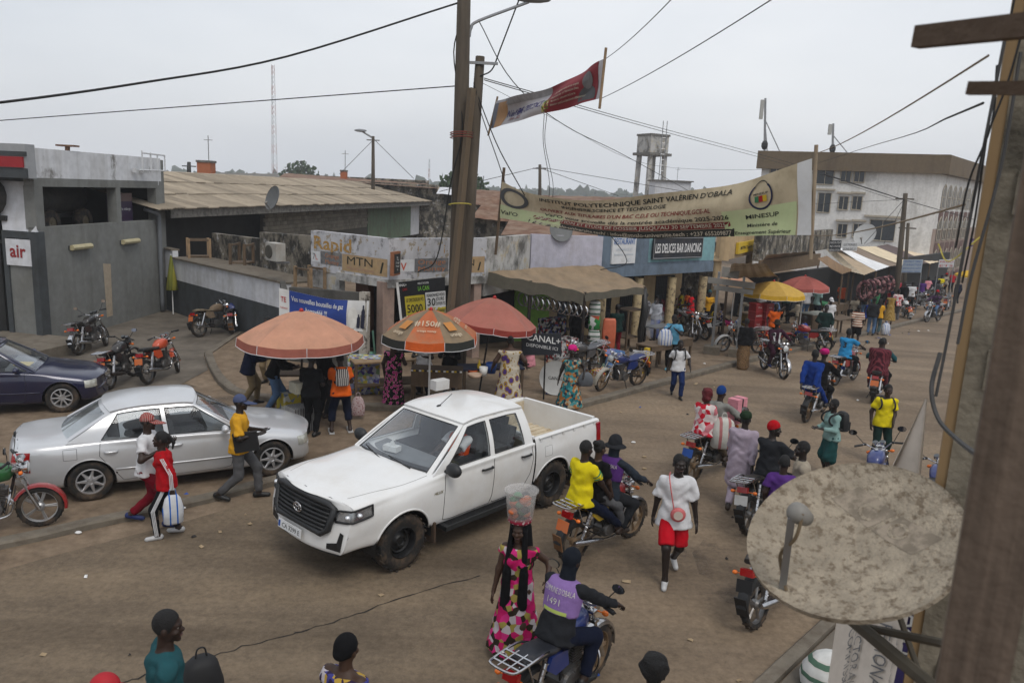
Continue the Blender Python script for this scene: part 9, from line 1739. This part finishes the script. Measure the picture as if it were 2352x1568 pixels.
q = _r19['o'].matrix_basis @ Vector((.12,.52,1.12)); su = empty('suitcase',q,math.radians(_m19[2]),'pink hard suitcase carried in front of the beanie rider','suitcase'); mb = MB(); mb.box((0,0,.05),(.22,.36,.46),taper=.96); mb.build('shell',cPK,su); mb = MB(); mb.box((0,0,.05),(.225,.04,.465)); mb.build('band',BLACK,su)
q = _p3['o'].matrix_basis @ Vector((.20,.14,1.02)); mb = MB(); mb.box((0,0,0),(.07,.36,.30),(.15,0,math.radians(-80))); mb.build('laptop_bag',bK,None,loc=q,label='black laptop bag under the arm of the man in yellow',cat='bag')
pu = empty('round_purse',_p44['o'].matrix_basis @ (Vector(_p44['chest'])+Vector((-.02,.20,-.24))),math.radians(174),'round pink purse hanging on the white t-shirt','purse'); mb = MB(); mb.lathe([(.001,-.03),(.085,-.03),(.10,0),(.085,.03),(.001,.03)],20,Matrix.Rotation(-math.pi/2,4,'X')); mb.build('pouch',mat('purse_pink',(.55,.17,.17),.5),pu,True); mb = MB(); mb.lathe([(.001,.034),(.06,.034)],16,Matrix.Rotation(-math.pi/2,4,'X')); mb.build('patch',mat('purse_cream',(.55,.48,.42),.7),pu); mb = MB(); mb.tube(bez([(.06,0,.08),(.12,.0,.35),(.14,-.08,.48),(.12,-.2,.5)],5),.009,5); mb.build('strap',mat('purse_pink',(.55,.17,.17),.5),pu)
bt = _p48['o'].matrix_basis @ Vector(_p48['T']((0,0,.285))); bu = empty('lidded_bucket',bt,0,'clear plastic bucket with lid balanced on the veiled woman\'s head', 'bucket'); CLR = mat('milky_plastic', (.62, .60, .58), .3, var=.05, alpha=.28); mb = MB(); mb.lathe([(.001, 0), (.135, 0), (.165, .30), (.16, .30), (.13, .01)], 24); mb.build('pail', CLR, bu, True); mb = MB(); mb.lathe([(.001, .345), (.03, .345), (.035, .325), (.08, .325), (.09, .34), (.15, .33), (.185, .315), (.185, .295), (.165, .295)], 24); mb.build('lid', CLR, bu, True); mb = MB(); [mb.ball((rnd.uniform(-.08, .08), rnd.uniform(-.08, .08), .04+i*.011), (.05, .05, .035), 8, 5, mi=i % 4) for i in range(20)]; mb.build('contents', [ORV, mat('fruit_orange', (.6, .2, .08), .5), cN, GREENP], bu, True); mb = MB(); mb.tube([Vector((.10*math.cos(t), .10*math.sin(t), -.02)) for t in np.linspace(0, math.tau, 17)], .03, 7); mb.build('head_pad', pattern('print_pad', 'spots', [(.35, .03, .07), (.6, .5, .5)], 30), bu, True)
def vest(pd,m,items=None,mt=None,name='vest',r=.034):
 F = Field(.021,.03); P,u,rt,k = pd['P'],pd['u'],pd['rt'],pd['k']; F.cone(P+u*.22*k,P+u*.40*k,.102*k+r,.112*k+r,rt,1.43); F.cone(pd['sh'][0]*.8+pd['sh'][1]*.2-u*.01,pd['sh'][1]*.8+pd['sh'][0]*.2-u*.01,.05*k+r*.8,.05*k+r*.8); F.cut(P+u*.18*k,-u); F.cut(P+u*.52*k,u); v,f_ = F.get(); q = MB(); q.add(v.tolist(),f_.tolist()); o = q.build(name,m,pd['o'],True)
 if items: decal(pd['o'],o,mt,items,Vector(pd['chest'])-Vector(pd['fb'])*.3,Vector(pd['rt']),Vector(pd['u']))
 return o
LILV = C('cloth_lilac_vest',.30,.20,.42); _v = vest(_r8,LILV,[('COMMUNE D\'OBALA', 0, .09, .075, dict(width=.34)), ('1491', -.02, -.02, .09)], mat('print_pale', (.6, .58, .55), .8)); decal(_r8['o'], _v, mat('hi_vis', (.50, .58, .18), .6), [('rect', -.13, .13, -.10, -.065)], Vector(_r8['chest'])-Vector(_r8['fb'])*.3, Vector(_r8['rt']), Vector(_r8['u'])); vest(_r7, C('cloth_violet_vest', .13, .055, .22), [('COMMUNE D\'OBALA',0,.08,.07,dict(width=.32))],mat('print_pale',(.6,.58,.55),.8))
vest(_drv,C('cloth_hivis_orange',.70,.12,.03),r=.03)
for t_ in (.32,.5):
 for s in (0,1):
  a,b = Vector(_r7b['sh'][s]),Vector(_r7b['el'][s]); d = (b-a).normalized(); x = d.orthogonal().normalized(); y = d.cross(x); c = a.lerp(b,t_); mb = MB(); mb.tube([c+(x*math.cos(t)+y*math.sin(t))*.070 for t in np.linspace(0,math.tau,15)],.012,5); mb.build('sleeve_band',GREENP,_r7b['o'],True)
for s in (0,1):    # white side stripes of the tracksuit
 o = Vector(_w2['rt'])*(-1 if s == 0 else 1)
 for k in (-.018,0,.018):
  f = Vector(_w2['fb'])*k; mb = MB(); mb.tube([Vector(_w2['sh'][s])+o*.058+f,Vector(_w2['el'][s])+o*.055+f,Vector(_w2['wr'][s])+o*.042+f],.007,4); mb.tube([Vector(_w2['kn'][s]).lerp(Vector(_w2['P']),.8)+o*.15+f,Vector(_w2['kn'][s])+o*.066+f,Vector(_w2['ank'][s])+o*.05+f],.007,4); mb.build('stripe',cW,_w2['o'])
for s in (-1,1): decal(_r14['o'],_r14['shirt'],cW,[('rect',s*.09-.035,s*.09+.035,-.22,.12)],Vector(_r14['chest'])+Vector(_r14['fb'])*.3,-Vector(_r14['rt']),Vector(_r14['u']),'white_band')
# crates, cartons, tyres, sign frame
CRT = mat('crate_red',(.27,.022,.025),.5,var=.15)
for i in range(2):
 for j in range(5):
  p = G(1728+i*24,790,.1)+Vector((0,0,j*.31)); c = empty('beer_crate',p,.62,'dark red beer crate in the double stack, %s column, %s' % (('left','right')[i],('bottom row','second row','middle row','fourth row','top row')[j]),'crate','stacked red beer crates'); mb = MB(); mb.box((0,0,.145),(.42,.32,.28)); mb.build('shell',CRT,c); mb = MB(); mb.box((0,0,.285),(.44,.34,.025)); mb.box((0,0,.01),(.44,.34,.02)); mb.build('rim',mat('crate_bright',(.36,.03,.035),.5),c); mb = MB(); letter(mb,'BRASSERIES' if j % 2 else '3 Soda',lambda a,b: Vector((a,-.166,b)),0,.12,.07); mb.build('lettering',WHITE,c)
for i,(x,y,z) in enumerate(((2046,706,.1),(2066,703,.1),(2046,706,.55),(2066,703,.55),(2056,705,1.0),(2044,706,1.0))): p = G(x,y,.1)+Vector((0,0,z)); mb = MB(); mb.box((0,0,.22),(.6,.45,.42)); c = mb.build('carton',mat('carton_red',(.42,.02,.05),.6,var=.1),None,loc=p,rz=.6,label='red drinks carton at the far stall, %s' % ('bottom left','bottom right','middle left','middle right','topmost','upper left')[i],cat='carton',group='red cartons at the far stall')
for i in range(6): p = G(1985+i*11,668-i*3,1.65); mb = MB(); mb.tube([p+Vector((.42*math.cos(t)*.45,.42*math.cos(t)*-.5,.42*math.sin(t))) for t in np.linspace(0,math.tau,19)],.10,8); mb.build('tyre',pattern('print_tyre_wrap','patch',[(.12,.05,.06),(.35,.2,.2),(.05,.04,.04)],9),None,True,label='paper wrapped tyre hanging in the market row',cat='tyre',group='wrapped tyres hanging in a row')
sf_ = empty('road_sign',P_(1634,812,.1),-.35,'back of a grey road sign on two posts by the tan parasol','sign')
for x,z0 in ((0,2.75),(.8,2.65)): mb = MB(); mb.box((x,0,z0/2),(.08,.08,z0)); mb.build('post',STEEL,sf_); mb = MB(); mb.box((x,0,.12),(.5,.5,.3)); mb.build('footing',KERB,sf_)
for x,z,w_,h_ in ((.42,2.42,1.5,.2),(.5,2.2,1.25,.16),(.36,2.75,.55,.34)): mb = MB(); mb.box((x,-.06,z),(w_,.03,h_),(0,.05,0)); mb.build('panel',mat('sign_back',(.26,.25,.23),.7,var=.15),sf_)
mb = MB(); mb.ball((0,0,.3),(.2,.2,.5),12,8); mb.build('gas_bottle',GREENP,None,True,loc=G(2010,692,1.0),label='green gas bottle carried on a shoulder far up the street',cat='gas bottle')
# clutter on the ledge
ac = empty('air_conditioner',A(640,578,23.6),math.atan2(w1b[1]-w1a[1],w1b[0]-w1a[0]),'old white air conditioner unit on the mouldy wall','air conditioner'); mb = MB(); mb.box((0,-.1,0),(.62,.3,.52)); mb.build('case',mat('old_white_case',(.45,.44,.41),.7,var=.15,dirt=(.2,.15,.1),damt=.6),ac); mb = MB(); mb.lathe([(.001,.02),(.19,.02),(.2,0)],18,Matrix.Translation((-.1,-.26,0)) @ Matrix.Rotation(math.pi/2,4,'X')); mb.build('fan_grille',mat('fan_dark',(.10,.095,.08),.8,var=.3),ac); mb = MB(); mb.box((.25,0,-.3),(.05,.4,.05)); mb.box((-.2,0,-.3),(.05,.4,.05)); mb.build('bracket',STEEL,ac)
for i,(x,y,s,lb) in enumerate(((457,592,.6,'broken wooden stool frame on the left of the ledge'),(556,606,.62,'dark wooden cabinet frame in the middle of the ledge'),(712,668,.7,'broken wooden chair frame at the end of the ledge'))):
 p = A(x,y,(25.5,24.3,22.6)[i]); r_ = empty('broken_stool',p,.5+i,lb,'furniture')
 for sx in (-1,1):
  for sy in (-1,1): mb = MB(); mb.box((sx*s/2,sy*s*.35,s*.5),(.07,.07,s)); mb.build('leg',WOOD if i == 1 else WOODL,r_)
 for z in (.08,.92): mb = MB(); mb.box((0,-s*.35,s*z),(s,.06,.05)); mb.box((0,s*.35,s*z),(s,.06,.05)); mb.build('rail',WOOD,r_)
 mb = MB(); mb.box((0,0,s*.08),(s*1.1,s*.8,.04)); mb.build('board',WOOD,r_)
# smoke and litter
sm = MB(); sm.ball((0,0,0),(.35,.3,.7),12,8); so = sm.build('smoke',None or WHITE,None,True,loc=A(1502,735,26.2),label='white barbecue smoke drifting by the bar columns',cat='smoke',kind='stuff'); _m = bpy.data.materials.new('smoke'); _m.use_nodes = True; n = _m.node_tree.nodes; l = _m.node_tree.links; n.clear(); v = n.new('ShaderNodeVolumePrincipled'); v.inputs['Color'].default_value = (.85,.88,.95,1); t = _tex(n,l,'Noise',3,detail=3); r = _ramp(n,[(.45,(0,0,0)),(.75,(3,3,3))]); l.new(t.outputs['Fac'],r.inputs['Fac']); l.new(r.outputs['Color'],v.inputs['Density']); q = n.new('ShaderNodeOutputMaterial'); l.new(v.outputs[0],q.inputs['Volume']); so.data.materials.clear(); so.data.materials.append(_m)
mb = MB()
for i in range(150):
 s = rnd.uniform(-2,40); n_ = rnd.choice((rnd.gauss(-10.0,.5),rnd.uniform(-14,-3.5),rnd.gauss(-3.2,.8))); p = xy(s,n_); z = gz(p.x,p.y)+(.112 if n_ < -10.75 else .012); a = rnd.uniform(0,6.3); w_ = rnd.uniform(.015,.045); L_ = w_*rnd.uniform(.4,1.8); c_,s_ = math.cos(a),math.sin(a); mb.add([Vector((p.x+x*c_-y*s_,p.y+x*s_+y*c_,z+h)) for x,y,h in ((-w_,-L_,0),(w_,-L_,.012),(w_*.8,L_,.002),(0,L_*.4,.03),(-w_,L_,.006))],[(0,1,3),(1,2,3),(2,4,3),(4,0,3)],rnd.choice((0,1,1,1,2,3)))
for x,y in ((1480,1048),(1455,1015),(1480,1075),(760,975),(735,950),(590,1125),(420,1165),(180,1222),(1600,880),(1640,1000)): p = G(x,y,.02); mb.ball(p,(.05,.035,.02),7,4,rnd.choice((0,1)))
mb.build('litter',[WHITE,mat('litter_tan',(.38,.3,.2),.9),BLUEP,mat('litter_dark',(.05,.045,.04),.9)],None,kind='stuff',label='scraps of paper and plastic strewn on the street',cat='litter')
# air: one even box of haze round the whole place
HZ = MB(); HZ.box((60,420,27),(2100,1100,76)); hz = HZ.build('haze',WHITE,None,kind='stuff',label='thin humid haze that fades the far treeline',cat='haze'); _m = bpy.data.materials.new('haze'); _m.use_nodes = True; n = _m.node_tree.nodes; l = _m.node_tree.links; n.clear(); v = n.new('ShaderNodeVolumePrincipled'); v.inputs['Color'].default_value = (.86,.90,.96,1); v.inputs['Density'].default_value = .00075; q = n.new('ShaderNodeOutputMaterial'); l.new(v.outputs[0],q.inputs['Volume']); hz.data.materials.clear(); hz.data.materials.append(_m)
